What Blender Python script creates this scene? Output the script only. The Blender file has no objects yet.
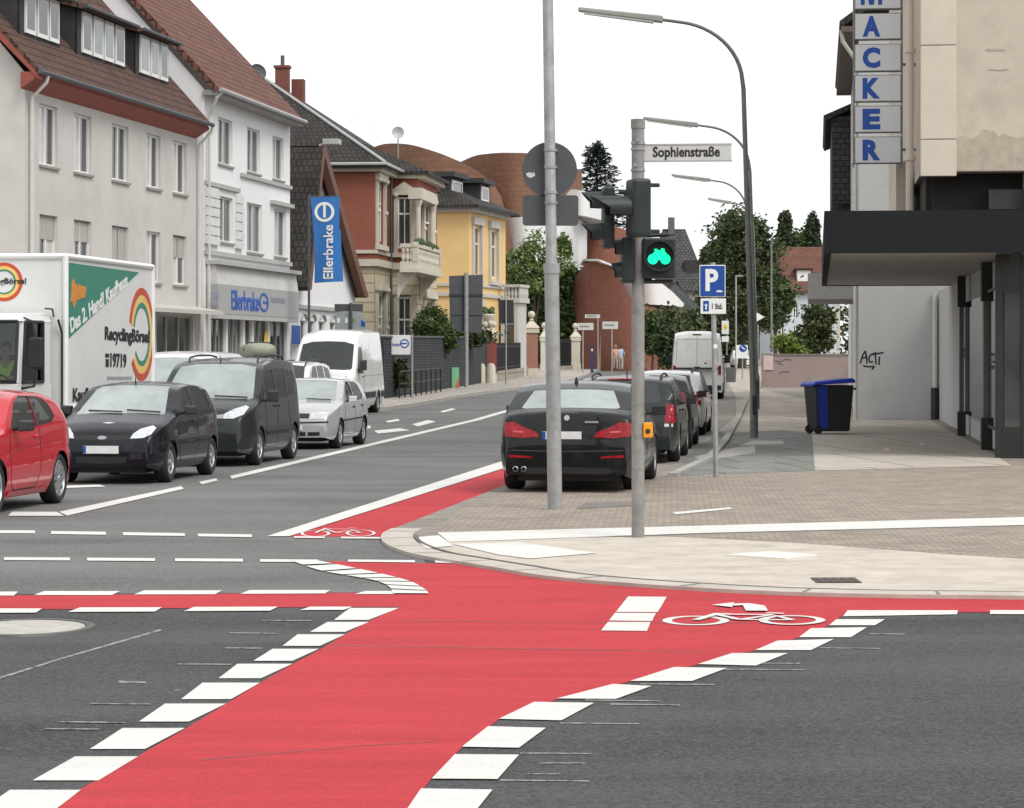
import bpy, bmesh, math, random
from mathutils import Vector, Matrix
from mathutils.bvhtree import BVHTree

random.seed(11)
SC = bpy.context.scene
COL = SC.collection
F = 2650.0      # focal length in pixels of the 1024 wide frame
CX, HY, EYE = 512.0, 355.0, 1.85


def rise(y):                      # the street climbs gently beyond 75 m
    if y < 75: return 0.0
    return 0.006 * (min(y, 215.0) - 75.0)


def P(px, py, z=0.0):             # survey: picture point of the ground -> metres
    d = 60.0
    for _ in range(40):
        d = 0.5 * d + 0.5 * min(400.0, (EYE - z - rise(d)) * F / max(py - HY, 1.0))
    return Vector(((px - CX) * d / F, d))


def at(px, py, d):
    return Vector(((px - CX) * d / F, d, EYE - (py - HY) * d / F))


# ---------------------------------------------------------------- materials
def lin(r, g, b):
    f = lambda c: (c / 255.0) / 12.92 if c <= 10 else (((c / 255.0) + 0.055) / 1.055) ** 2.4
    return (f(r), f(g), f(b))


def _new(name):
    m = bpy.data.materials.new(name)
    m.use_nodes = True
    nt = m.node_tree
    return m, nt, nt.nodes['Principled BSDF']


def N(nt, typ, **kw):
    n = nt.nodes.new(typ)
    for k, v in kw.items():
        if k in n.inputs: n.inputs[k].default_value = v
        else: setattr(n, k, v)
    return n


def mat(name, col, rough=0.6, metal=0.0, var=0.10, scale=4.0, bump=0.0, bscale=60.0, coat=0.0, spec=0.5, world=False,
        dirt=None, dscale=1.5, emit=None):
    m, nt, b = _new(name)
    tc = nt.nodes.new('ShaderNodeNewGeometry') if world else nt.nodes.new('ShaderNodeTexCoord')
    co = tc.outputs['Position'] if world else tc.outputs['Object']
    nz = N(nt, 'ShaderNodeTexNoise', Scale=scale, Detail=6.0, Roughness=0.65)
    nt.links.new(co, nz.inputs['Vector'])
    rp = nt.nodes.new('ShaderNodeValToRGB')
    rp.color_ramp.elements[0].position = 0.3; rp.color_ramp.elements[1].position = 0.7
    rp.color_ramp.elements[0].color = tuple(max(0, c * (1 - var)) for c in col) + (1,)
    rp.color_ramp.elements[1].color = tuple(min(1, c * (1 + var)) for c in col) + (1,)
    nt.links.new(nz.outputs['Fac'], rp.inputs['Fac'])
    out = rp.outputs['Color']
    if dirt:
        dn = N(nt, 'ShaderNodeTexNoise', Scale=dscale, Detail=8.0, Roughness=0.7)
        nt.links.new(co, dn.inputs['Vector'])
        dr = nt.nodes.new('ShaderNodeValToRGB')
        dr.color_ramp.elements[0].position = 0.52; dr.color_ramp.elements[1].position = 0.75
        nt.links.new(dn.outputs['Fac'], dr.inputs['Fac'])
        mx = nt.nodes.new('ShaderNodeMix'); mx.data_type = 'RGBA'
        nt.links.new(dr.outputs['Color'], mx.inputs['Factor'])
        nt.links.new(out, mx.inputs['A']); mx.inputs['B'].default_value = dirt + (1,)
        out = mx.outputs['Result']
    nt.links.new(out, b.inputs['Base Color'])
    b.inputs['Roughness'].default_value = rough
    b.inputs['Metallic'].default_value = metal
    b.inputs['Specular IOR Level'].default_value = spec
    b.inputs['Coat Weight'].default_value = coat
    b.inputs['Coat Roughness'].default_value = 0.03
    if emit:
        b.inputs['Emission Color'].default_value = emit[0] + (1,)
        b.inputs['Emission Strength'].default_value = emit[1]
    if bump:
        bn = N(nt, 'ShaderNodeTexNoise', Scale=bscale, Detail=4.0)
        nt.links.new(co, bn.inputs['Vector'])
        bp = N(nt, 'ShaderNodeBump', Strength=bump, Distance=0.02)
        nt.links.new(bn.outputs['Fac'], bp.inputs['Height'])
        nt.links.new(bp.outputs['Normal'], b.inputs['Normal'])
    return m


def brick_mat(name, c1, c2, mortar, bw, bh, msize, rough=0.85, bump=0.4, offset=0.5, world=False, rot=0.0, var=0.25, patch=None):
    """bricks, pavers and roof tiles; metres of the UV map (or of the ground)"""
    m, nt, b = _new(name)
    mp = nt.nodes.new('ShaderNodeMapping')
    mp.inputs['Rotation'].default_value = (0, 0, rot)
    if world:
        ge = nt.nodes.new('ShaderNodeNewGeometry'); nt.links.new(ge.outputs['Position'], mp.inputs['Vector'])
    else:
        tc = nt.nodes.new('ShaderNodeTexCoord'); nt.links.new(tc.outputs['UV'], mp.inputs['Vector'])
    bt = nt.nodes.new('ShaderNodeTexBrick')
    bt.offset = offset
    bt.inputs['Scale'].default_value = 1.0
    bt.inputs['Brick Width'].default_value = bw
    bt.inputs['Row Height'].default_value = bh
    bt.inputs['Mortar Size'].default_value = msize
    bt.inputs['Mortar Smooth'].default_value = 0.3
    bt.inputs['Bias'].default_value = 0.0
    bt.inputs['Color1'].default_value = c1 + (1,)
    bt.inputs['Color2'].default_value = c2 + (1,)
    bt.inputs['Mortar'].default_value = mortar + (1,)
    nt.links.new(mp.outputs['Vector'], bt.inputs['Vector'])
    nz = N(nt, 'ShaderNodeTexNoise', Scale=1.3, Detail=8.0, Roughness=0.7)
    nt.links.new(mp.outputs['Vector'], nz.inputs['Vector'])
    rp = nt.nodes.new('ShaderNodeValToRGB')
    rp.color_ramp.elements[0].position = 0.3; rp.color_ramp.elements[1].position = 0.7
    rp.color_ramp.elements[0].color = (1 - var,) * 3 + (1,); rp.color_ramp.elements[1].color = (1 + var,) * 3 + (1,)
    nt.links.new(nz.outputs['Fac'], rp.inputs['Fac'])
    mx = nt.nodes.new('ShaderNodeMix'); mx.data_type = 'RGBA'; mx.blend_type = 'MULTIPLY'; mx.inputs['Factor'].default_value = 1
    nt.links.new(bt.outputs['Color'], mx.inputs['A']); nt.links.new(rp.outputs['Color'], mx.inputs['B'])
    nt.links.new(mx.outputs['Result'], b.inputs['Base Color'])
    bp = N(nt, 'ShaderNodeBump', Strength=bump, Distance=0.02); bp.invert = True
    nt.links.new(bt.outputs['Fac'], bp.inputs['Height'])
    nt.links.new(bp.outputs['Normal'], b.inputs['Normal'])
    b.inputs['Roughness'].default_value = rough
    b.inputs['Specular IOR Level'].default_value = 0.3
    return m


def asphalt_mat(name, base, spread=0.35, warm=(1, 1, 1)):
    m, nt, b = _new(name)
    ge = nt.nodes.new('ShaderNodeNewGeometry')
    big = N(nt, 'ShaderNodeTexNoise', Scale=0.35, Detail=7.0, Roughness=0.6)
    mid = N(nt, 'ShaderNodeTexNoise', Scale=16.0, Detail=8.0, Roughness=0.85)
    fin = N(nt, 'ShaderNodeTexVoronoi', Scale=55.0)
    # long stretched streaks along the direction of travel of the cross street
    mp = nt.nodes.new('ShaderNodeMapping'); mp.inputs['Scale'].default_value = (0.10, 0.9, 1)
    nt.links.new(ge.outputs['Position'], mp.inputs['Vector'])
    st = N(nt, 'ShaderNodeTexNoise', Scale=1.0, Detail=5.0, Roughness=0.6)
    nt.links.new(mp.outputs['Vector'], st.inputs['Vector'])
    for n in (big, mid, fin): nt.links.new(ge.outputs['Position'], n.inputs['Vector'])
    def madd(a, fa, c):
        x = N(nt, 'ShaderNodeMath', operation='MULTIPLY_ADD'); nt.links.new(a, x.inputs[0]); x.inputs[1].default_value = fa
        if isinstance(c, float): x.inputs[2].default_value = c
        else: nt.links.new(c, x.inputs[2])
        return x.outputs[0]
    s = madd(big.outputs['Fac'], 1.3, -2.45)
    s = madd(mid.outputs['Fac'], 2.3, s)
    s = madd(st.outputs['Fac'], 1.4, s)
    s = madd(fin.outputs['Distance'], 1.2, s)
    rp = nt.nodes.new('ShaderNodeValToRGB')
    rp.color_ramp.elements[0].position = 0.0; rp.color_ramp.elements[1].position = 1.0
    rp.color_ramp.elements[0].color = tuple(base * (1 - spread) * w for w in warm) + (1,)
    rp.color_ramp.elements[1].color = tuple(base * (1 + spread * 1.4) * w for w in warm) + (1,)
    nt.links.new(s, rp.inputs['Fac'])
    nt.links.new(rp.outputs['Color'], b.inputs['Base Color'])
    bp = N(nt, 'ShaderNodeBump', Strength=0.5, Distance=0.01)
    nt.links.new(fin.outputs['Distance'], bp.inputs['Height'])
    nt.links.new(bp.outputs['Normal'], b.inputs['Normal'])
    b.inputs['Roughness'].default_value = 0.85
    b.inputs['Specular IOR Level'].default_value = 0.25
    return m


def paint_mat(name, col, wear, wear_amt=0.62, rough=0.7):
    """road paint with worn flecks where the ground shows through"""
    m, nt, b = _new(name)
    ge = nt.nodes.new('ShaderNodeNewGeometry')
    nz = N(nt, 'ShaderNodeTexNoise', Scale=14.0, Detail=9.0, Roughness=0.8)
    n2 = N(nt, 'ShaderNodeTexNoise', Scale=0.9, Detail=9.0, Roughness=0.8)
    mp = nt.nodes.new('ShaderNodeMapping'); mp.inputs['Scale'].default_value = (0.25, 2.2, 1)
    nt.links.new(ge.outputs['Position'], mp.inputs['Vector'])
    nt.links.new(ge.outputs['Position'], nz.inputs['Vector']); nt.links.new(mp.outputs['Vector'], n2.inputs['Vector'])
    r1 = nt.nodes.new('ShaderNodeValToRGB')
    r1.color_ramp.elements[0].position = 0.36; r1.color_ramp.elements[1].position = 0.62
    r1.color_ramp.elements[0].color = tuple(c * (0.60 if col[1] < .3 else .84) for c in col) + (1,)
    r1.color_ramp.elements[1].color = tuple(min(1, c * 1.12) for c in col) + (1,)
    n3 = N(nt, 'ShaderNodeTexNoise', Scale=38.0, Detail=6.0, Roughness=0.8); nt.links.new(ge.outputs['Position'], n3.inputs['Vector'])
    av = N(nt, 'ShaderNodeMix'); av.inputs['Factor'].default_value = 0.5
    nt.links.new(n2.outputs['Fac'], av.inputs['A']); nt.links.new(n3.outputs['Fac'], av.inputs['B'])
    nt.links.new(av.outputs['Result'], r1.inputs['Fac'])
    r2 = nt.nodes.new('ShaderNodeValToRGB')
    r2.color_ramp.elements[0].position = wear_amt; r2.color_ramp.elements[1].position = wear_amt + 0.12
    nt.links.new(nz.outputs['Fac'], r2.inputs['Fac'])
    mx = nt.nodes.new('ShaderNodeMix'); mx.data_type = 'RGBA'
    nt.links.new(r2.outputs['Color'], mx.inputs['Factor']); nt.links.new(r1.outputs['Color'], mx.inputs['A'])
    mx.inputs['B'].default_value = wear + (1,)
    nt.links.new(mx.outputs['Result'], b.inputs['Base Color'])
    bp = N(nt, 'ShaderNodeBump', Strength=0.25, Distance=0.01)
    nt.links.new(nz.outputs['Fac'], bp.inputs['Height']); nt.links.new(bp.outputs['Normal'], b.inputs['Normal'])
    b.inputs['Roughness'].default_value = rough
    b.inputs['Specular IOR Level'].default_value = 0.06
    return m


def glass_mat(name, col=(0.02, 0.025, 0.027), rough=0.04, spec=0.8):
    m = mat(name, col, rough=rough, var=0.3, scale=0.9, spec=spec)
    b = m.node_tree.nodes['Principled BSDF']
    b.inputs['IOR'].default_value = 1.6
    return m


def clear_glass_mat(name):
    m, nt, b = _new(name)
    nt.nodes.remove(b)
    out = nt.nodes['Material Output']
    t = nt.nodes.new('ShaderNodeBsdfTransparent'); t.inputs['Color'].default_value = (0.75, 0.8, 0.8, 1)
    gl = nt.nodes.new('ShaderNodeBsdfGlossy'); gl.inputs['Roughness'].default_value = 0.02
    fr = nt.nodes.new('ShaderNodeFresnel'); fr.inputs['IOR'].default_value = 1.5
    mx = nt.nodes.new('ShaderNodeMixShader')
    nt.links.new(fr.outputs[0], mx.inputs[0]); nt.links.new(t.outputs[0], mx.inputs[1]); nt.links.new(gl.outputs[0], mx.inputs[2])
    nt.links.new(mx.outputs[0], out.inputs['Surface'])
    return m


def leaf_mat(name, dark, light, scale=0.7):
    m, nt, b = _new(name)
    tc = nt.nodes.new('ShaderNodeTexCoord')
    nz = N(nt, 'ShaderNodeTexNoise', Scale=scale, Detail=5.0, Roughness=0.7)
    nt.links.new(tc.outputs['Object'], nz.inputs['Vector'])
    rp = nt.nodes.new('ShaderNodeValToRGB')
    rp.color_ramp.elements[0].position = 0.35; rp.color_ramp.elements[1].position = 0.68
    rp.color_ramp.elements[0].color = dark + (1,); rp.color_ramp.elements[1].color = light + (1,)
    nt.links.new(nz.outputs['Fac'], rp.inputs['Fac'])
    nt.links.new(rp.outputs['Color'], b.inputs['Base Color'])
    b.inputs['Roughness'].default_value = 0.7
    b.inputs['Specular IOR Level'].default_value = 0.25
    return m


# ---------------------------------------------------------------- mesh helpers
class MB:
    def __init__(s):
        s.bm = bmesh.new(); s.mats = []; s.cur = 0

    def use(s, m):
        if m not in s.mats: s.mats.append(m)
        s.cur = s.mats.index(m); return s

    def face(s, pts):
        vs = [s.bm.verts.new(p) for p in pts]
        f = s.bm.faces.new(vs); f.material_index = s.cur
        return f

    def _addbm(s, verts, faces):
        vs = [s.bm.verts.new(v) for v in verts]
        for f in faces:
            try:
                ff = s.bm.faces.new([vs[i] for i in f]); ff.material_index = s.cur
            except ValueError:
                pass
        return vs

    def box(s, x0, x1, y0, y1, z0, z1, M=None):
        v = [Vector((x, y, z)) for z in (z0, z1) for y in (y0, y1) for x in (x0, x1)]
        if M is not None: v = [M @ p for p in v]
        s._addbm(v, [(0, 2, 3, 1), (4, 5, 7, 6), (0, 1, 5, 4), (2, 6, 7, 3), (0, 4, 6, 2), (1, 3, 7, 5)])
        return s

    def hexa(s, lo, hi):           # two quads of points
        s._addbm(list(lo) + list(hi), [(3, 2, 1, 0), (4, 5, 6, 7), (0, 1, 5, 4), (1, 2, 6, 5), (2, 3, 7, 6), (3, 0, 4, 7)])
        return s

    def prism(s, pts, vec):        # planar polygon pushed along vec
        n = len(pts); vec = Vector(vec)
        a = [Vector(p) for p in pts]
        s._addbm(a + [p + vec for p in a], [tuple(range(n))[::-1], tuple(range(n, 2 * n))] +
                 [(i, (i + 1) % n, n + (i + 1) % n, n + i) for i in range(n)])
        return s

    def slab(s, quad, th):
        q = [Vector(p) for p in quad]
        nrm = (q[1] - q[0]).cross(q[-1] - q[0]).normalized()
        return s.prism(q, nrm * -th)

    def tube(s, pts, r, n=8, caps=True):
        pts = [Vector(p) for p in pts]
        rs = r if isinstance(r, (list, tuple)) else [r] * len(pts)
        rings = []; prev = None
        for i, p in enumerate(pts):
            a = pts[max(0, i - 1)]; b = pts[min(len(pts) - 1, i + 1)]
            t = (b - a).normalized()
            if prev is None:
                u = t.cross(Vector((0, 1, 0)) if abs(t.y) < 0.9 else Vector((1, 0, 0))).normalized()
            else:
                u = (prev - t * prev.dot(t)).normalized()
            prev = u; v = t.cross(u)
            rings.append([p + (u * math.cos(k * 2 * math.pi / n) + v * math.sin(k * 2 * math.pi / n)) * rs[i] for k in range(n)])
        vs = [q for ring in rings for q in ring]; fs = []
        for i in range(len(pts) - 1):
            for k in range(n):
                fs.append((i * n + k, i * n + (k + 1) % n, (i + 1) * n + (k + 1) % n, (i + 1) * n + k))
        if caps:
            fs.append(tuple(range(n))[::-1]); fs.append(tuple((len(pts) - 1) * n + k for k in range(n)))
        s._addbm(vs, fs)
        return s

    def lathe(s, prof, n=24, M=None, closed=False):    # prof (r, h) about the local z axis
        vs = []; m = len(prof)
        for k in range(n):
            a = 2 * math.pi * k / n
            for r, h in prof:
                p = Vector((r * math.cos(a), r * math.sin(a), h))
                vs.append(M @ p if M is not None else p)
        fs = []
        for k in range(n):
            k2 = (k + 1) % n
            for i in range(m - (0 if closed else 1)):
                j = (i + 1) % m
                fs.append((k * m + i, k2 * m + i, k2 * m + j, k * m + j))
        s._addbm(vs, fs)
        return s

    def ball(s, c, r, sx=1, sy=1, sz=1, n=10):
        prof = [(max(1e-4, math.sin(math.pi * i / n)) * r, -math.cos(math.pi * i / n) * r) for i in range(n + 1)]
        return s.lathe(prof, n + 4, Matrix.Translation(Vector(c)) @ Matrix.Diagonal((sx, sy, sz, 1)))

    def build(s, name, m=None, parent=None, smooth=False, bevel=0.0, uv=False, angle=35, seg=2):
        bm = s.bm
        bmesh.ops.remove_doubles(bm, verts=bm.verts, dist=1e-5)
        bmesh.ops.recalc_face_normals(bm, faces=bm.faces)
        me = bpy.data.meshes.new(name)
        if uv:
            lay = bm.loops.layers.uv.new('UVMap')
            for f in bm.faces:
                n = f.normal
                u = Vector((0, 0, 1)).cross(n)
                u = Vector((1, 0, 0)) if u.length < 1e-3 else u.normalized()
                v = n.cross(u)
                for l in f.loops: l[lay].uv = (l.vert.co.dot(u), l.vert.co.dot(v))
        bm.to_mesh(me); bm.free()
        for x in (s.mats or [m]): me.materials.append(x)
        if smooth:
            for p in me.polygons: p.use_smooth = True
            me.set_sharp_from_angle(angle=math.radians(angle))
        o = bpy.data.objects.new(name, me); COL.objects.link(o)
        if parent is not None: o.parent = parent
        if bevel:
            md = o.modifiers.new('bevel', 'BEVEL'); md.width = bevel; md.segments = seg
            md.limit_method = 'ANGLE'; md.angle_limit = math.radians(40); md.harden_normals = False
        return o


def tag(o, label=None, cat=None, group=None, kind=None):
    if label: o['label'] = label
    if cat: o['category'] = cat
    if group: o['group'] = group
    if kind: o['kind'] = kind
    return o


def thing(name, label, cat, loc=(0, 0, 0), rotz=0.0, group=None):
    o = bpy.data.objects.new(name, None); COL.objects.link(o)
    o.empty_display_size = 0.3
    o.location = loc; o.rotation_euler = (0, 0, rotz)
    return tag(o, label, cat, group)


def dup(root, loc, rotz, label, group=None, scale=None):
    r = root.copy(); COL.objects.link(r); r.location = loc; r.rotation_euler = (0, 0, rotz)
    r['label'] = label
    if scale: r.scale = scale
    if group: r['group'] = group
    for ch in list(root.children):
        c = ch.copy(); COL.objects.link(c); c.parent = r
        for gch in ch.children:
            e = gch.copy(); COL.objects.link(e); e.parent = c
    return r


def text(s, w, h, m, name, parent, M, extr=0.004, bold=0.0, keep=False):
    """writing as thin raised letters; M maps the xy plane of the text (origin at its centre) into the parent's space"""
    cu = bpy.data.curves.new('lettering', 'FONT')
    cu.body = s; cu.size = 1.0; cu.extrude = extr; cu.offset = bold; cu.resolution_u = 3
    cu.align_x = 'LEFT'
    o = bpy.data.objects.new('lettering', cu); COL.objects.link(o)
    dg = bpy.context.evaluated_depsgraph_get()
    me = bpy.data.meshes.new_from_object(o.evaluated_get(dg))
    bpy.data.objects.remove(o); bpy.data.curves.remove(cu)
    xs = [v.co.x for v in me.vertices]; ys = [v.co.y for v in me.vertices]
    x0, x1, y0, y1 = min(xs), max(xs), min(ys), max(ys)
    sx = w / (x1 - x0); sy = h / (y1 - y0)
    for v in me.vertices:
        v.co = M @ Vector(((v.co.x - (x0 + x1) / 2) * sx, (v.co.y - (y0 + y1) / 2) * sy, v.co.z))
    me.materials.clear(); me.materials.append(m)
    ob = bpy.data.objects.new(name, me); COL.objects.link(ob); ob.parent = parent
    return ob


def frame_M(o, ex, ey):        # matrix with given origin and x, y axes
    ex = Vector(ex).normalized(); ey = Vector(ey).normalized(); ez = ex.cross(ey)
    return Matrix(((ex.x, ey.x, ez.x, o[0]), (ex.y, ey.y, ez.y, o[1]), (ex.z, ey.z, ez.z, o[2]), (0, 0, 0, 1)))


# ---------------------------------------------------------------- palette
M = {}
M['white_paint'] = paint_mat('white_road_paint', (0.63, 0.62, 0.59), (0.34, 0.33, 0.31), 0.585)
M['worn_paint'] = paint_mat('worn_road_paint', (0.34, 0.34, 0.33), (0.09, 0.09, 0.09), 0.46)
M['red_coat'] = paint_mat('red_road_coating', (0.495, 0.050, 0.060), (0.25, 0.045, 0.047), 0.55)
M['asphalt'] = asphalt_mat('asphalt', 0.048, 0.55, (1, 1, 1.02))
M['old_asphalt'] = asphalt_mat('older_asphalt', 0.118, 0.36, (1.0, 1.0, .97))
M['earth'] = asphalt_mat('town_ground', 0.16, 0.3, (1, 0.95, 0.85))
M['galv'] = mat('galvanised_steel', (0.34, 0.35, 0.35), 0.55, 0.35, 0.18, 7, 0.06, 40, dirt=(0.22, 0.22, 0.21), dscale=5)
M['sign_back'] = mat('grey_sign_back', (0.075, 0.082, 0.09), 0.6, 0.1, 0.12, 3)
M['white_enamel'] = mat('white_enamel', (0.78, 0.78, 0.77), 0.4, 0, 0.03)
M['black'] = mat('black_plastic', (0.018, 0.019, 0.02), 0.5, 0, 0.2)
M['rubber'] = mat('tyre_rubber', (0.022, 0.022, 0.023), 0.85, 0, 0.2, 12)
M['signal_green'] = mat('dark_green_signal_housing', (0.014, 0.024, 0.023), 0.55, 0, 0.15)
M['blue_sign'] = mat('blue_sign_face', lin(6, 70, 150), 0.5, 0, 0.04)
M['blue_print'] = mat('blue_lettering', lin(20, 78, 168), 0.5, 0, 0.05)
M['ink'] = mat('black_lettering', (0.015, 0.015, 0.017), 0.6, 0, 0.1)
M['trim'] = mat('black_car_trim', (0.012, 0.012, 0.013), 0.45, 0, 0.2)
def car_glass_mat(name, col, see):
    m = glass_mat(name, col, 0.14, 0.9); nt = m.node_tree
    t = nt.nodes.new('ShaderNodeBsdfTransparent'); t.inputs['Color'].default_value = (0.80, 0.86, 0.84, 1)
    mx = nt.nodes.new('ShaderNodeMixShader'); mx.inputs[0].default_value = see
    nt.links.new(nt.nodes['Principled BSDF'].outputs[0], mx.inputs[1]); nt.links.new(t.outputs[0], mx.inputs[2])
    nt.links.new(mx.outputs[0], nt.nodes['Material Output'].inputs['Surface'])
    return m
M['glass'] = car_glass_mat('tinted_car_glass', (0.04, 0.047, 0.048), 0.45)
M['sky_painted_glass'] = car_glass_mat('windscreen_glass_sky_painted', (0.42, 0.475, 0.46), 0.24)  # pale base colour paints in the bright sky mirrored by the glass
M['house_glass'] = glass_mat('house_window_glass', (0.035, 0.04, 0.045), 0.06)
M['clear'] = clear_glass_mat('clear_windscreen')
M['chrome'] = mat('chrome', (0.42, 0.43, 0.44), 0.25, 1.0, 0.04)
M['alloy'] = mat('silver_alloy', (0.42, 0.43, 0.44), 0.35, 0.8, 0.08)
M['lamp_glass'] = mat('headlamp_glass', (0.62, 0.64, 0.65), 0.12, 0.35, 0.25, 14, coat=1)
M['tail_red'] = mat('red_tail_lamp', (0.27, 0.008, 0.014), 0.2, 0, 0.5, 12, coat=.4, spec=.2)
M['amber'] = mat('amber_lamp', (0.75, 0.30, 0.03), 0.3, 0, 0.1, 9, coat=0.5)
M['plate'] = mat('number_plate', (0.66, 0.66, 0.65), 0.5, 0, 0.10, 9)
M['frame_white'] = mat('white_window_frame', (0.76, 0.76, 0.74), 0.5, 0, 0.04)
M['zinc'] = mat('zinc_gutter', (0.42, 0.43, 0.42), 0.5, 0.3, 0.12)
M['white_pipe'] = mat('pale_downpipe', (0.62, 0.61, 0.58), 0.5, 0, 0.08)
M['bark'] = mat('bark', (0.07, 0.055, 0.04), 0.9, 0, 0.3, 6, 0.5, 20)
# ================================================================ setting: ground, road, pavements, markings
def sheet(name, polys, m, dz, kind='structure', mats=None, thick=0.0):
    """flat polygons of the ground, bent where the street starts to climb"""
    bm = bmesh.new()
    step = 0.00012 if len(polys) > 3 and not thick else 0.0      # overlapping strokes never share a plane
    for i, poly in enumerate(polys):
        vs = [bm.verts.new((p[0], p[1], i * step)) for p in poly]
        bm.faces.new(vs)
    for yb in (75.0, 215.0):
        bmesh.ops.bisect_plane(bm, geom=bm.verts[:] + bm.edges[:] + bm.faces[:], plane_co=(0, yb, 0), plane_no=(0, 1, 0))
    for f in bm.faces:
        if f.normal.z < 0: f.normal_flip()
    if thick:
        r = bmesh.ops.extrude_face_region(bm, geom=bm.faces[:])
        for v in [x for x in r['geom'] if isinstance(x, bmesh.types.BMVert)]: v.co.z += 1.0
        for v in bm.verts: v.co.z = rise(v.co.y) + (dz if v.co.z > 0.5 else dz - thick)
        bmesh.ops.recalc_face_normals(bm, faces=bm.faces)
    else:
        for v in bm.verts: v.co.z += rise(v.co.y) + dz
    me = bpy.data.meshes.new(name); bm.to_mesh(me); bm.free()
    me.materials.append(m)
    o = bpy.data.objects.new(name, me); COL.objects.link(o)
    if kind: o['kind'] = kind
    return o


def px(pts, z=0.0):
    return [P(x, y, z) for x, y in pts]


def offset_line(pts, a, b):
    """ribbon between offsets a and b (metres, + = left of travel) of a polyline"""
    L, R = [], []
    for i, p in enumerate(pts):
        t = (pts[min(i + 1, len(pts) - 1)] - pts[max(i - 1, 0)]).normalized()
        n = Vector((-t.y, t.x))
        L.append(p + n * a); R.append(p + n * b)
    return [[L[i], L[i + 1], R[i + 1], R[i]] for i in range(len(pts) - 1)]


def smooth_poly(pts, sub=6):       # Catmull-Rom through ground points
    out = []
    n = len(pts)
    for i in range(n - 1):
        p0, p1, p2, p3 = pts[max(i - 1, 0)], pts[i], pts[i + 1], pts[min(i + 2, n - 1)]
        for k in range(sub):
            t = k / sub
            out.append(0.5 * ((2 * p1) + (p2 - p0) * t + (2 * p0 - 5 * p1 + 4 * p2 - p3) * t * t + (3 * p1 - p0 - 3 * p2 + p3) * t ** 3))
    out.append(pts[-1])
    return out


V2 = lambda x, y: Vector((x, y))
sheet('ground', [[V2(-900, -40), V2(900, -40), V2(900, 1800), V2(-900, 1800)]], M['earth'], -0.02)
sheet('road', [[V2(-120, -6), V2(120, -6), V2(120, 33), V2(30, 90), V2(30, 420), V2(-16, 420), V2(-16, 60), V2(-120, 46)]], M['asphalt'], 0.0)
# older, paler asphalt further up the street
sheet('road_upper', [[V2(-120, 21.6), P(-500, 598), P(0, 594.3), P(400, 592.5), V2(-.6, 21.0), V2(-1.0, 27.0), V2(2.2, 47), V2(7.6, 103), V2(18, 215), V2(18, 420), V2(-15, 420), V2(-15, 60), V2(-120, 46)]], M['old_asphalt'], 0.002)

PZ = 0.03      # right-hand pavement level (kerb dropped at the corner)
kerb_px = [(1400, 607), (1024, 600), (887, 598.3), (765, 595), (644, 588), (552, 580), (500, 571.5), (455, 564), (415, 557), (390, 548),
           (383, 540), (390, 533), (420, 521), (460, 505), (503, 488)]
kerb = smooth_poly(px(kerb_px))
u_st = V2(0.118, 1.0).normalized()
kerb_up = kerb + [V2(1.9, 48), V2(6.9, 98), V2(12.5, 180), V2(17, 240), V2(17, 420)]
pave_mat = mat('pale_concrete_paving', (0.50, 0.45, 0.385), 0.85, 0, 0.16, 2.2, 0.2, 50, world=True, dirt=(0.34, 0.30, 0.255), dscale=1.4, spec=0.25)
brick_pave = brick_mat('grey_red_pavers', (0.250, 0.213, 0.174), (0.325, 0.276, 0.227), (0.20, 0.172, 0.142), 0.16, 0.16, 0.010, world=True, rot=0.06, bump=0.5, var=0.18, offset=0.5)
slab_green = brick_mat('grey_green_slabs', (0.150, 0.162, 0.145), (0.205, 0.21, 0.19), (0.10, 0.10, 0.09), 1.1, 2.6, 0.03, world=True, rot=-0.11, bump=0.3, var=0.2)
slab_light = brick_mat('light_slabs', (0.385, 0.345, 0.30), (0.44, 0.40, 0.345), (0.20, 0.175, 0.15), 1.6, 6.0, 0.03, world=True, rot=-0.11, bump=0.3, var=0.14)
slab_sand = brick_mat('sandy_slabs', (0.42, 0.37, 0.31), (0.33, 0.29, 0.245), (0.24, 0.21, 0.17), 0.9, 2.2, 0.02, world=True, rot=-0.11, bump=0.3, var=0.25)
gutter_mat = mat('grey_gutter_concrete', (0.25, 0.225, 0.195), 0.85, 0, 0.25, 2.2, 0.2, 40, world=True, dirt=(0.14, 0.125, 0.105), dscale=1.6, spec=0.25)

pav = kerb_up + [V2(140, 420), V2(140, 20)]
sheet('pavement', [pav], gutter_mat, PZ, thick=0.3)
# kerb stones along the corner
sheet('kerb', offset_line(kerb[:68], 0.02, -0.30), mat('kerb_stone', (0.46, 0.42, 0.37), 0.85, 0, 0.15, 3, 0.2, 30, world=True, spec=0.25), PZ + 0.004, thick=0.2)
sheet('kerb_joint', offset_line(kerb[6:62], -0.31, -0.35), mat('dark_joint', (0.12, 0.11, 0.10), 0.9, world=True), PZ + 0.005)
pz = lambda pts: px(pts, PZ)
# joints between the kerb stones
kj, acc = [], 0.0
for a, b in zip(kerb[:67], kerb[1:68]):
    acc += (b - a).length
    if acc > 0.95:
        acc = 0.0; t_ = (b - a).normalized(); n_ = Vector((-t_.y, t_.x)); kj.append([b + n_ * .0, b + n_ * .0 + t_ * .025, b - n_ * .30 + t_ * .025, b - n_ * .30])
sheet('kerb_joint', kj, mat('kerb_joint_mortar', (0.20, 0.18, 0.155), 0.9, world=True), PZ + 0.0065)
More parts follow.
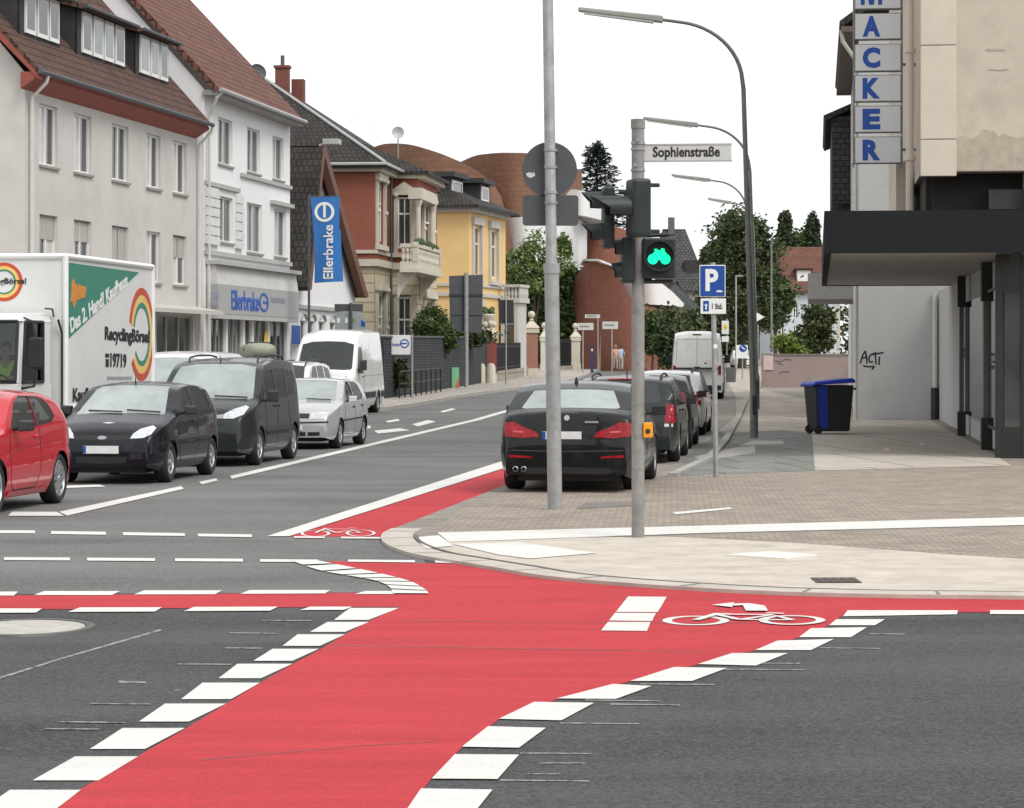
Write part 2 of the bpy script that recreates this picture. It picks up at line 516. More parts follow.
# smooth tan strip behind the kerb, white edge band, pavers
inner = [p + (kerb[min(i + 1, len(kerb) - 1)] - kerb[max(i - 1, 0)]).normalized().orthogonal() * -0.0 for i, p in enumerate(kerb)]
tan = []
for i in range(0, 61):
    t = (kerb[min(i + 1, len(kerb) - 1)] - kerb[max(i - 1, 0)]).normalized()
    tan.append(kerb[i] - Vector((-t.y, t.x)) * 0.36)
tan += pz([(425, 538), (440, 540)]) + pz([(700, 536), (1024, 528), (1400, 518)])
sheet('pavement_strip', [tan], pave_mat, PZ + 0.002)
sheet('pavement_bricks', [pz([(437, 533.5), (700, 526), (1024, 518.5), (1500, 508)]) + [V2(16.5, 44.2)] +
                          pz([(1010, 466), (815, 471), (672, 476), (655, 482), (590, 486), (503, 494), (455, 512)])], brick_pave, PZ + 0.002)
sheet('brick_field', [pz([(660, 536.5), (800, 533), (1024, 527), (1400, 517), (1400, 572), (1024, 559), (930, 553), (800, 543), (720, 539)])], brick_pave, PZ + 0.004)
sheet('edge_band', [pz([(437, 533), (700, 526.2), (1024, 517.5), (1400, 507), (1400, 514), (1024, 525.5), (704, 533.5), (449, 542.5)])], M['white_paint'], PZ + 0.006)
sheet('pavement_marking', [pz([(452.5, 544.7), (519, 543), (597, 553.8), (530, 559.4), (499, 555.6)]),
                           pz([(414, 538), (439, 536), (453, 546.5), (426, 549)]),
                           pz([(672, 513), (730, 508), (733, 509.5), (676, 515)])], M['white_paint'], PZ + 0.008)
# pavement further up, kept clear of the parking bay
sheet('pavement_slabs', [pz([(672, 476), (815, 471), (812, 433.5), (786, 430), (716, 434), (690, 452)])], slab_green, PZ + 0.004)
sheet('pavement_light_slabs', [pz([(815, 471), (1012, 466), (985, 449), (958, 436), (930, 420), (868, 420), (812, 433.5)])], slab_light, PZ + 0.006)
sheet('pavement_sand', [pz([(690, 452), (716, 434), (786, 430), (812, 433.5), (868, 420)]) + [V2(11, 77), V2(11.2, 124), V2(22, 215), V2(22.0, 420), V2(18, 420), V2(18.0, 230), V2(8.8, 104), V2(6.6, 78)]], slab_sand, PZ + 0.002)
sheet('slab_patch', [pz([(694, 457), (734, 448), (755, 446), (755, 453), (716, 459), (702, 461)]), pz([(740, 446), (752, 441), (783, 441), (784, 444)])],
      mat('pale_slab', (0.36, 0.345, 0.315), 0.85, 0, 0.15, 3, world=True), PZ + 0.006)
sheet('parking_kerb', offset_line([P(668, 477, PZ), V2(3.35, 46), V2(4.35, 55), V2(8.6, 98)], 0.0, -0.14),
      mat('granite_kerb', (0.33, 0.32, 0.30), 0.85, 0, 0.2, 3, world=True), PZ + 0.06, thick=0.1)
# left pavement
lk = [V2(-60, 33), V2(-18, 37), V2(-12.6, 41), V2(-10.9, 47), V2(-6.1, 78), P(390, 410.5), P(471, 396.3), P(530, 387.8), P(577, 379.2), V2(9, 260), V2(9, 420)]
lk = smooth_poly(lk, 4)
left_pave = brick_mat('left_pavement_slabs', (0.33, 0.30, 0.27), (0.39, 0.355, 0.32), (0.2, 0.18, 0.16), 0.9, 1.2, 0.03, world=True, rot=-0.12, bump=0.3, var=0.18)
sheet('left_pavement', [lk + [V2(-80, 420), V2(-80, 33)]], left_pave, 0.12, thick=0.3)
sheet('left_kerb', offset_line(lk, -0.01, 0.16), mat('left_kerb_stone', (0.36, 0.34, 0.31), 0.85, 0, 0.15, 2, world=True), 0.128, thick=0.25)

# ---- red cycle crossing
left_edge = [(20, 850), (60, 807), (80, 790), (137.5, 757), (185, 729.5), (225, 705), (260, 683.5), (292, 665), (320, 650), (345, 635), (368, 622), (400, 607.5)]
right_edge = [(847, 612.5), (829, 626), (799, 638), (755, 651), (698, 665), (630, 682), (557, 700), (499, 720), (462, 748), (431, 780), (406, 812), (370, 850)]
up = [(1400, 606.5), (1024, 599.8), (887, 598), (765, 594.7), (644, 587.7), (552, 579.7), (500, 571.3), (460, 564.3), (325, 561.3), (352, 568), (385, 575.5), (410, 582), (424, 590), (424, 593.5)]
band = [(375, 593), (0, 595.8), (-500, 599.5), (-500, 614.5), (0, 610), (340, 607.3)]
red = px(left_edge) + px(band[::-1]) + px(up[::-1]) + px([(1400, 617), (958, 612.5)] + right_edge)
sheet('cycle_crossing', [red], M['red_coat'], 0.0035)
sheet('cycle_lane', [px([(289, 537), (503, 469.3), (545, 456)]) + [V2(2.0, 48)] + px([(505, 487), (463, 503.5), (422, 519.5), (390, 531.5), (380, 537)])], M['red_coat'], 0.0035)

marks = []
Q = lambda *p: marks.append(px(p))
for q in [((350, 608.5), (399, 608.5), (368.5, 620.5), (334, 620.5)), ((327.5, 622.5), (369, 622.5), (345, 632.5), (310, 632.5)),
          ((297.5, 635), (345, 635), (320, 646.5), (282.5, 646.5)), ((272.5, 649.5), (319, 649.5), (292.5, 661.5), (253.5, 661.5)),
          ((237.5, 664.5), (292.5, 664.5), (261, 679), (218.5, 679)), ((202.5, 683.5), (260, 683.5), (231, 700), (181, 700)),
          ((165, 704.5), (226, 704.5), (189, 722.5), (139, 722.5)), ((122.5, 729), (185, 729), (145, 750), (90, 750)),
          ((75, 757.5), (138, 757.5), (98.5, 781.5), (32.5, 781.5)), ((10, 791), (81, 791), (50, 815), (-25, 815)),
          ((-70, 826), (30, 826), (-10, 860), (-115, 860)),
          ((847.6, 611), (958, 611), (957, 615), (843, 617)), ((836.6, 620), (885, 620), (875, 626), (829, 626)),
          ((811, 629), (867, 628), (851, 638), (799, 638)), ((777.6, 641.5), (833.6, 640), (811, 651), (755, 651)),
          ((732, 654), (788, 654), (756, 666.5), (698, 665)), ((674, 668), (727, 669), (692, 682), (630, 682)),
          ((613, 685), (651.5, 687), (616, 700), (557, 699.5)), ((534, 703), (594, 704), (561.5, 721.5), (499, 720)),
          ((488, 727.5), (546, 729), (519, 749), (462, 748)), ((455, 755.5), (519, 756), (497.5, 780.5), (431.7, 780)),
          ((421, 790), (492.6, 791), (476, 812), (406, 812)), ((380, 825), (460, 826), (430, 860), (345, 860)),
          ((990, 611), (1100, 611.3), (1100, 615.3), (990, 615)),
          ((628, 597.4), (666.7, 597.7), (657.7, 613), (616, 612.9)), ((615, 613.8), (656, 614), (652, 622), (609, 621.5)),
          ((608, 623), (650.6, 623), (647, 632), (601, 631.5)),
          # edges of the red band to the left
          ((0, 592.5), (18, 592.5), (14, 596.5), (-10, 596.5)), ((44, 592), (120, 592), (112, 596), (34, 596)), ((144, 591.3), (222, 591.3), (215, 595.2), (134, 595.4)),
          ((250, 591), (330, 591), (325, 594.4), (240, 594.8)), ((365, 592), (396, 592), (394, 595), (355, 595)),
          ((-40, 609.5), (42, 609.5), (36, 613.7), (-50, 613.9)), ((80, 608.5), (162, 608.3), (155, 612.6), (68, 613)), ((194, 608), (278, 607.8), (270, 611.8), (184, 612.2)),
          ((310, 607.8), (352, 607.8), (344, 611), (300, 611.2)),
          # thin dashes across the mouth of the street
          ((-20, 531), (35, 531.2), (35, 534), (-20, 534)), ((51, 531.8), (106, 532.6), (106, 535.6), (51, 534.8)), ((123, 533), (185, 534), (185, 536.8), (123, 536)),
          ((198, 534.5), (252, 535.2), (252, 538), (198, 537.2)),
          ((-60, 558), (-15, 558.2), (-15, 561), (-60, 561)), ((4, 558.2), (70, 558.5), (70, 561.4), (4, 561)), ((87, 558.7), (155, 559.2), (155, 562), (87, 561.6)), ((175, 559.3), (243, 559.8), (243, 562.6), (175, 562.2)),
          ((260, 560.2), (318, 560.6), (318, 563), (260, 562.8)), ((348, 560.5), (415, 561.2), (415, 563.4), (348, 562.8)), ((435, 561.6), (462, 562.6), (462, 564.6), (435, 563.6)),
          # stop line and lane lines
          ((12, 512.5), (57, 512.6), (64, 516.6), (8, 516.6)), ((59, 512.6), (181, 486.8), (184, 489.5), (67, 516.4)), ((199, 482.5), (216, 479), (218, 481), (202, 485)),
          ((230, 476.5), (515, 407.6), (516, 409.6), (232, 479.5)), ((-20, 489), (99, 485.3), (106, 487.3), (-20, 491.6)),
          ((374, 431), (400, 428.6), (410, 430.6), (378, 434)), ((386, 421.2), (398, 419.2), (400, 421), (388, 423)), ((361, 427), (370, 426), (371, 428.5), (362, 429.5)),
          ((412, 424.6), (428, 420.4), (436, 422), (418, 426.8)), ((440, 411.6), (452, 408.6), (456, 409.6), (443, 412.8)),
          # edge line of the cycle lane
          ((267, 537.2), (500, 462.4), (503, 469), (289, 537.2)), ((500, 462.4), (548, 447.5), (548, 453), (503, 469)),
          ((294, 537.3), (325, 537.6), (325, 539.2), (294, 539)), ((341, 537.8), (386, 538.2), (384, 539.8), (341, 539.5))]:
    Q(*q)
# curved row of blocks on the left of the crossing
oc = smooth_poly(px([(317, 561.5), (352, 568.5), (386, 576), (410, 582.5), (424, 590), (429, 595.2)]), 8)
ic = smooth_poly(px([(291, 561.5), (318, 571), (350, 577), (376, 582), (389, 588), (393, 595.2)]), 8)
for i in range(0, 40, 5):
    j = i + 4
    marks.append(oc[i:j + 1] + ic[i:j + 1][::-1])
sheet('road_marking', marks, M['white_paint'], 0.0045)


def bike_symbol(cx, cy, sx, sy, arrow):
    """painted bicycle pictogram as strokes on the ground"""
    polys = []
    W = lambda a, b: P(cx + a * sx, cy - b * sy)
    def stroke(pts, w):
        polys.extend(offset_line([W(*p) for p in pts], w / 2, -w / 2))
    for c in (-48, 48):
        ring = [(c + 29 * math.cos(k * math.pi / 14), 4.4 * math.sin(k * math.pi / 14)) for k in range(29)]
        stroke(ring, 0.065 * sx)
    for s_ in ([(-48, 0), (-26, 6.6), (-14, 6.0)], [(-26, 5.2), (-4, 0.4), (48, 0)], [(-4, 0.2), (28, 5), (48, 0)], [(-26, 5.6), (28, 5.2)], [(22, 7.0), (40, 6.4)], [(-4, 0.4), (-12, 1.4)]):
        stroke(s_, 0.06 * sx)
    if arrow:
        polys.append([W(-32, 15), W(-10, 17.5), W(-12, 12.6)])
        stroke([(-14, 15), (2, 15.6), (10, 14), (13, 9)], 0.16)
    return polys
sheet('cycle_symbol', bike_symbol(744, 621.5, 1.0, 1.0, True), M['white_paint'], 0.0060)
sheet('cycle_symbol', bike_symbol(338, 534, 0.47, 0.72, False), M['white_paint'], 0.0060)
# worn remains of older markings, seams
rnd = random.Random(3)
seams = []
for (x0, y0, x1, y1, th) in [(119, 681, 146, 682.5, 2.2), (175, 690, 181, 690.6, 1.2), (520, 753, 592, 754, 1.1), (540, 763, 585, 763.6, 1.0), (500, 780, 590, 781.5, 1.3), (528, 774, 560, 774.6, .9), (560, 723, 640, 724.2, 1.1),
                         (585, 700, 660, 701.4, 1.0), (610, 704, 680, 705.6, 1.2), (640, 684, 715, 685, 1.0), (700, 669, 806, 670.4, 1.0), (740, 663, 800, 664, .9), (820, 648, 880, 649, .8), (870, 634, 905, 634.7, .7),
                         (178, 664, 232, 665, 1.0), (225, 648, 262, 648.8, .9), (229, 633, 275, 634, .9), (262, 620.5, 312, 621.3, .8), (60, 722, 125, 723.2, 1.2), (45, 729, 100, 730, 1.1), (90, 704, 150, 704.9, .9)]:
    seams.append(px([(x0, y0), (x1, y1 - 0.4), (x1, y1 + th * .45), (x0, y0 + th)]))
sheet('worn_marking', seams, M['worn_paint'], 0.0025)
dk = mat('dark_tar_seam', (0.035, 0.033, 0.034), 0.8, world=True)
lines = [px([(-30, 686.5), (60, 658.5), (160, 629.5), (163, 630.5), (60, 660), (-30, 689)])]
sheet('pale_trace', lines, M['worn_paint'], 0.0025)
seam = mat('dark_red_seam', (0.26, 0.04, 0.045), 0.8, 0, 0.2, 4, world=True)
sheet('coating_seam', [px([(330, 645.3), (560, 649.5), (700, 652), (700, 652.8), (560, 650.5), (330, 646.4)]), px([(400, 621), (660, 623), (850, 624), (850, 624.5), (660, 623.7), (400, 621.7)]),
                       px([(200, 760), (360, 746), (440, 742), (440, 742.7), (360, 747), (200, 761.4)])], seam, 0.0045)
tar = mat('tar_patch', (0.045, 0.043, 0.042), 0.8, 0, 0.2, 4, world=True)
sheet('tar_seam', [px([(518, 538), (520, 548), (528, 557), (529, 556.6), (522, 548), (520, 538)])], tar, 0.004)

# covers let into the ground
def cover(name, label, poly, m, z, rim=None):
    mb = MB().use(m)
    mb.prism([(p.x, p.y, z - 0.02) for p in poly], (0, 0, 0.02))
    o = mb.build(name, m); tag(o, label, 'manhole cover')
    return o
c = P(26, 628.5)
mb = MB().use(mat('concrete_manhole_cover', (0.42, 0.40, 0.36), 0.9, 0, 0.18, 5, 0.3, 30))
mb.lathe([(0.001, 0.006), (0.48, 0.006), (0.49, -0.02)], 40)
mb.use(mat('iron_ring', (0.11, 0.11, 0.105), 0.6, 0.5, 0.2)); mb.lathe([(0.49, 0.0), (0.495, 0.010), (0.56, 0.010), (0.57, -0.01)], 40)
o = mb.build('manhole_cover', smooth=True); o.location = (c.x, c.y, 0.004); o.scale = (0.82, 1.0, 1)
tag(o, 'pale round concrete manhole cover in the dark road at the left edge', 'manhole cover')
cover('utility_cover', 'pale rectangular cover let into the tan pavement strip', pz([(724, 556), (772, 552.4), (818, 556), (785, 559.8)]), mat('pale_cover', (0.66, 0.63, 0.58), 0.8, 0, 0.08), PZ + 0.014)
cover('utility_cover', 'dark grey flush cover among the pavers behind the poles', pz([(585, 503.5), (630, 502.5), (640, 506), (577, 509.5)]), mat('dark_cover', (0.17, 0.155, 0.14), 0.85, 0, 0.2), PZ + 0.012)
c = P(836, 581, PZ)
mb = MB().use(mat('cast_iron', (0.09, 0.075, 0.06), 0.7, 0.4, 0.3, 8, 0.4, 30))
mb.box(-0.18, 0.18, -0.22, 0.22, 0, 0.006)
for k in range(5): mb.box(-0.15 + k * 0.07, -0.12 + k * 0.07, -0.18, 0.18, 0.006, 0.010)
o = mb.build('drain_grate'); o.location = (c.x, c.y, PZ + 0.004); tag(o, 'rusty iron drain grate in the tan strip behind the kerb', 'drain')

# litter on the slabs
for i, (x, y, s, lab) in enumerate([(886, 451.5, 0.07, 'pale paper scrap lying on the light slabs under the canopy'), (922, 445, 0.04, 'small white scrap of paper lying further back under the canopy')]):
    q = P(x, y, PZ)
    mb = MB().use(mat('litter_paper', (0.62, 0.52, 0.42) if i == 0 else (0.75, 0.74, 0.7), 0.8))
    mb.hexa([(-s, -s, 0), (s, -s * .8, 0), (s * 1.2, s, 0), (-s * .8, s, 0)], [(-s * .8, -s * .6, s * .9), (s, -s * .5, s * .4), (s, s * .7, s * .8), (-s * .9, s * .8, s * .3)])
    o = mb.build('paper_scrap'); o.location = (q.x, q.y, PZ + 0.010); tag(o, lab, 'litter')
# ================================================================ vehicles
def interp(pts, s):
    if s <= pts[0][0]: return pts[0][1]
    for (a, za), (b, zb) in zip(pts, pts[1:]):
        if s <= b: return za + (zb - za) * (s - a) / max(b - a, 1e-6)
    return pts[-1][1]


def soft(pts, s, w=0.05):
    return sum(interp(pts, s + k * w / 2) * g_ for k, g_ in ((-2, .12), (-1, .24), (0, .28), (1, .24), (2, .12)))


def car_paint(name, col, metal=0.0, rough=0.35):
    m = _car_paint(name, col, metal, rough); nt = m.node_tree          # the sheet's inner face is dark trim
    ge = nt.nodes.new('ShaderNodeNewGeometry'); tr = nt.nodes.new('ShaderNodeBsdfDiffuse'); tr.inputs['Color'].default_value = (.03, .03, .03, 1)
    mx = nt.nodes.new('ShaderNodeMixShader'); nt.links.new(ge.outputs['Backfacing'], mx.inputs[0])
    nt.links.new(nt.nodes['Principled BSDF'].outputs[0], mx.inputs[1]); nt.links.new(tr.outputs[0], mx.inputs[2])
    nt.links.new(mx.outputs[0], nt.nodes['Material Output'].inputs['Surface'])
    return m


def _car_paint(name, col, metal=0.0, rough=0.35):
    return mat(name, col, rough, metal, 0.05, 3, coat=0.5 if max(col) < .04 else 0.9, spec=0.12, dirt=tuple(c * 0.8 + 0.02 for c in col), dscale=2.5)


class Car:
    all = []

    def __init__(s, name, label, cat, sp, paint):
        s.sp = sp; sp['H0'] = max(z for x, z in sp['top']); s.root = thing(name, label, cat)
        L, W = sp['L'], sp['W']; s.L, s.W = L, W
        xs = set()
        k = 0.0
        while k < L: xs.add(round(k, 3)); k += 0.07
        for k in (0, .008, .02, .04, .07, .11): xs.add(k); xs.add(L - k)
        for k in range(1, 12): pass
        wr = sp['r']; ra = wr * 1.13; cz = wr
        s.wx = (sp['fo'], sp['fo'] + sp['wb'])
        for w in s.wx:
            for k in range(0, 25): xs.add(round(w - ra * math.cos(k * math.pi / 24), 4))
        xs = sorted(x for x in xs if 0 <= x <= L)
        st = [xs[0]]
        for x in xs[1:]:
            if x - st[-1] > 0.006: st.append(x)
        st[-1] = L
        nlo, nup, nto = 11, 8, 7
        rows = []
        for x in st:
            T = soft(sp['top'], x, sp.get('smooth', 0.05)) if 0.04 < x < L - 0.04 else interp(sp['top'], x)
            b = min(soft(sp['belt'], x), T - 0.05)
            hw = W / 2
            e = min(x, L - x); R, kk = (sp.get('rf', .75), sp.get('kf', .20)) if x < L / 2 else (sp.get('rr', .55), sp.get('kr', .13))
            if e < R: hw *= 1 - kk * (1 - e / R) ** 2.6
            zb = sp['gc'] + (0.06 * (1 - e / 0.5) ** 2 if e < .5 else 0)
            arch = False
            for w in s.wx:
                d = abs(x - w)
                if d < ra: zb = max(zb, cz + math.sqrt(max(0, ra * ra - d * d)) - 0.005); arch = True
            b = max(b, zb + 0.05)
            pts = []
            for i in range(nlo):
                t = i / (nlo - 1); z = zb + (b - zb) * t
                h = (z - sp['gc']) / (b - sp['gc'])
                y = hw * (0.915 + 0.085 * min(1, h / 0.32) ** 0.6 - 0.035 * max(0, (h - 0.45) / 0.55) ** 1.5)
                if abs(h - 0.5) < 0.10: y += 0.004
                pts.append((y, z))
            y0 = pts[-1][0]
            c = sp.get('crown', 0.06) if T - b > 0.2 else min(0.05, (T - b) * 0.8)
            zt = T - c
            tum = sp['tumble'] if T - b > 0.15 else 0.8
            for i in range(1, nup + 1):
                t = i / nup; z = b + (zt - b) * t
                y = y0 - (z - b) * tum * (0.75 + 0.5 * t)
                pts.append((y, z))
            yr = pts[-1][0]
            for i in range(1, nto + 1):
                t = i / nto; y = yr * (1 - t)
                pts.append((y, T - c * (y / yr) ** sp.get('cexp', 2.6)))
            rows.append(pts)
        bm = bmesh.new()
        n = len(rows[0]); grid = []
        for x, pts in zip(st, rows):
            X = L / 2 - x
            ring = [bm.verts.new((X, y, z)) for y, z in pts] + [bm.verts.new((X, -y, z)) for y, z in pts[-2::-1]]
            grid.append(ring)
        for a, b in zip(grid, grid[1:]):
            for i in range(len(a) - 1): bm.faces.new((a[i], a[i + 1], b[i + 1], b[i]))
        bm.faces.new(grid[0]); bm.faces.new(grid[-1][::-1])
        bmesh.ops.triangulate(bm, faces=[f for f in bm.faces if len(f.verts) > 4])
        bmesh.ops.recalc_face_normals(bm, faces=bm.faces)
        me = bpy.data.meshes.new('body'); bm.to_mesh(me)
        s.bvh = BVHTree.FromBMesh(bm); s.bm = bm
        me.materials.append(paint); Car.all.append(s)
        s.body = bpy.data.objects.new('body', me); COL.objects.link(s.body); s.body.parent = s.root
        s.paint = paint
        mb = MB().use(M['black'])
        mb.box(-L / 2 + .25, L / 2 - .25, -W / 2 + .27, W / 2 - .27, sp['gc'] - 0.03, sp['gc'] + 0.35)
        mb.box(-L / 2 + .12, L / 2 - .12, -W / 2 + .14, W / 2 - .14, sp['gc'] + 0.10, sp['gc'] + 0.14)
        mb.build('underbody', parent=s.root)
        s.wheels()

    def finish(s):                 # body sheet with its window openings, and the cabin inside
        me = s.body.data; s.bm.to_mesh(me); s.bm.free()
        for p in me.polygons: p.use_smooth = True
        me.set_sharp_from_angle(angle=math.radians(32))
        sp = s.sp; W2 = s.W / 2
        xs = [x for x, z in sp['top'] if z > sp['H0'] * .93]; x0, x1 = min(xs), max(xs); bz = interp(sp['belt'], (x0 + x1) / 2)
        van_ = sp['H0'] > 2.2
        rows = (x0 + .35, x0 + 1.25) if not van_ else (x0 + .2,)
        seat = mat('seat_cloth', (.055, .055, .058), .9, 0, .2, 6)
        for xr in rows:
            for y in ((-.36, .36) if not van_ else (-.5, .5)):
                X = s.L / 2 - xr; mb = MB().use(seat); zt = bz + .16
                mb.hexa([(X - .12, y - .23, sp['gc'] + .3), (X + .05, y - .23, sp['gc'] + .3), (X + .05, y + .23, sp['gc'] + .3), (X - .12, y + .23, sp['gc'] + .3)], [(X - .26, y - .20, zt), (X - .15, y - .20, zt), (X - .15, y + .20, zt), (X - .26, y + .20, zt)])
                ht = min(zt + .24, sp['H0'] - .13, s.ray('top', (xr + .30, y))[0].z - .08); mb.box(X - .27, X - .16, y - .14, y + .14, zt + .03, ht); mb.box(X - .22, X - .20, y - .05, y + .05, zt, zt + .03)
                mb.build('seat', parent=s.root, bevel=.03)
        xb = sp['top'][0][0]; X = s.L / 2 - x0 + .55
        mb = MB().use(M['trim']); mb.box(X - .25, X + .30, -W2 + .16, W2 - .16, bz - .25, bz - .05); mb.build('dashboard', parent=s.root, bevel=.04)
        mb = MB().use(M['trim']); A = Matrix.Translation((X - .32, .36, bz - .02)) @ Matrix.Rotation(math.radians(-65), 4, 'Y')
        mb.tube([A @ Vector((.18 * math.cos(k * math.pi / 9), .18 * math.sin(k * math.pi / 9), 0)) for k in range(19)], .016, 6); mb.build('steering_wheel', parent=s.root, smooth=True)
        # floor and rear shelf
        mb = MB().use(M['trim']); mb.box(s.L / 2 - x1 - .4, s.L / 2 - x1 + .15, -W2 + .2, W2 - .2, bz - .08, bz - .03); mb.build('parcel_shelf', parent=s.root)

    def cut(s, axis, poly):        # open the body sheet along the outline of a pane
        ia, ib = {'front': (1, 2), 'rear': (1, 2), 'left': (0, 2), 'right': (0, 2)}[axis]
        A = [Vector((p[0] if ia == 1 else s.L / 2 - p[0], p[1])) for p in poly]
        lo = (min(p.x for p in A), min(p.y for p in A)); hi = (max(p.x for p in A), max(p.y for p in A))
        sg = {'front': (0, 1), 'rear': (0, -1), 'left': (1, 1), 'right': (1, -1)}[axis]
        def near(f, e):
            c = f.calc_center_median(); a, b = c[ia], c[ib]
            if not (lo[0] - e < a < hi[0] + e and lo[1] - e < b < hi[1] + e): return False
            if f.normal[sg[0]] * sg[1] < .02: return False
            if axis in ('front', 'rear'): q = s.ray(axis, (a, b))[0]; return q is not None and abs(q.x - c.x) < .10
            return c.y * sg[1] > 0
        s.bm.normal_update()
        for i in range(len(A)):
            p, q = A[i], A[(i + 1) % len(A)]; d = q - p
            if d.length < .004: continue
            co = Vector((0, 0, 0)); co[ia] = p.x; co[ib] = p.y
            no = Vector((0, 0, 0)); no[ia] = -d.y; no[ib] = d.x
            fs = [f for f in s.bm.faces if near(f, .10)]
            es = {e for f in fs for e in f.edges}; vs = {v for f in fs for v in f.verts}
            bmesh.ops.bisect_plane(s.bm, geom=list(vs) + list(es) + fs, dist=1e-5, plane_co=co, plane_no=no.normalized())
        def inside(a, b):
            r = False; n = len(A)
            for i in range(n):
                p, q = A[i], A[i - 1]
                if (p.y > b) != (q.y > b) and a < (q.x - p.x) * (b - p.y) / (q.y - p.y) + p.x: r = not r
            return r
        dl = []
        for f in s.bm.faces:
            if near(f, .0):
                c = f.calc_center_median()
                if inside(c[ia], c[ib]): dl.append(f)
        bmesh.ops.delete(s.bm, geom=dl, context='FACES')

    def ray(s, axis, p):
        a, z = p
        if axis == 'front': o, d = Vector((9, a, z)), Vector((-1, 0, 0))
        elif axis == 'rear': o, d = Vector((-9, a, z)), Vector((1, 0, 0))
        elif axis == 'left': o, d = Vector((s.L / 2 - a, 5, z)), Vector((0, -1, 0))
        elif axis == 'right': o, d = Vector((s.L / 2 - a, -5, z)), Vector((0, 1, 0))
        else: o, d = Vector((s.L / 2 - a, z, 9)), Vector((0, 0, -1))
        h = s.bvh.ray_cast(o, d)
        return (h[0], h[1]) if h[0] is not None else (None, None)

    def decal(s, axis, polys, m, name, off=0.004, parent=None, th=0.012, maxe=0.07):
        if m in (M['glass'], M['sky_painted_glass']):
            for poly in polys: s.cut(axis, poly)
            off = -0.004; th = 0.006
        bm = bmesh.new()
        for poly in polys:
            bm.faces.new([bm.verts.new((p[0], p[1], 0)) for p in poly])
        bmesh.ops.triangulate(bm, faces=bm.faces)
        for _ in range(6):
            es = [e for e in bm.edges if e.calc_length() > maxe]
            if not es: break
            bmesh.ops.subdivide_edges(bm, edges=es, cuts=1)
            bmesh.ops.triangulate(bm, faces=[f for f in bm.faces if len(f.verts) > 3])
        bad = []; nrm = {}
        for v in bm.verts:
            p, n = s.ray(axis, (v.co.x, v.co.y))
            if p is None: bad.append(v)
            else: v.co = p + n * off; nrm[v] = n
        bmesh.ops.delete(bm, geom=bad, context='VERTS')
        if m in (M['glass'], M['sky_painted_glass']):        # an even pane
            for _ in range(6): bmesh.ops.smooth_vert(bm, verts=[v for v in bm.verts if not v.is_boundary], factor=0.5, use_axis_x=True, use_axis_y=True, use_axis_z=True)
        bmesh.ops.recalc_face_normals(bm, faces=bm.faces)
        # thickness down into the body
        es = [e for e in bm.edges if e.is_boundary]
        if es:
            r = bmesh.ops.extrude_edge_only(bm, edges=es)
            src = {}
            for e in r['geom']:
                if isinstance(e, bmesh.types.BMVert):
                    for l in e.link_edges:
                        o = l.other_vert(e)
                        if o in nrm: src[e] = o
            for v, o in src.items(): v.co = o.co - nrm[o] * th
        me = bpy.data.meshes.new(name); bm.to_mesh(me); bm.free()
        for p in me.polygons: p.use_smooth = True
        me.set_sharp_from_angle(angle=math.radians(40))
        me.materials.append(m)
        o = bpy.data.objects.new(name, me); COL.objects.link(o); o.parent = parent or s.root
        return o

    def both(s, polys, m, name, **k):
        return [s.decal(a, polys, m, name, **k) for a in ('left', 'right')]

    def line(s, axis, pts, w, m, name, parent=None, off=0.003):
        quads = []
        for a, b in zip(pts, pts[1:]):
            a = Vector(a); b = Vector(b); t = (b - a).normalized(); n = Vector((-t.y, t.x)) * w / 2
            a2, b2 = a - t * w * .3, b + t * w * .3
            quads.append([a2 + n, b2 + n, b2 - n, a2 - n])
        return s.decal(axis, quads, m, name, off=off, parent=parent, th=0.006, maxe=0.15)

    def wheels(s):
        sp = s.sp; r, tw = sp['r'], sp.get('tw', 0.20)
        for x in s.wx:
            for sg in (1, -1):
                yo = s.W / 2 - 0.015
                Mx = Matrix.Translation((s.L / 2 - x, sg * yo, r)) @ Matrix.Rotation(-sg * math.pi / 2, 4, 'X')
                mb = MB().use(M['rubber'])
                rr = r * sp.get('rim', 0.66)
                mb.lathe([(rr, -0.015), (rr + .02, 0.0), (r - .035, 0.004), (r - .008, -0.02), (r, -0.05), (r, -tw + .04), (r - .02, -tw), (rr, -tw)], 32, Mx)
                w = mb.build('wheel', parent=s.root, smooth=True)
                mb = MB().use(sp.get('rim_mat', M['alloy']))
                mb.lathe([(rr + 0.004, -0.02), (rr - .012, -0.008), (rr - .03, -0.035)], 32, Mx)
                ns = sp.get('spokes', 5)
                for k in range(ns):
                    A = Mx @ Matrix.Rotation(2 * math.pi * k / ns, 4, 'Z')
                    mb.hexa([A @ Vector(q) for q in ((0.02, -.035, -.05), (rr - .01, -.022, -.05), (rr - .01, .022, -.05), (0.02, .035, -.05))],
                            [A @ Vector(q) for q in ((0.02, -.03, -.012), (rr - .01, -.016, -.018), (rr - .01, .016, -.018), (0.02, .03, -.012))])
                mb.lathe([(0.001, -.004), (.04, -.006), (.055, -.03)], 16, Mx)
                mb.use(M['black']); mb.lathe([(0.001, -.06), (rr - .005, -.06)], 24, Mx)
                mb.build('rim', parent=w, smooth=True)

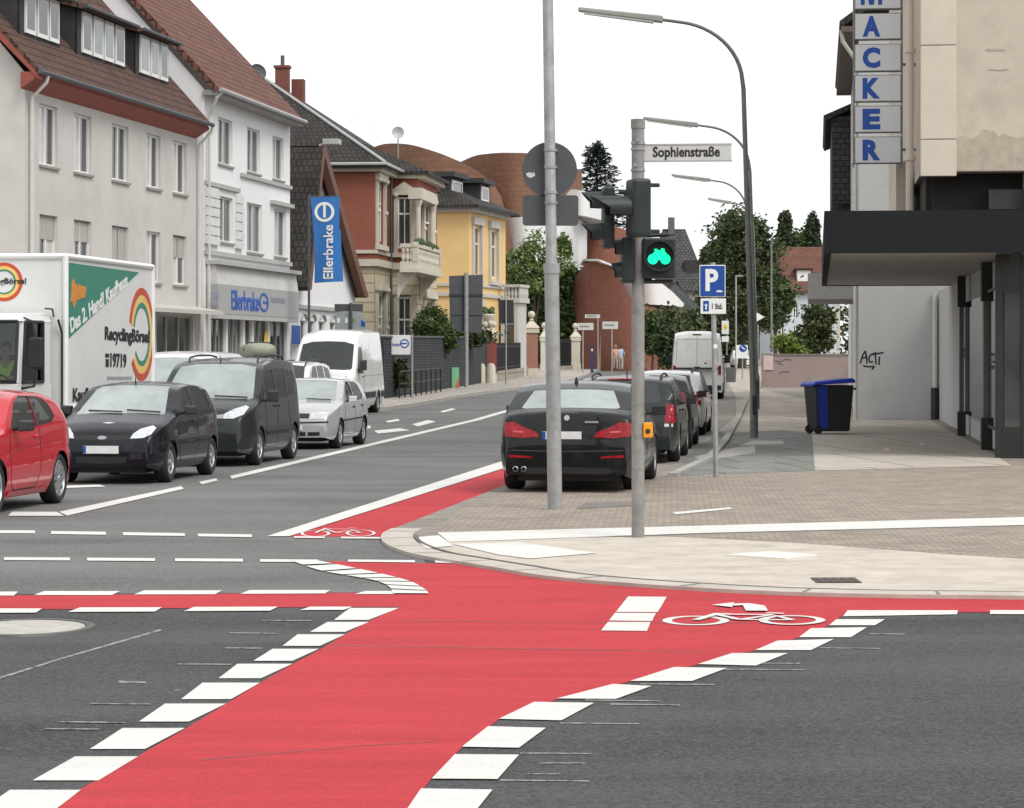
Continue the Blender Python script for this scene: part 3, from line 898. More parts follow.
    def mirrors(s, x, z, m, sz=(.10, .17, .13), dy=.0):
        for sg in (1, -1):
            ax = 'left' if sg > 0 else 'right'
            p, n = s.ray(ax, (x + .02, z))
            if p is None: continue
            mb = MB().use(m)
            a, b, c = sz
            y0 = p.y + sg * (0.05 + dy)
            mb.hexa([(p.x - a * .3, y0, z - .01), (p.x + a * .7, y0 + sg * .02, z), (p.x + a * .45, y0 + sg * b, z + .01), (p.x - a * .3, y0 + sg * b, z - .0)],
                    [(p.x - a * .3, y0, z + c), (p.x + a * .5, y0 + sg * .02, z + c * .9), (p.x + a * .35, y0 + sg * b, z + c * .85), (p.x - a * .3, y0 + sg * b, z + c)])
            mb.use(M['trim']); mb.tube([(p.x, p.y - sg * .02, z + .01), (p.x, y0 + sg * .03, z + .04)], .022, 6)
            mb.build('mirror', parent=s.root, bevel=.035)

    def plate(s, end, z, y=0.0, w=.52, h=.11, strip=True):
        p, n = s.ray(end, (y, z)); sg = 1 if end == 'front' else -1
        X = p.x + sg * .006
        for q in (-w / 2, w / 2):
            pp, _ = s.ray(end, (y + q, z))
            if pp is not None: X = max(X, pp.x * 1 + .006) if sg > 0 else min(X, pp.x - .006)
        mb = MB().use(M['plate']); mb.box(min(X, X + sg * .012), max(X, X + sg * .012), y - w / 2, y + w / 2, z - h / 2, z + h / 2)
        mb.use(M['blue_sign']); e = X + sg * .012
        yb = (y + sg * (-w / 2), y + sg * (-w / 2 + .045))
        # blue band on the left-hand end as it is read
        yb = (y - w / 2, y - w / 2 + .045) if sg < 0 else (y + w / 2 - .045, y + w / 2)
        if sg < 0: yb = (y + w / 2 - .045, y + w / 2)
        else: yb = (y - w / 2, y - w / 2 + .045)
        mb.box(min(e, e + sg * .002), max(e, e + sg * .002), yb[0], yb[1], z - h / 2 + .004, z + h / 2 - .004)
        return mb.build('number_plate', parent=s.root)

    def wipers(s, pts):
        mb = MB().use(M['trim'])
        for a, b in pts:
            q = []
            for t in (0, .33, .66, 1):
                p, n = s.ray('front', (a[0] + (b[0] - a[0]) * t, a[1] + (b[1] - a[1]) * t))
                if p is not None: q.append(p + n * .02)
            if len(q) > 1: mb.tube(q, .011, 5)
        return mb.build('wiper', parent=s.root)

    def antenna(s, x, h, back=0.15):
        p, n = s.ray('top', (x, 0.0))
        mb = MB().use(M['trim']); mb.tube([p, p + Vector((-back, 0, h))], [.012, .004], 5)
        mb.build('antenna', parent=s.root)

    def rails(s, x0, x1, y, m, h=.05):
        for sg in (1, -1):
            q = []
            for t in (0, .03, .25, .5, .75, .97, 1):
                p, n = s.ray('top', (x0 + (x1 - x0) * t, sg * y))
                if p is not None: q.append(p + Vector((0, 0, h if 0 < t < 1 else 0)))
            mb = MB().use(m); mb.tube(q, .018, 6); mb.build('roof_rail', parent=s.root, smooth=True)

    def handles(s, pts, m, w=.16):
        for ax, sg in (('left', 1), ('right', -1)):
            for x, z in pts:
                p, n = s.ray(ax, (x, z))
                mb = MB().use(m); mb.box(p.x - w / 2, p.x + w / 2, min(p.y - sg * .01, p.y + sg * .028), max(p.y - sg * .01, p.y + sg * .028), z - .016, z + .016)
                mb.build('door_handle', parent=s.root, bevel=.008)

    def place(s, wheel_pt, heading, axle='rear', side='left', z=0.0):
        """put the outer face of one wheel on a ground point; heading = direction the front points"""
        fx, fy = heading.normalized()
        lx = s.L / 2 - s.wx[0 if axle == 'front' else 1]
        ly = (s.W / 2 - .02) * (1 if side == 'left' else -1)
        x = wheel_pt[0] - (fx * lx - fy * ly); y = wheel_pt[1] - (fy * lx + fx * ly)
        s.root.location = (x, y, rise(y) + z); s.root.rotation_euler = (0, 0, math.atan2(fy, fx))
        # follow the slope of the street
        sl = (rise(y + 1) - rise(y - 1)) / 2 * (1 if fy > 0 else -1)
        s.root.rotation_euler = (0, -math.atan(sl), math.atan2(fy, fx))


def mirror_half(p):          # polygon in (y,z) given for y>=0 -> full symmetric polygon
    return p + [(-y, z) for y, z in p[::-1]]


def flip(p): return [(-y, z) for y, z in p]


# ---------------------------------------------------------------- dark blue hatchback in the queue
OD = V2(-0.128, -1.0)       # oncoming traffic heads towards the junction
HATCH = dict(L=3.92, W=1.68, wb=2.49, fo=.78, r=.295, gc=.19, tumble=.26, rim=.62,
             top=[(0, .50), (.025, .60), (.07, .70), (.16, .78), (.40, .88), (.95, 1.01), (1.06, 1.04), (1.70, 1.385), (1.95, 1.43), (2.4, 1.455), (2.95, 1.435), (3.35, 1.37), (3.74, 1.02), (3.86, .90), (3.90, .7), (3.92, .52)],
             belt=[(0, .66), (.4, .80), (1.0, .93), (2.2, .965), (3.9, 1.01)])
navy = car_paint('navy_car_paint', (0.006, 0.007, 0.012), .1)
c = Car('hatchback', 'dark navy blue small hatchback waiting first in the queue behind the stop line', 'car', HATCH, navy)
c.decal('front', [mirror_half([(0.0, 1.005), (.40, .998), (.62, .985), (.665, .99), (.535, 1.385), (.3, 1.402), (0, 1.408)])], M['sky_painted_glass'], 'windscreen')
c.both([[(1.42, .985), (1.50, .955), (2.18, .985), (2.20, 1.365), (1.98, 1.36), (1.80, 1.29)]], M['glass'], 'side_window')
c.both([[(2.26, .99), (3.05, 1.02), (3.24, 1.10), (3.10, 1.30), (2.9, 1.345), (2.26, 1.365)]], M['glass'], 'side_window')
for f in (lambda p: p, flip):
    c.decal('front', [f([(.41, .655), (.60, .665), (.70, .715), (.725, .80), (.66, .835), (.52, .79), (.44, .72)])], M['lamp_glass'], 'headlight', off=.006)
    c.decal('front', [f([(.42, .36), (.60, .37), (.60, .46), (.42, .45)])], M['trim'], 'fog_lamp')
c.decal('front', [mirror_half([(0, .625), (.40, .64), (.42, .70), (0, .705)])], M['trim'], 'grille')
c.decal('front', [mirror_half([(0, .30), (.36, .31), (.38, .40), (0, .40)])], M['trim'], 'lower_grille')
c.decal('front', [[(.07 * math.cos(k * .52), .665 + .026 * math.sin(k * .52)) for k in range(12)]], M['chrome'], 'emblem', off=.010)
c.decal('front', [[(.0, .86), (.10, .872), (.02, .882), (-.10, .872)]], mat('white_leaf_sticker', (.5, .5, .52), .5), 'bonnet_emblem', off=.004)
c.plate('front', .50)
c.both([[(.18, .57), (2.9, .60), (2.9, .625), (.18, .60)]], M['trim'], 'rub_strip', off=.008)
for ax in ('left', 'right'):
    c.line(ax, [(1.30, .98), (1.22, .80), (1.24, .42), (1.4, .28), (2.15, .27), (2.30, .45), (2.32, .98)], .012, M['trim'], 'door_gap')
c.mirrors(1.45, .975, M['black']); c.handles([(2.15, .86)], M['trim'])
c.wipers([((.60, 1.0), (.10, 1.03)), ((.05, 1.005), (-.48, 1.02))]); c.antenna(1.85, .12, -.02)
c.place(P(171, 482.5), OD, 'front', 'left'); hatch = c
# ---------------------------------------------------------------- dark grey van-like family car behind it
MPV = dict(L=4.38, W=1.81, wb=2.73, fo=.88, r=.315, gc=.20, tumble=.13, rim=.64, kf=.22, rf=.8,
           top=[(0, .56), (.03, .72), (.08, .84), (.18, .95), (.5, 1.06), (.82, 1.14), (1.52, 1.66), (1.75, 1.74), (2.3, 1.80), (3.4, 1.81), (4.05, 1.77), (4.22, 1.70), (4.30, 1.2), (4.36, .9), (4.38, .5)],
           belt=[(0, .78), (.4, .92), (.9, 1.06), (2.4, 1.08), (4.38, 1.10)])
c = Car('family_van', 'dark grey tall family van with black roof rails standing behind the navy hatchback', 'car', MPV, car_paint('dark_grey_car_paint', (0.030, 0.034, 0.036), .3))
c.decal('front', [mirror_half([(0, 1.13), (.5, 1.115), (.73, 1.11), (.775, 1.14), (.66, 1.655), (.4, 1.70), (0, 1.705)])], M['sky_painted_glass'], 'windscreen')
c.both([[(1.15, 1.10), (1.24, 1.07), (1.30, 1.36), (1.22, 1.28)]], M['glass'], 'quarter_window')
c.both([[(1.36, 1.08), (2.20, 1.10), (2.20, 1.60), (1.74, 1.585), (1.5, 1.46)]], M['glass'], 'side_window')
c.both([[(2.28, 1.10), (3.10, 1.12), (3.10, 1.61), (2.28, 1.605)]], M['glass'], 'side_window')
c.both([[(3.20, 1.14), (3.95, 1.17), (4.0, 1.30), (3.85, 1.56), (3.20, 1.60)]], M['glass'], 'side_window')
for f in (lambda p: p, flip):
    c.decal('front', [f([(.44, .80), (.62, .80), (.76, .86), (.80, .98), (.74, 1.01), (.58, .95), (.46, .88)])], M['lamp_glass'], 'headlight', off=.006)
    c.decal('front', [f([(.55, .44), (.68, .44), (.68, .54), (.55, .54)])], M['trim'], 'fog_lamp')
    c.decal('front', [f([(.05, .80), (.43, .80), (.46, .87), (.05, .83)])], M['chrome'], 'grille_bar', off=.008)
c.decal('front', [mirror_half([(0, .68), (.48, .69), (.46, .78), (0, .775)])], M['trim'], 'grille')
c.decal('front', [mirror_half([(0, .34), (.45, .35), (.48, .48), (0, .48)])], M['trim'], 'lower_grille')
c.decal('front', [mirror_half([(0, .84), (.10, .80), (.10, .83), (0, .88)])], M['chrome'], 'emblem', off=.012)
c.plate('front', .59)
c.both([[(1.32, .50), (3.05, .50), (3.05, .56), (1.32, .56)]], M['trim'], 'rub_strip', off=.010)
for ax in ('left', 'right'):
    c.line(ax, [(1.34, 1.07), (1.30, .60), (1.36, .30), (2.2, .28), (2.24, 1.08)], .012, M['trim'], 'door_gap')
    c.line(ax, [(2.24, .30), (3.06, .30), (3.22, .62), (3.15, 1.10)], .012, M['trim'], 'door_gap')
c.mirrors(1.30, 1.06, M['black'], (.11, .18, .2)); c.handles([(2.08, .98), (2.36, .98)], M['trim'])
c.rails(1.95, 3.95, .60, M['black'], .07); c.wipers([((.68, 1.125), (.12, 1.15)), ((.0, 1.12), (-.6, 1.15))]); c.antenna(1.75, .10, -.01)
c.place(P(260, 465.3), OD, 'front', 'left')
# ---------------------------------------------------------------- silver hatchback
GOLF = dict(L=4.15, W=1.735, wb=2.51, fo=.85, r=.305, gc=.19, tumble=.25, rim=.62, kf=.17,
            top=[(0, .50), (.025, .62), (.06, .70), (.14, .755), (.40, .85), (1.05, .965), (1.16, 1.0), (1.92, 1.375), (2.2, 1.425), (2.6, 1.44), (3.3, 1.415), (3.58, 1.35), (3.98, .99), (4.08, .88), (4.13, .7), (4.15, .5)],
            belt=[(0, .66), (.4, .78), (1.0, .90), (2.4, .935), (4.15, .97)])
c = Car('hatchback', 'silver five door hatchback third in the queue, behind the dark grey van', 'car', GOLF, car_paint('silver_car_paint', (0.45, 0.46, 0.465), .3, .3))
c.decal('front', [mirror_half([(0, .985), (.4, .978), (.64, .965), (.685, .98), (.56, 1.36), (.3, 1.385), (0, 1.39)])], M['sky_painted_glass'], 'windscreen')
c.both([[(1.50, .95), (1.58, .935), (2.35, .955), (2.35, 1.365), (2.10, 1.36), (1.9, 1.27)]], M['glass'], 'side_window')
c.both([[(2.42, .955), (3.22, .975), (3.38, 1.05), (3.15, 1.30), (2.95, 1.345), (2.42, 1.365)]], M['glass'], 'side_window')
for f in (lambda p: p, flip):
    c.decal('front', [f([(.40, .62), (.70, .63), (.755, .70), (.74, .755), (.60, .765), (.40, .74)])], M['lamp_glass'], 'headlight', off=.006)
    c.decal('front', [f([(.36, .28), (.60, .29), (.60, .36), (.36, .36)])], M['trim'], 'fog_lamp')
c.decal('front', [mirror_half([(0, .635), (.38, .635), (.38, .73), (0, .735)])], M['trim'], 'grille')
c.decal('front', [mirror_half([(0, .53), (.75, .545), (.75, .575), (0, .56)])], M['trim'], 'bumper_strip', off=.008)
c.decal('front', [mirror_half([(0, .28), (.32, .28), (.32, .36), (0, .36)])], M['trim'], 'lower_grille')
c.decal('front', [[(.055 * math.cos(k * .52), .685 + .055 * math.sin(k * .52)) for k in range(12)]], M['chrome'], 'emblem', off=.012)
c.plate('front', .45)
c.both([[(.9, .56), (3.2, .58), (3.2, .61), (.9, .59)]], M['trim'], 'rub_strip', off=.010)
for ax in ('left', 'right'):
    c.line(ax, [(1.36, .94), (1.30, .60), (1.40, .28), (2.38, .27), (2.40, .94)], .012, M['trim'], 'door_gap')
    c.line(ax, [(2.40, .28), (3.0, .30), (3.2, .60), (3.3, .97)], .012, M['trim'], 'door_gap')
c.mirrors(1.50, .94, car_paint('mirror_silver', (0.52, 0.53, 0.535), .25)); c.handles([(2.25, .83), (3.15, .85)], M['trim'])
c.wipers([((.6, .98), (.1, 1.0))]); c.place(P(340.5, 448.5), OD, 'front', 'left'); c.root.scale = (1, 1, .965)
# ---------------------------------------------------------------- red hatchback at the left edge
REDC = dict(L=3.95, W=1.68, wb=2.47, fo=.82, r=.315, gc=.17, tumble=.28, rim=.72, spokes=10, crown=.05,
            top=[(0, .50), (.025, .62), (.06, .70), (.16, .77), (.40, .86), (.98, .98), (1.10, 1.01), (1.78, 1.37), (2.05, 1.43), (2.4, 1.45), (2.95, 1.425), (3.35, 1.35), (3.50, 1.29), (3.80, .96), (3.88, .85), (3.93, .7), (3.95, .5)],
            belt=[(0, .66), (.4, .80), (1.0, .92), (2.2, .96), (3.95, 1.02)])
c = Car('hatchback', 'bright red hatchback cut off by the left picture edge, beside the stop line', 'car', REDC, car_paint('red_car_paint', (0.50, 0.015, 0.028), .1))
c.decal('front', [mirror_half([(0, .99), (.4, .985), (.62, .975), (.66, .99), (.53, 1.37), (0, 1.39)])], M['sky_painted_glass'], 'windscreen')
c.both([[(1.40, .985), (1.50, .95), (2.34, .985), (2.36, 1.355), (2.05, 1.36), (1.8, 1.28)]], M['glass'], 'side_window')
c.both([[(2.46, .99), (2.98, 1.02), (3.16, 1.10), (3.06, 1.25), (2.8, 1.34), (2.44, 1.355)]], M['glass'], 'side_window')
c.both([[(2.37, .985), (2.43, .99), (2.41, 1.355), (2.37, 1.355)]], M['trim'], 'pillar_trim', off=.006)
c.decal('rear', [mirror_half([(0, 1.02), (.5, 1.03), (.56, 1.05), (.45, 1.30), (0, 1.33)])], M['glass'], 'rear_window')
for f in (lambda p: p, flip):
    c.decal('rear', [f([(.50, .80), (.70, .78), (.74, .95), (.55, .97)])], M['tail_red'], 'tail_light', off=.006)
    c.decal('front', [f([(.40, .62), (.66, .64), (.72, .74), (.5, .74)])], M['lamp_glass'], 'headlight', off=.006)
c.both([[(3.72, .80), (3.88, .79), (3.86, .95), (3.78, .97)]], M['tail_red'], 'tail_light', off=.006)
c.decal('front', [mirror_half([(0, .66), (.36, .665), (.38, .715), (0, .715)])], M['trim'], 'grille'); c.decal('front', [mirror_half([(0, .28), (.50, .29), (.52, .38), (0, .38)])], M['trim'], 'lower_grille')
c.plate('rear', .66); c.plate('front', .50)
for ax in ('left', 'right'):
    c.line(ax, [(1.36, .95), (1.28, .7), (1.32, .36), (1.45, .26), (2.30, .26), (2.44, .45), (2.47, .97)], .014, M['trim'], 'door_gap')
    c.line(ax, [(1.2, .72), (3.0, .80)], .012, mat('body_crease', (0.33, 0.01, 0.02), .3, coat=1), 'body_crease', off=.002)
c.both([[(1.25, .20), (2.72, .20), (2.72, .25), (1.25, .25)]], mat('red_skirt', (0.42, 0.012, 0.022), .3, coat=1), 'sill_skirt', off=.018)
c.mirrors(1.48, .955, M['black'], (.13, .19, .13)); c.handles([(2.28, .87)], car_paint('red_handle', (0.50, 0.015, 0.028)))
c.place(P(60, 503.5), OD, 'rear', 'left')
# ---------------------------------------------------------------- white delivery vans
VAN = dict(L=5.9, W=1.99, wb=3.66, fo=1.0, r=.34, gc=.24, tumble=.075, rim=.6, kf=.20, rf=1.0, kr=.06, rr=.4, crown=.10, cexp=3.2, tw=.22,
           top=[(0, .62), (.03, .86), (.10, 1.05), (.3, 1.17), (.75, 1.29), (.92, 1.35), (1.70, 2.28), (1.95, 2.46), (2.4, 2.56), (3.0, 2.60), (5.6, 2.60), (5.78, 2.56), (5.86, 2.35), (5.885, 1.5), (5.9, .55)],
           belt=[(0, .85), (.5, 1.08), (1.0, 1.24), (2.4, 1.26), (5.9, 1.26)])
white = car_paint('white_van_paint', (0.82, 0.82, 0.80))
def van(label, group):
    c = Car('delivery_van', label, 'van', VAN, white)
    tag(c.root, group=group)
    c.decal('front', [mirror_half([(0, 1.40), (.6, 1.37), (.80, 1.38), (.84, 1.42), (.79, 2.14), (.5, 2.22), (0, 2.24)])], M['glass'], 'windscreen')
    c.both([[(1.30, 1.36), (1.42, 1.26), (2.20, 1.26), (2.20, 2.05), (1.80, 2.06), (1.62, 1.85)]], M['glass'], 'side_window')
    for f in (lambda p: p, flip):
        c.decal('front', [f([(.55, .90), (.80, .92), (.86, 1.10), (.78, 1.20), (.62, 1.08)])], M['lamp_glass'], 'headlight', off=.008)
        c.decal('rear', [f([(.80, .95), (.90, .95), (.90, 1.30), (.80, 1.30)])], M['tail_red'], 'tail_light', off=.010)
    c.decal('front', [mirror_half([(0, .82), (.5, .84), (.56, .98), (0, 1.0)])], M['trim'], 'grille')
    c.decal('front', [mirror_half([(0, .36), (.80, .37), (.82, .66), (0, .66)])], M['trim'], 'bumper', off=.012)
    c.decal('rear', [mirror_half([(0, .38), (.90, .38), (.90, .56), (0, .56)])], M['trim'], 'bumper', off=.03)
    c.both([[(1.45, .50), (4.15, .50), (4.15, .68), (1.45, .68)]], M['trim'], 'rub_strip', off=.014)
    c.both([[(5.05, .50), (5.80, .50), (5.80, .68), (5.05, .68)]], M['trim'], 'rub_strip', off=.014)
    gap = mat('grey_panel_gap', (0.22, 0.22, 0.22), .6)
    for ax in ('left', 'right'):
        c.line(ax, [(1.28, 1.30), (1.35, .6), (1.5, .42), (2.22, .42), (2.26, 2.12)], .014, gap, 'door_gap')
        c.line(ax, [(2.32, .42), (2.32, 2.2)], .014, gap, 'door_gap'); c.line(ax, [(3.5, .70), (3.5, 2.2)], .014, gap, 'door_gap')
        c.line(ax, [(2.3, 1.18), (5.8, 1.18)], .02, gap, 'side_crease')
        c.line(ax, [(5.80, .7), (5.80, 2.3)], .016, gap, 'door_gap')
    c.line('rear', [(0, .58), (0, 2.42)], .018, gap, 'door_gap')
    c.line('rear', [(-.78, 1.42), (-.76, 2.30), (.76, 2.30), (.78, 1.42)], .016, gap, 'door_crease')
    c.decal('rear', [[(-.12, 1.20), (.12, 1.20), (.12, 1.26), (-.12, 1.26)]], M['trim'], 'door_handle', off=.01)
    c.decal('rear', [[(.55, .98), (.66, .98), (.66, 1.05), (.55, 1.05)]], M['trim'], 'door_latch', off=.01)
    c.decal('rear', [[(-.35, 1.36), (-.28, 1.36), (-.28, 1.42), (-.35, 1.42)]], M['trim'], 'emblem', off=.008)
    c.decal('rear', [[(-.16, 2.44), (.16, 2.44), (.16, 2.49), (-.16, 2.49)]], M['trim'], 'brake_light', off=.008)
    c.plate('rear', .78, .35)
    c.plate('front', .58)
    c.mirrors(1.35, 1.36, M['black'], (.16, .22, .32)); c.handles([(2.12, 1.16)], M['trim'], .2)
    return c
c = van('white high roof delivery van parked at the left kerb, its front towards the junction', 'white delivery vans')
c.place(P(378, 412.5), OD, 'rear', 'left')
c = van('white high roof delivery van seen from behind, parked ahead of the row of dark cars', 'white delivery vans')
c.place(V2(8.05, 101.0), V2(.085, 1), 'rear', 'right')
# ---------------------------------------------------------------- white cars of the other queue lane
SUV = dict(L=4.5, W=1.84, wb=2.65, fo=.88, r=.34, gc=.24, tumble=.17, rim=.64,
           top=[(0, .62), (.03, .80), (.08, .92), (.2, .99), (.5, 1.06), (1.0, 1.13), (1.1, 1.16), (1.85, 1.60), (2.1, 1.66), (2.7, 1.71), (3.6, 1.70), (4.1, 1.63), (4.3, 1.3), (4.42, 1.05), (4.5, .55)],
           belt=[(0, .84), (.4, .95), (1.0, 1.06), (2.4, 1.10), (4.5, 1.13)])
c = Car('estate_car', 'white car with black roof rails in the far queue lane, behind the silver hatchback', 'car', SUV, car_paint('off_white_car_paint', (0.66, 0.66, 0.655)))
c.decal('front', [mirror_half([(0, 1.16), (.5, 1.145), (.72, 1.14), (.76, 1.16), (.65, 1.585), (.4, 1.615), (0, 1.62)])], M['glass'], 'windscreen')
c.both([[(1.5, 1.09), (2.4, 1.11), (2.4, 1.59), (2.1, 1.58), (1.8, 1.42)]], M['glass'], 'side_window')
c.both([[(2.48, 1.11), (3.2, 1.13), (3.2, 1.60), (2.48, 1.59)]], M['glass'], 'side_window')
c.both([[(3.3, 1.15), (3.95, 1.2), (3.85, 1.52), (3.3, 1.59)]], M['glass'], 'side_window')
for f in (lambda p: p, flip): c.decal('front', [f([(.5, .80), (.72, .82), (.78, .95), (.6, .95)])], M['lamp_glass'], 'headlight', off=.006)
c.decal('front', [mirror_half([(0, .74), (.48, .76), (.48, .90), (0, .9)])], M['trim'], 'grille')
c.plate('front', .56); c.mirrors(1.55, 1.08, M['black']); c.rails(1.95, 3.9, .64, M['black'], .06); c.handles([(2.3, .98), (3.1, 1.0)], M['trim'])
p = at(281, 400, 62.5); c.root.location = (p.x, p.y, 0); c.root.rotation_euler = (0, 0, math.atan2(-1, -.128)); suv = c
# the roof box lies on its bars
mb = MB().use(mat('pale_green_roof_box', (0.26, 0.27, 0.20), .5, 0, .08, 3))
ring = []
for i, (x, w, h) in enumerate([(1.10, .14, .12), (1.05, .24, .22), (.8, .32, .31), (.3, .35, .37), (-.4, .35, .37), (-.9, .33, .34), (-1.05, .26, .26)]):
    ring.append([(x, w * math.copysign(abs(math.cos(a)) ** .6, math.cos(a)), .19 + .5 * h * math.copysign(abs(math.sin(a)) ** .6, math.sin(a))) for a in [k * math.pi / 8 for k in range(16)]])
for a, b in zip(ring, ring[1:]):
    for k in range(16): mb.face([a[k], a[(k + 1) % 16], b[(k + 1) % 16], b[k]])
mb.face(ring[0]); mb.face(ring[-1])
rb = mb.build('roof_box', smooth=True, angle=50)
mb = MB().use(M['black']); mb.tube([(.1, -.37, .2), (.1, -.25, .385), (.1, .25, .385), (.1, .37, .2)], .02, 6); mb.tube([(.45, -.45, -.01), (.45, .45, -.01)], .02, 6); mb.tube([(-.6, -.45, -.01), (-.6, .45, -.01)], .02, 6)
mb.build('strap', parent=rb)
tag(rb, 'pale olive green roof box strapped on top of the white car', 'roof box')
rb.location = suv.root.matrix_basis @ Vector((-.3, -.62, 1.76)); rb.rotation_euler = (0, 0, math.atan2(-1, -.128) + 0.35)
PV = dict(L=4.8, W=1.88, wb=3.0, fo=.9, r=.33, gc=.2, tumble=.11, rim=.62, crown=.06,
          top=[(0, .6), (.03, .82), (.1, .98), (.4, 1.10), (.8, 1.2), (1.6, 1.76), (1.9, 1.87), (2.4, 1.93), (4.2, 1.93), (4.6, 1.86), (4.72, 1.3), (4.8, .5)], belt=[(0, .8), (.5, 1.0), (1.0, 1.14), (4.8, 1.16)])
c = Car('passenger_van', 'white passenger van half hidden behind the box truck and the navy hatchback', 'van', PV, car_paint('white_car_paint', (0.70, 0.70, 0.70)))
c.decal('front', [mirror_half([(0, 1.21), (.6, 1.19), (.78, 1.20), (.70, 1.74), (.4, 1.79), (0, 1.80)])], M['sky_painted_glass'], 'windscreen')
c.both([[(1.35, 1.18), (2.2, 1.18), (2.2, 1.72), (1.75, 1.70)]], M['glass'], 'side_window')
c.both([[(2.3, 1.18), (3.3, 1.18), (3.3, 1.73), (2.3, 1.72)]], M['glass'], 'side_window')
c.both([[(3.4, 1.18), (4.4, 1.20), (4.35, 1.70), (3.4, 1.73)]], M['glass'], 'side_window')
for f in (lambda p: p, flip): c.decal('front', [f([(.5, .84), (.74, .86), (.78, 1.0), (.6, 1.0)])], M['lamp_glass'], 'headlight', off=.006)
c.decal('front', [mirror_half([(0, .7), (.5, .72), (.5, .82), (0, .82)])], M['trim'], 'grille'); c.plate('front', .55); c.mirrors(1.4, 1.16, M['black'], (.12, .2, .22))
p = at(182, 400, 56.5); c.root.location = (p.x, p.y, 0); c.root.rotation_euler = (0, 0, math.atan2(-1, -.128))
# ---------------------------------------------------------------- parked on the right: black saloon
SED = dict(L=4.9, W=1.87, wb=2.97, fo=.84, r=.325, gc=.18, tumble=.30, rim=.70, tw=.24, kr=.15, rr=.8, crown=.05,
           top=[(0, .50), (.025, .62), (.07, .70), (.16, .76), (.6, .87), (1.45, .985), (1.6, 1.02), (2.35, 1.395), (2.65, 1.45), (3.1, 1.465), (3.5, 1.43), (3.78, 1.36), (4.30, 1.105), (4.42, 1.085), (4.72, 1.085), (4.77, 1.06), (4.81, .95), (4.85, .82), (4.86, .74), (4.89, .68), (4.90, .45)],
           belt=[(0, .66), (.5, .80), (1.4, .92), (2.6, .955), (4.3, .985), (4.9, .96)])
c = Car('saloon_car', 'black saloon parked nearest the junction, its red tail lights towards the viewer', 'car', SED, car_paint('black_car_paint', (0.006, 0.0065, 0.007), .0))
c.decal('rear', [mirror_half([(0, 1.115), (.45, 1.108), (.62, 1.10), (.665, 1.115), (.545, 1.34), (.3, 1.355), (0, 1.36)])], M['sky_painted_glass'], 'rear_window', off=.008)
c.both([[(1.95, .985), (2.05, .965), (2.85, .985), (2.85, 1.36), (2.55, 1.35), (2.3, 1.25)]], M['glass'], 'side_window')
c.both([[(2.93, .985), (3.75, 1.01), (4.02, 1.06), (3.80, 1.22), (3.5, 1.33), (2.93, 1.36)]], M['glass'], 'side_window')
c.both([[(1.9, .955), (4.1, 1.045), (4.1, 1.06), (1.9, .972)]], M['chrome'], 'window_trim', off=.007)
for f in (lambda p: p, flip):
    c.decal('rear', [f([(.36, .735), (.62, .72), (.83, .745), (.87, .80), (.83, .925), (.70, .93), (.56, .86), (.40, .80)])], M['tail_red'], 'tail_light', off=.008, maxe=.04)
    c.line('rear', [f([(.58, .80)])[0], f([(.84, .815)])[0]], .022, mat('tail_light_bar', (0.55, .05, .05), .2, coat=1), 'tail_light_bar', off=.012)
    c.decal('rear', [f([(.46, .455), (.76, .47), (.76, .50), (.46, .485)])], M['tail_red'], 'reflector', off=.006)
c.decal('rear', [mirror_half([(0, .54), (.8, .555), (.8, .568), (0, .553)])], mat('bumper_edge', (0.05, .052, .055), .35), 'bumper_edge', off=.005)
c.decal('rear', [mirror_half([(0, .26), (.45, .25), (.62, .27), (.58, .33), (0, .34)])], M['trim'], 'diffuser', off=.008)
c.decal('rear', [[(.036 * math.cos(k * .4), .985 + .036 * math.sin(k * .4)) for k in range(16)]], M['chrome'], 'emblem', off=.010)
c.decal('rear', [[(-.42, .92), (-.24, .92), (-.24, .945), (-.42, .945)]], mat('badge_steel', (.25, .26, .27), .3, .8), 'badge', off=.006)
for y in (.56, .67):
    p, n = c.ray('rear', (y, .30))
    mb = MB().use(M['chrome']); mb.lathe([(.028, 0), (.038, .01), (.038, .12)], 14, Matrix.Translation((p.x - .03, y, .315)) @ Matrix.Rotation(math.pi / 2, 4, 'Y')); mb.build('exhaust', parent=c.root, smooth=True)
c.plate('rear', .755, .06)
p, n = c.ray('top', (3.35, 0)); mb = MB().use(M['black']); mb.hexa([(p.x - .10, -.03, p.z - .01), (p.x + .08, -.02, p.z - .01), (p.x + .08, .02, p.z - .01), (p.x - .10, .03, p.z - .01)], [(p.x - .09, -.008, p.z + .075), (p.x - .05, -.006, p.z + .07), (p.x - .05, .006, p.z + .07), (p.x - .09, .008, p.z + .075)]); mb.build('antenna', parent=c.root)
for ax in ('left', 'right'):
    c.line(ax, [(1.85, .95), (1.75, .6), (1.9, .25), (2.85, .24), (2.89, .96)], .012, M['trim'], 'door_gap'); c.line(ax, [(2.89, .26), (3.5, .28), (3.75, .6), (3.95, 1.0)], .012, M['trim'], 'door_gap')
c.mirrors(1.95, .97, M['black'], (.12, .20, .13)); c.handles([(2.75, .88), (3.75, .90)], M['trim'], .2)
c.decal('right', [[(3.35, .80), (3.5, .80), (3.5, .82), (3.35, .82)]], M['chrome'], 'side_trim', off=.01)
PD = V2(.118, 1)
c.place(P(507, 488.5, PZ), PD, 'rear', 'left', PZ)
EST = dict(L=4.65, W=1.78, wb=2.7, fo=.86, r=.315, gc=.18, tumble=.22, rim=.64, crown=.045,
           top=[(0, .5), (.03, .64), (.1, .74), (.4, .86), (1.2, .98), (1.32, 1.01), (2.05, 1.40), (2.4, 1.46), (2.9, 1.48), (3.7, 1.465), (4.12, 1.42), (4.24, 1.36), (4.50, 1.0), (4.56, .9), (4.62, .7), (4.65, .45)], belt=[(0, .66), (.5, .8), (1.2, .92), (4.65, .98)])
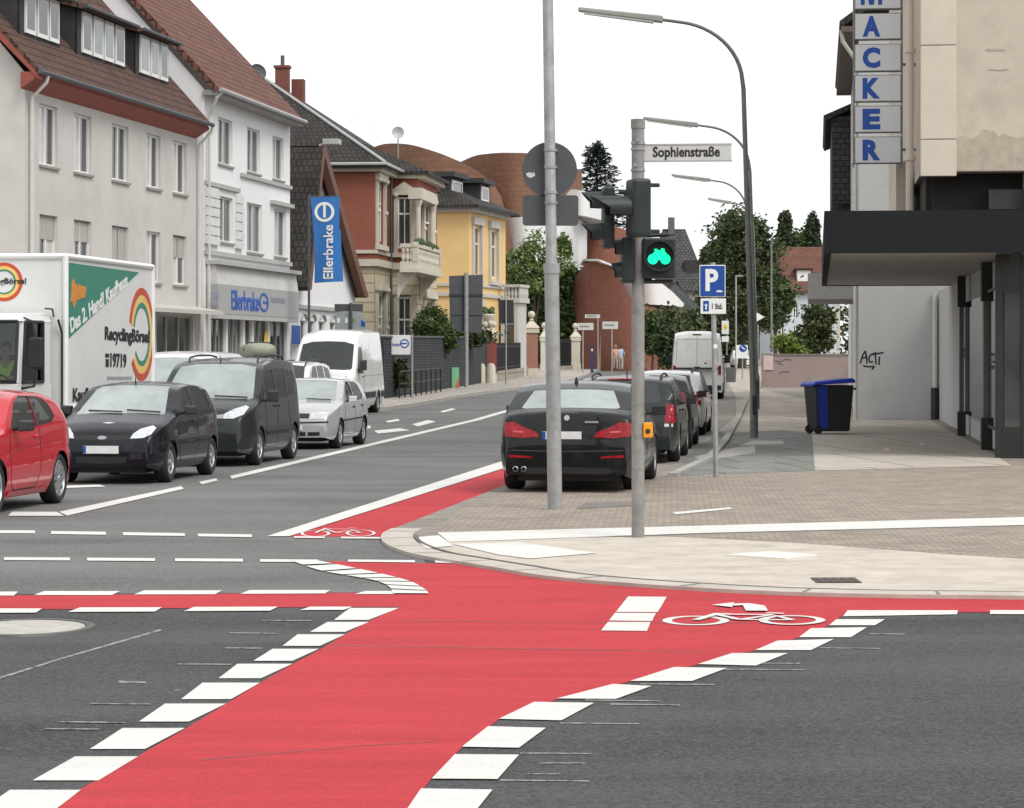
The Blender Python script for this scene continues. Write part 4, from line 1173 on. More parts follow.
c = Car('estate_car', 'dark green estate car with a roof antenna, parked directly in front of the black saloon', 'car', EST, car_paint('dark_green_car_paint', (0.022, 0.027, 0.024), .2))
c.decal('rear', [mirror_half([(0, 1.02), (.5, 1.015), (.61, 1.03), (.54, 1.36), (0, 1.40)])], M['glass'], 'rear_window')
c.both([[(1.75, .96), (2.5, .965), (2.5, 1.385), (2.25, 1.38), (2.0, 1.25)]], M['glass'], 'side_window')
c.both([[(2.57, .965), (3.35, .985), (3.35, 1.39), (2.57, 1.385)]], M['glass'], 'side_window')
c.both([[(3.45, .99), (4.1, 1.02), (4.05, 1.25), (3.9, 1.36), (3.45, 1.39)]], M['glass'], 'side_window')
for f in (lambda p: p, flip):
    c.decal('rear', [f([(.68, .68), (.81, .68), (.80, .98), (.70, 1.0)])], M['tail_red'], 'tail_light', off=.008)
    c.decal('rear', [f([(.68, .62), (.81, .62), (.81, .67), (.68, .67)])], M['lamp_glass'], 'reverse_light', off=.008)
c.both([[(4.40, .68), (4.60, .68), (4.52, .98), (4.42, 1.0)]], M['tail_red'], 'tail_light', off=.007)
c.plate('rear', .66); c.rails(2.2, 4.05, .58, M['black'], .05)
c.decal('rear', [mirror_half([(0, 1.405), (.3, 1.40), (.3, 1.42), (0, 1.425)])], M['tail_red'], 'brake_light', off=.012)
for ax in ('left', 'right'): c.line(ax, [(1.65, .92), (1.6, .5), (1.75, .25), (2.5, .24), (2.54, .95)], .012, M['trim'], 'door_gap'); c.line(ax, [(2.54, .26), (3.2, .28), (3.4, .6), (3.4, .98)], .012, M['trim'], 'door_gap')
c.mirrors(1.7, .95, M['black']); c.handles([(2.4, .87), (3.25, .88)], M['trim']); c.antenna(3.9, .22, .05)
c.place(V2(2.86, 45.3), PD, 'rear', 'right', PZ)
c = Car('hatchback', 'black small hatchback parked third in the row, in front of the dark green estate', 'car', HATCH, car_paint('charcoal_car_paint', (0.014, 0.015, 0.017), .1))
c.decal('rear', [mirror_half([(0, 1.05), (.5, 1.05), (.58, 1.06), (.48, 1.33), (0, 1.37)])], M['glass'], 'rear_window')
c.both([[(1.42, .985), (1.50, .955), (2.18, .985), (2.20, 1.365), (1.98, 1.36), (1.80, 1.29)]], M['glass'], 'side_window')
c.both([[(2.26, .99), (3.05, 1.02), (3.24, 1.10), (3.10, 1.30), (2.9, 1.345), (2.26, 1.365)]], M['glass'], 'side_window')
for f in (lambda p: p, flip): c.decal('rear', [f([(.60, .85), (.75, .85), (.68, 1.1), (.60, 1.1)])], M['tail_red'], 'tail_light', off=.008)
c.plate('rear', .66); c.mirrors(1.45, .975, M['black']); c.handles([(2.15, .86)], M['trim'])
c.place(V2(3.50, 51.6), PD, 'rear', 'right', PZ)
c = Car('estate_car', 'white estate car with roof rails parked fourth in the row, before the white van', 'car', EST, car_paint('pearl_white_car_paint', (0.66, 0.665, 0.66)))
c.decal('rear', [mirror_half([(0, 1.02), (.5, 1.015), (.61, 1.03), (.54, 1.36), (0, 1.40)])], M['glass'], 'rear_window')
c.both([[(1.75, .96), (2.5, .965), (2.5, 1.385), (2.25, 1.38), (2.0, 1.25)]], M['glass'], 'side_window')
c.both([[(2.57, .965), (3.35, .985), (3.35, 1.39), (2.57, 1.385)]], M['glass'], 'side_window')
c.both([[(3.45, .99), (4.1, 1.02), (4.05, 1.25), (3.9, 1.36), (3.45, 1.39)]], M['glass'], 'side_window')
for f in (lambda p: p, flip): c.decal('rear', [f([(.68, .68), (.81, .68), (.80, .98), (.70, 1.0)])], M['tail_red'], 'tail_light', off=.008)
c.plate('rear', .66); c.mirrors(1.7, .95, M['black']); c.rails(2.2, 4.05, .58, M['black'], .06)
c.place(V2(4.42, 60.5), PD, 'rear', 'right', 0.03)
c = Car('hatchback', 'small white car far up the street, between the white van and the lamp posts', 'car', GOLF, white)
c.decal('front', [mirror_half([(0, .985), (.64, .965), (.685, .98), (.56, 1.36), (0, 1.39)])], M['sky_painted_glass'], 'windscreen')
c.decal('front', [mirror_half([(0, .635), (.38, .635), (.38, .73), (0, .735)])], M['trim'], 'grille')
c.both([[(1.50, .95), (2.35, .955), (2.35, 1.365), (2.10, 1.36), (1.9, 1.27)]], M['glass'], 'side_window')
for f in (lambda p: p, flip): c.decal('front', [f([(.40, .62), (.70, .63), (.74, .755), (.40, .74)])], M['lamp_glass'], 'headlight')
q = at(742, 362, 212); c.root.location = (q.x, q.y, rise(212)); c.root.rotation_euler = (0, 0, math.atan2(-1, -.02))

for c in Car.all: c.finish()
# ---------------------------------------------------------------- box truck
t = thing('box_truck', 'white box truck with green and multicoloured second hand shop lettering, waiting beside the navy hatchback', 'truck')
TW, TL = 2.4, 5.6
side = V2(.13, 1.0).normalized()
th0 = math.atan2(-side.y, -side.x)        # front of the truck looks at the junction
# local: x forward, y left (towards the other queue), origin at the front left corner of the box on the ground
t.location = (-7.58, 45.0, 0); t.rotation_euler = (0, 0, th0)
box_white = mat('white_box_panels', (0.68, 0.68, 0.67), .45, 0, .03, 1.2, dirt=(0.60, 0.59, 0.57), dscale=.8)
mb = MB().use(box_white); mb.box(-TL, 0, -TW, 0, .95, 3.52)
mb.build('cargo_box', parent=t, bevel=.03)
mb = MB().use(mat('white_corner_profile', (0.80, 0.80, 0.79), .4, .0, .03))
for a, b in (((-TL, 0, 3.53), (0, 0, 3.53)), ((0, 0, 3.53), (0, -TW, 3.53)), ((0, 0, .95), (0, 0, 3.53)), ((-TL, 0, .95), (-TL, 0, 3.53)), ((-TL, 0, .95), (0, 0, .95))):
    mb.tube([a, b], .05, 8)
mb.build('edge_profile', parent=t, smooth=True)
green = mat('green_side_print', lin(52, 128, 108), .5, 0, .06)
org = mat('orange_print', lin(205, 135, 55), .5, 0, .1); yel = mat('yellow_print', lin(226, 190, 110), .5); redp = mat('brick_red_print', lin(190, 75, 50), .5)
def S(s_, z): return (-s_, .0, z)      # s from the front edge along the side
def side_px(x, y):                      # picture point on the box side -> (s, z)
    u, v = t.location.x, t.location.y
    k = (x - CX) / F
    s_ = (k * v - u) / (side.x - k * side.y)
    return s_, EYE - (y - HY) * (v + s_ * side.y) / F
def side_poly(pts, m, name, off=.006):
    mb = MB().use(m); q = [side_px(*p) for p in pts]
    mb.prism([(-a, .001, z) for a, z in q], (0, off, 0)); return mb.build(name, parent=t)
side_poly([(68.0, 262.5), (139, 272.3), (68.5, 338.5)], green, 'green_panel')
side_poly([(71, 283), (73.5, 278), (74.5, 284), (86, 287), (84.5, 297), (76, 300), (73.5, 309), (71.5, 301), (70, 302), (71, 292)], org, 'orange_figure', .012)
def ring(cx_, cz, r0, r1, m, name, o0, gap=None):
    mb = MB().use(m); n = 48
    for k in range(n):
        a, b = 2 * math.pi * k / n, 2 * math.pi * (k + 1) / n
        if gap and gap[0] < (a + b) / 2 < gap[1]: continue
        mb.prism([(-(cx_ + r * math.cos(w)), .001, cz + r * math.sin(w)) for r, w in ((r0, a), (r1, a), (r1, b), (r0, b))], (0, o0, 0))
    return mb.build(name, parent=t)
cs, cz = side_px(141.5, 334.5)
gp = (2.85, 3.75)
ring(cs, cz, .74, .88, redp, 'logo_ring', .006, gp); ring(cs, cz, .60, .74, yel, 'logo_ring', .006, gp); ring(cs, cz, .50, .60, green, 'logo_ring', .006, gp)
def side_text(s_txt, p0, p1, hh, m, bold=.02):
    (s0, z0), (s1, z1) = side_px(*p0), side_px(*p1)
    w = math.hypot(s1 - s0, z1 - z0)
    return text(s_txt, w, hh, m, 'lettering', t, frame_M((-(s0 + s1) / 2, .009, (z0 + z1) / 2), (-(s1 - s0), 0, z1 - z0), ((z1 - z0) * 1.0, 0, (s1 - s0))), .003, bold)
side_text('Das 2. Hand! Kaufhaus', (69.8, 326), (127, 279), .27, M['white_enamel'], .035)
side_text('RecyclingBörse!', (104.5, 335), (149, 338.5), .32, M['ink'], .03)
side_text('19719', (110, 360), (126, 361), .26, M['ink'], .03)
s0, z0 = side_px(107, 360.2); mb = MB().use(M['ink']); mb.box(-s0 - .10, -s0 + .10, .001, .008, z0 - .12, z0 + .02); mb.box(-s0 - .12, -s0 + .12, .001, .008, z0 + .05, z0 + .12); mb.build('phone_sign', parent=t)
mb = MB().use(mat('grey_print', (0.3, 0.3, 0.36), .5))
for k in range(20):
    s0, z0 = side_px(107 + k * 1.25, 378.2); s1, _ = side_px(107 + k * 1.25 + .8, 378.2); mb.box(-s1, -s0, .001, .006, z0 - .03, z0 + .03)
mb.build('lettering', parent=t)
side_text('Kaufhaus', (72.5, 395), (100, 394), .24, M['ink'], .03)
# round logo on the front wall of the box
def fring(r0, r1, m, o0):
    mb = MB().use(m); n = 40
    for k in range(n):
        a, b = 2 * math.pi * k / n, 2 * math.pi * (k + 1) / n
        mb.prism([(.001, yc + r * math.cos(w), zc + r * math.sin(w)) for r, w in ((r0, a), (r1, a), (r1, b), (r0, b))], (o0, 0, 0))
    return mb.build('logo_ring', parent=t)
pc = at(1.0, 281.5, 44.9)
yc = -(Vector((pc.x, pc.y)) - V2(-7.58, 45.0)).length; zc = pc.z
fring(.27, .33, redp, .006); fring(.215, .27, yel, .006); fring(.185, .215, green, .006)
text('RecyclingBörse!', .95, .13, M['ink'], 'lettering', t, frame_M((.010, yc - .08, zc), (0, 1, 0), (0, 0, 1)), .003, .02)
# cab
cw = 2.05; y1 = -.22; y0 = y1 - cw; cx0, cx1 = .12, 1.78
mb = MB().use(box_white)
prof = [(cx0, .62), (cx1, .62), (cx1 + .02, 1.32), (cx1 - .12, 2.36), (cx1 - .26, 2.52), (cx0, 2.56)]
mb.prism([(x, y1, z) for x, z in ((cx0, .62), (cx1, .62), (cx1 + .02, 1.38), (cx0, 1.38))], (0, -cw, 0))
mb.hexa([(cx0, y1, 2.42), (cx1 - .13, y1, 2.42), (cx1 - .13, y0, 2.42), (cx0, y0, 2.42)], [(cx0, y1 - .06, 2.56), (cx1 - .30, y1 - .06, 2.54), (cx1 - .30, y0 + .06, 2.54), (cx0, y0 + .06, 2.56)])
for ya in (y1, y0 + .07):
    mb.hexa([(cx1 - .08, ya, 1.38), (cx1 + .02, ya, 1.38), (cx1 + .02, ya - .07, 1.38), (cx1 - .08, ya - .07, 1.38)], [(cx1 - .21, ya, 2.42), (cx1 - .13, ya, 2.42), (cx1 - .13, ya - .07, 2.42), (cx1 - .21, ya - .07, 2.42)])
    mb.box(cx0, cx0 + .42, ya - .07, ya, 1.38, 2.42)
mb.box(cx0, cx0 + .05, y0, y1, 1.38, 2.42)
cab = mb.build('cab', parent=t, bevel=.02)
mb = MB().use(M['clear'])
mb.hexa([(cx1 - .005, y1 - .07, 1.40), (cx1 + .012, y1 - .07, 1.40), (cx1 + .012, y0 + .07, 1.40), (cx1 - .005, y0 + .07, 1.40)], [(cx1 - .145, y1 - .07, 2.41), (cx1 - .13, y1 - .07, 2.41), (cx1 - .13, y0 + .07, 2.41), (cx1 - .145, y0 + .07, 2.41)])
mb.build('windscreen', parent=t)
for ya in (y1 - .04, y0 + .04):
    mb = MB().use(M['clear']); mb.hexa([(cx0 + .42, ya - .004, 1.39), (cx1 - .08, ya - .004, 1.39), (cx1 - .08, ya + .004, 1.39), (cx0 + .42, ya + .004, 1.39)], [(cx0 + .42, ya - .004, 2.41), (cx1 - .21, ya - .004, 2.41), (cx1 - .21, ya + .004, 2.41), (cx0 + .42, ya + .004, 2.41)]); mb.build('side_window', parent=t)
mb = MB().use(M['trim'])     # black surround of the glass
for a, b in (((cx1 + .016, y1 - .08, 1.42), (cx1 - .126, y1 - .08, 2.40)), ((cx1 - .126, y1 - .08, 2.40), (cx1 - .126, y0 + .08, 2.40)), ((cx1 + .016, y1 - .08, 1.42), (cx1 + .016, y0 + .08, 1.42)), ((cx0 + .44, y1, 1.40), (cx0 + .44, y1, 2.40)), ((cx0 + .44, y1, 2.40), (cx1 - .24, y1, 2.40)), ((cx1 - .10, y1, 1.40), (cx1 - .24, y1, 2.40)), ((cx0 + .44, y1, 1.40), (cx1 - .10, y1, 1.40))):
    mb.tube([a, b], .028, 6)
mb.build('window_seal', parent=t)
mb = MB().use(M['trim'])
mb.box(cx1 + .021, cx1 + .03, y0 + .15, y1 - .15, .98, 1.22); mb.box(cx1 + .0, cx1 + .10, y0 - .02, y1 + .02, .40, .66)
mb.build('front_trim', parent=t, bevel=.02)
mb = MB().use(M['black']); mb.box(-5.4, 1.5, -1.55, -.85, .55, .93); mb.box(-TL + .1, -TL + .2, -2.3, -.1, .5, .95); mb.build('chassis', parent=t)
for x in (.95, -3.6):
    for ya, sg in ((y1, 1), (y0, -1)):
        Mx = Matrix.Translation((x, ya - sg * .02, .40)) @ Matrix.Rotation(-sg * math.pi / 2, 4, 'X')
        mb = MB().use(M['rubber']); mb.lathe([(.24, 0), (.38, .0), (.40, -.04), (.40, -.2), (.38, -.24), (.24, -.24)], 28, Mx); w = mb.build('wheel', parent=t, smooth=True)
        mb = MB().use(M['alloy']); mb.lathe([(.001, -.03), (.08, -.03), (.1, -.09), (.2, -.09), (.24, -.02)], 24, Mx); mb.build('rim', parent=w, smooth=True)
mb = MB().use(M['trim'])
for ya, sg in ((y1, 1), (y0, -1)):
    mb.tube([(cx1 - .06, ya, 1.30), (cx1 + .05, ya + sg * .25, 1.34), (cx1 + .06, ya + sg * .28, 1.7)], .022, 6); mb.tube([(cx1 - .2, ya, 2.46), (cx1 + .04, ya + sg * .22, 2.40), (cx1 + .06, ya + sg * .28, 2.1)], .018, 6)
mb.build('mirror_arm', parent=t, smooth=True)
for ya, sg in ((y1, 1), (y0, -1)):
    mb = MB().use(M['black']); a, b = sorted((ya + sg * .17, ya + sg * .40)); mb.box(cx1 + .0, cx1 + .10, a, b, 1.62, 2.14); mb.build('mirror', parent=t, bevel=.035)
mb = MB().use(M['black']); mb.box(cx0 + .2, cx1 - .25, y0 + .3, y1 - .1, 1.0, 1.05)
for yy in (y1 - .55, y0 + .55): mb.box(cx0 + .22, cx0 + .38, yy - .26, yy + .26, 1.05, 1.85)
mb.box(cx1 - .32, cx1 - .08, y0 + .08, y1 - .08, 1.32, 1.40)
mb.build('seat', parent=t, bevel=.02)
mb = MB().use(M['black'])
Mx = Matrix.Translation((cx1 - .45, y1 - .55, 1.42)) @ Matrix.Rotation(math.radians(-35), 4, 'Y')
mb.tube([Mx @ Vector((.21 * math.cos(k * math.pi / 12), .21 * math.sin(k * math.pi / 12), 0)) for k in range(25)], .018, 6); mb.tube([Mx @ Vector((-.2, 0, 0)), Mx @ Vector((.2, 0, 0))], .015, 5)
mb.build('steering_wheel', parent=t, smooth=True)
mb = MB().use(M['trim']); mb.tube([(0.03, -.05, .7), (.03, -.05, 2.2), (.1, -.1, 2.45)], .02, 6); mb.tube([(.03, -.2, 2.5), (.10, -.2, 2.63), (.5, -.2, 2.63)], .015, 6); mb.build('snorkel_pipe', parent=t)


# ---------------------------------------------------------------- people
skin_m = mat('skin', (0.42, 0.26, 0.19), .6, 0, .06)
def figure(name, label, joints, edges, radii, m, loc, rz, groups=None, extra=None):
    """one continuous body grown over a skeleton; faces take the material of the nearest joint"""
    names = list(joints)
    me = bpy.data.meshes.new('person'); me.from_pydata([joints[n] for n in names], [(names.index(a), names.index(b)) for a, b in edges], [])
    o = bpy.data.objects.new(name, me); COL.objects.link(o)
    sk = o.modifiers.new('skin', 'SKIN'); sk.use_smooth_shade = True
    for i, n in enumerate(names):
        r = radii[n]; me.skin_vertices[0].data[i].radius = r if isinstance(r, tuple) else (r, r)
    me.skin_vertices[0].data[0].use_root = True
    sb = o.modifiers.new('sub', 'SUBSURF'); sb.levels = 2; sb.render_levels = 2
    dg = bpy.context.evaluated_depsgraph_get(); dg.update()
    m2 = bpy.data.meshes.new_from_object(o.evaluated_get(dg))
    bpy.data.objects.remove(o)
    mats = []
    for n in names:
        if m[n] not in mats: mats.append(m[n])
    m2.materials.clear()
    for x in mats: m2.materials.append(x)
    segs = [(Vector(joints[a]), Vector(joints[b]), m[b]) for a, b in edges]
    for p in m2.polygons:
        def gap(q):
            ab = q[1] - q[0]; f_ = max(0, min(1, (p.center - q[0]).dot(ab) / max(1e-6, ab.length_squared)))
            return (p.center - q[0] - ab * f_).length
        best = min(segs, key=gap)
        p.material_index = mats.index(best[2]); p.use_smooth = True
    o = bpy.data.objects.new(name, m2); COL.objects.link(o)
    o.location = loc; o.rotation_euler = (0, 0, rz)
    return tag(o, label, 'person')


def head_on(o, c, hair_m, r=.105):      # face, ears and hair as children of the body mesh
    mb = MB().use(skin_m); c = Vector(c)
    mb.ball(c, r, .88, .76, 1.12, 12); mb.ball(c + Vector((r * .86, 0, -.01)), .018, 1.2, .8, 1.3, 6)
    for s_ in (1, -1): mb.ball(c + Vector((0, s_ * r * .76, -.005)), .026, .7, .4, 1.2, 6)
    mb.use(M['ink'])
    for s_ in (1, -1): mb.ball(c + Vector((r * .80, s_ * .034, .012)), .011, .6, 1.2, .8, 5)
    mb.use(mat('lips', (0.30, 0.12, 0.10), .6)); mb.ball(c + Vector((r * .80, 0, -.05)), .018, .5, 1.3, .4, 5)
    mb.build('head', parent=o, smooth=True)
    mb = MB().use(hair_m); mb.ball(c + Vector((-.018, 0, .028)), r * 1.06, .90, .82, 1.05, 10)
    mb.build('hair', parent=o, smooth=True)


def person(label, loc, rz, top_m, leg_m, hair_m, shoe_m, stride=.16, arm_bare=True):
    J = dict(pelvis=(0, 0, .93), waist=(0, 0, 1.08), chest=(.01, 0, 1.30), neck=(0, 0, 1.47), skull=(.02, 0, 1.60),
             sh_l=(0, .17, 1.40), el_l=(-.06, .22, 1.14), wr_l=(.04, .23, .90), ha_l=(.06, .23, .81), sh_r=(0, -.17, 1.40), el_r=(.03, -.22, 1.13), wr_r=(.14, -.22, .92), ha_r=(.17, -.22, .84),
             hip_l=(0, .09, .88), kn_l=(stride * .6, .10, .50), an_l=(stride * .8, .10, .09), to_l=(stride * .8 + .15, .11, .035),
             hip_r=(0, -.09, .88), kn_r=(-stride * .1, -.10, .49), an_r=(-stride * 1.1, -.10, .12), to_r=(-stride * 1.1 + .13, -.11, .035))
    E = [('pelvis', 'waist'), ('waist', 'chest'), ('chest', 'neck'), ('neck', 'skull'), ('chest', 'sh_l'), ('sh_l', 'el_l'), ('el_l', 'wr_l'), ('wr_l', 'ha_l'), ('chest', 'sh_r'), ('sh_r', 'el_r'), ('el_r', 'wr_r'), ('wr_r', 'ha_r'),
         ('pelvis', 'hip_l'), ('hip_l', 'kn_l'), ('kn_l', 'an_l'), ('an_l', 'to_l'), ('pelvis', 'hip_r'), ('hip_r', 'kn_r'), ('kn_r', 'an_r'), ('an_r', 'to_r')]
    R = dict(pelvis=(.14, .11), waist=(.13, .10), chest=(.16, .115), neck=.055, skull=.07)
    for s_ in 'lr': R.update({'sh_' + s_: .065, 'el_' + s_: .045, 'wr_' + s_: .032, 'ha_' + s_: .035, 'hip_' + s_: .095, 'kn_' + s_: .062, 'an_' + s_: .045, 'to_' + s_: .04})
    mm = {}
    for n in J:
        b = n[:2]
        mm[n] = skin_m if n in ('skull', 'neck') or b in ('wr', 'ha') else shoe_m if b == 'to' else leg_m if b in ('hi', 'kn', 'an') or n == 'pelvis' else top_m
    mm['neck'] = top_m
    o = figure('person', label, J, E, R, mm, loc, rz)
    head_on(o, (.03, 0, 1.65), hair_m)
    return o


hair_d = mat('dark_hair', (0.03, 0.022, 0.016), .7, 0, .2); hair_g = mat('fair_hair', (0.25, 0.18, 0.10), .7, 0, .2)
q = at(621, 371.5, 181)
person('pedestrian in a pale blue shirt and light shorts walking up the left pavement', (q.x, q.y, rise(q.y) + .12), math.radians(82), mat('pale_blue_shirt', (.42, .52, .68), .8), mat('light_trousers', (.45, .42, .38), .8), hair_d, M['black'])
q = at(615.5, 366, 187)
person('pedestrian in an orange top standing further up the left pavement', (q.x, q.y, rise(q.y) + .12), math.radians(-80), mat('orange_top', (.55, .30, .18), .8), mat('beige_trousers', (.40, .34, .27), .8), hair_g, M['black'], .05)
# the driver sits in the cab
J = dict(pelvis=(0, 0, 0), waist=(.0, 0, .16), chest=(.02, 0, .38), neck=(.03, 0, .54), skull=(.05, 0, .66), sh_l=(.02, .18, .47), el_l=(.16, .25, .22), wr_l=(.36, .16, .24), ha_l=(.42, .13, .27), sh_r=(.02, -.18, .47), el_r=(.16, -.25, .22), wr_r=(.36, -.16, .24), ha_r=(.42, -.13, .27),
         hip_l=(.08, .1, -.02), kn_l=(.46, .13, .02), an_l=(.52, .13, -.36), hip_r=(.08, -.1, -.02), kn_r=(.46, -.13, .02), an_r=(.52, -.13, -.36))
E = [('pelvis', 'waist'), ('waist', 'chest'), ('chest', 'neck'), ('neck', 'skull')]
for s_ in 'lr': E += [('chest', 'sh_' + s_), ('sh_' + s_, 'el_' + s_), ('el_' + s_, 'wr_' + s_), ('wr_' + s_, 'ha_' + s_), ('pelvis', 'hip_' + s_), ('hip_' + s_, 'kn_' + s_), ('kn_' + s_, 'an_' + s_)]
R = dict(pelvis=(.15, .12), waist=(.15, .12), chest=(.18, .13), neck=.06, skull=.07)
for s_ in 'lr': R.update({'sh_' + s_: .075, 'el_' + s_: .052, 'wr_' + s_: .038, 'ha_' + s_: .042, 'hip_' + s_: .10, 'kn_' + s_: .075, 'an_' + s_: .055})
vest = mat('lime_yellow_vest', (.55, .80, .06), .7); sleeve = mat('dark_sleeve', (.05, .055, .07), .8)
mm = {n: (vest if n in ('waist', 'chest', 'pelvis', 'sh_l', 'sh_r') else skin_m if n[:2] in ('ne', 'sk', 'wr', 'ha') else sleeve) for n in J}
wl = t.matrix_basis @ Vector((cx0 + .58, y1 - .58, 1.22))
d = figure('person', 'truck driver in a lime yellow vest sitting at the wheel of the box truck', J, E, R, mm, wl, th0)
head_on(d, (.06, 0, .72), hair_d, .11)
# ================================================================ poles, signs, lamps
GZ = lambda p: PZ + rise(p[1])
# ---- grey mast with the backs of a round and an oblong sign
b = P(555, 509.5, PZ)
t = thing('sign_mast', 'tall grey steel mast by the cycle crossing carrying two signs seen from behind', 'mast', (b.x, b.y, PZ))
mb = MB().use(M['galv'])
tilt = Vector((-.085, 0, 6)).normalized()
mb.tube([(0, 0, -.02), tilt * 2.85], .086, 16); mb.tube([tilt * 2.85, tilt * 2.93, tilt * 7.6], [.086, .066, .060], 16)
mb.tube([tilt * 2.78, tilt * 2.90], .096, 16)
mb.build('pole', parent=t, smooth=True)
mb = MB().use(M['galv'])
for z in (3.60, 3.72, 4.02, 4.22):
    mb = MB().use(M['galv']); mb.tube([tilt * z, tilt * (z + .03)], .074, 14); mb.box(-.10, .03, .05, .10, z, z + .03); mb.build('clamp', parent=t)
def sign_plate(name, label, pts, org, m_back, m_face, th=.012, parent=None):
    mb = MB().use(m_back)
    mb.prism([(x, 0, z) for x, z in pts], (0, th, 0)); mb.use(m_face); mb.prism([(x * .985, th + .001, z * .985) for x, z in pts], (0, .003, 0))
    o = mb.build(name, parent=parent, bevel=.0); o.location = org
    if label: tag(o, label, 'sign')
    return o
cc = at(549.5, 169.5, b.y + .085)
sign_plate('traffic_sign', 'back of a round dark grey traffic sign with a torn white sticker, on the mast', [(.325 * math.cos(k * math.pi / 24), .325 * math.sin(k * math.pi / 24)) for k in range(48)], cc, M['sign_back'], M['white_enamel'])
mb = MB().use(mat('torn_sticker', (.62, .60, .58), .7, 0, .2, 30)); mb.prism([(-.28, 0, -.05), (-.23, 0, -.03), (-.20, 0, -.045), (-.18, 0, -.03), (-.17, 0, -.075), (-.22, 0, -.10), (-.26, 0, -.085)], (0, -.003, 0))
st = mb.build('sticker', parent=bpy.data.objects['traffic_sign']); st.location = (0, -.001, 0)
cc = at(550.5, 210.5, b.y + .085)
rr = [(sx * (.29 + .04 * math.cos(a)), sz * (.14 + .04 * math.sin(a))) for sx, sz, a in [(1, 1, a * math.pi / 8) for a in range(5)] + [(-1, 1, (4 - a) * math.pi / 8) for a in range(5)] + [(-1, -1, a * math.pi / 8) for a in range(5)] + [(1, -1, (4 - a) * math.pi / 8) for a in range(5)]]
sign_plate('traffic_sign', 'oblong supplementary sign seen from behind, plain dark grey, below the round one on the mast', rr, cc, M['sign_back'], M['white_enamel'])
# ---- signal post
b = P(638, 537.5, PZ); sd = b.y
t = thing('signal_post', 'weathered grey steel post in front of the pavement carrying traffic signals and the street name', 'post', (b.x, b.y, PZ))
mb = MB().use(mat('weathered_steel_post', (0.27, 0.265, 0.25), 0.65, .2, .25, 5, .1, 40, dirt=(.13, .125, .12), dscale=3.5))
mb.tube([(0, 0, -.02), (0, 0, 4.12)], .064, 18); mb.tube([(0, 0, 4.08), (0, 0, 4.17)], .072, 18); mb.build('pole', parent=t, smooth=True)
mb = MB().use(M['galv'])
for z in (3.65, 3.86, 3.92): mb = MB().use(M['galv']); mb.tube([(0, 0, z), (0, 0, z + .025)], .072, 16); mb.build('clamp', parent=t)
mb = MB().use(M['galv'])
mb.tube([(-.03, -.066, 3.71), (-.03, -.085, 3.71)], .022, 8); mb.tube([(.0, -.066, 3.96), (0, -.085, 3.96)], .02, 8)
mb.use(M['black']); mb.box(-.045, .05, -.085, -.05, 3.46, 3.53); mb.build('clamp', parent=t)
L2 = lambda x, y, dy=0.0: at(x, y, sd + dy) - Vector((b.x, b.y, 0))
ob = t.location
# street name sign
p0, p1 = at(643, 161, sd), at(731.5, 144.5, sd)
s = thing('street_sign', 'white street name sign reading Sophienstraße in black on the signal post', 'sign', ((p0.x + p1.x) / 2, sd, (p0.z + p1.z) / 2))
w2, h2 = (p1.x - p0.x) / 2, (p1.z - p0.z) / 2
mb = MB().use(mat('aged_white_enamel', (0.55, 0.56, 0.55), .45, 0, .05, 3)); mb.box(-w2, w2, -.012, .012, -h2, h2); mb.build('panel', parent=s, bevel=.008)
mb = MB().use(M['zinc'])
for z in (-h2, h2): mb = MB().use(M['zinc']); mb.box(-w2 - .03, w2 + .004, -.016, .016, z - .008, z + .008); mb.build('rail', parent=s)
text('Sophienstraße', .67, .135, M['ink'], 'lettering', s, frame_M((-.01, -.013, -.005), (1, 0, 0), (0, 0, 1)), .002, .028)
s.rotation_euler = (0, -.008, 0)
# cycle signal facing the viewer
cc = at(659, 258, sd - .06)
s = thing('cycle_signal', 'square green lit cycle signal with a glowing bicycle, on the right of the signal post', 'traffic light', cc)
mb = MB().use(M['signal_green']); mb.box(-.165, .165, -.02, .16, -.20, .20); mb.box(-.20, -.16, .02, .10, .14, .18); mb.build('housing', parent=s, bevel=.02)
mb = MB().use(M['signal_green']); mb.lathe([(.14, .0), (.155, .0), (.15, .10), (.14, .10)], 28, Matrix.Translation((0, -.115, 0.02)) @ Matrix.Rotation(-math.pi / 2, 4, 'X'), closed=True)
mb.build('visor', parent=s, smooth=True)
mb = MB().use(mat('black_lens', (0.006, 0.02, 0.018), .3)); mb.lathe([(.001, 0), (.14, 0)], 28, Matrix.Translation((0, -.024, .02)) @ Matrix.Rotation(math.pi / 2, 4, 'X')); mb.build('lens', parent=s)
glow = mat('green_signal_light', (0.0, 0.5, 0.3), .4, emit=((0.0, 0.84, 0.34), 1.0))
mb = MB().use(glow)
for sx in (-1, 1): mb.lathe([(.001, 0), (.052, 0)], 20, Matrix.Translation((sx * .062, -.027, -.012)) @ Matrix.Rotation(math.pi / 2, 4, 'X'))
mb.prism([(-.075, -.026, .03), (-.035, -.026, .075), (.045, -.026, .08), (.085, -.026, .03), (.04, -.026, -.02), (-.04, -.026, -.02)], (0, -.003, 0))
mb.prism([(-.05, -.026, .075), (-.05, -.026, .09), (-.015, -.026, .09), (-.015, -.026, .075)], (0, -.003, 0)); mb.prism([(.02, -.026, .078), (.02, -.026, .098), (.055, -.026, .09), (.055, -.026, .075)], (0, -.003, 0))
mb.build('lit_bicycle', parent=s)
mb = MB().use(M['black']); mb.tube([(-.22, .05, .22), (.10, .05, .235)], .02, 8); mb.build('bracket', parent=s); mb = MB().use(M['black']); mb.tube([(-.22, .05, -.235), (.14, .05, -.235)], .02, 8); mb.build('bracket', parent=s)
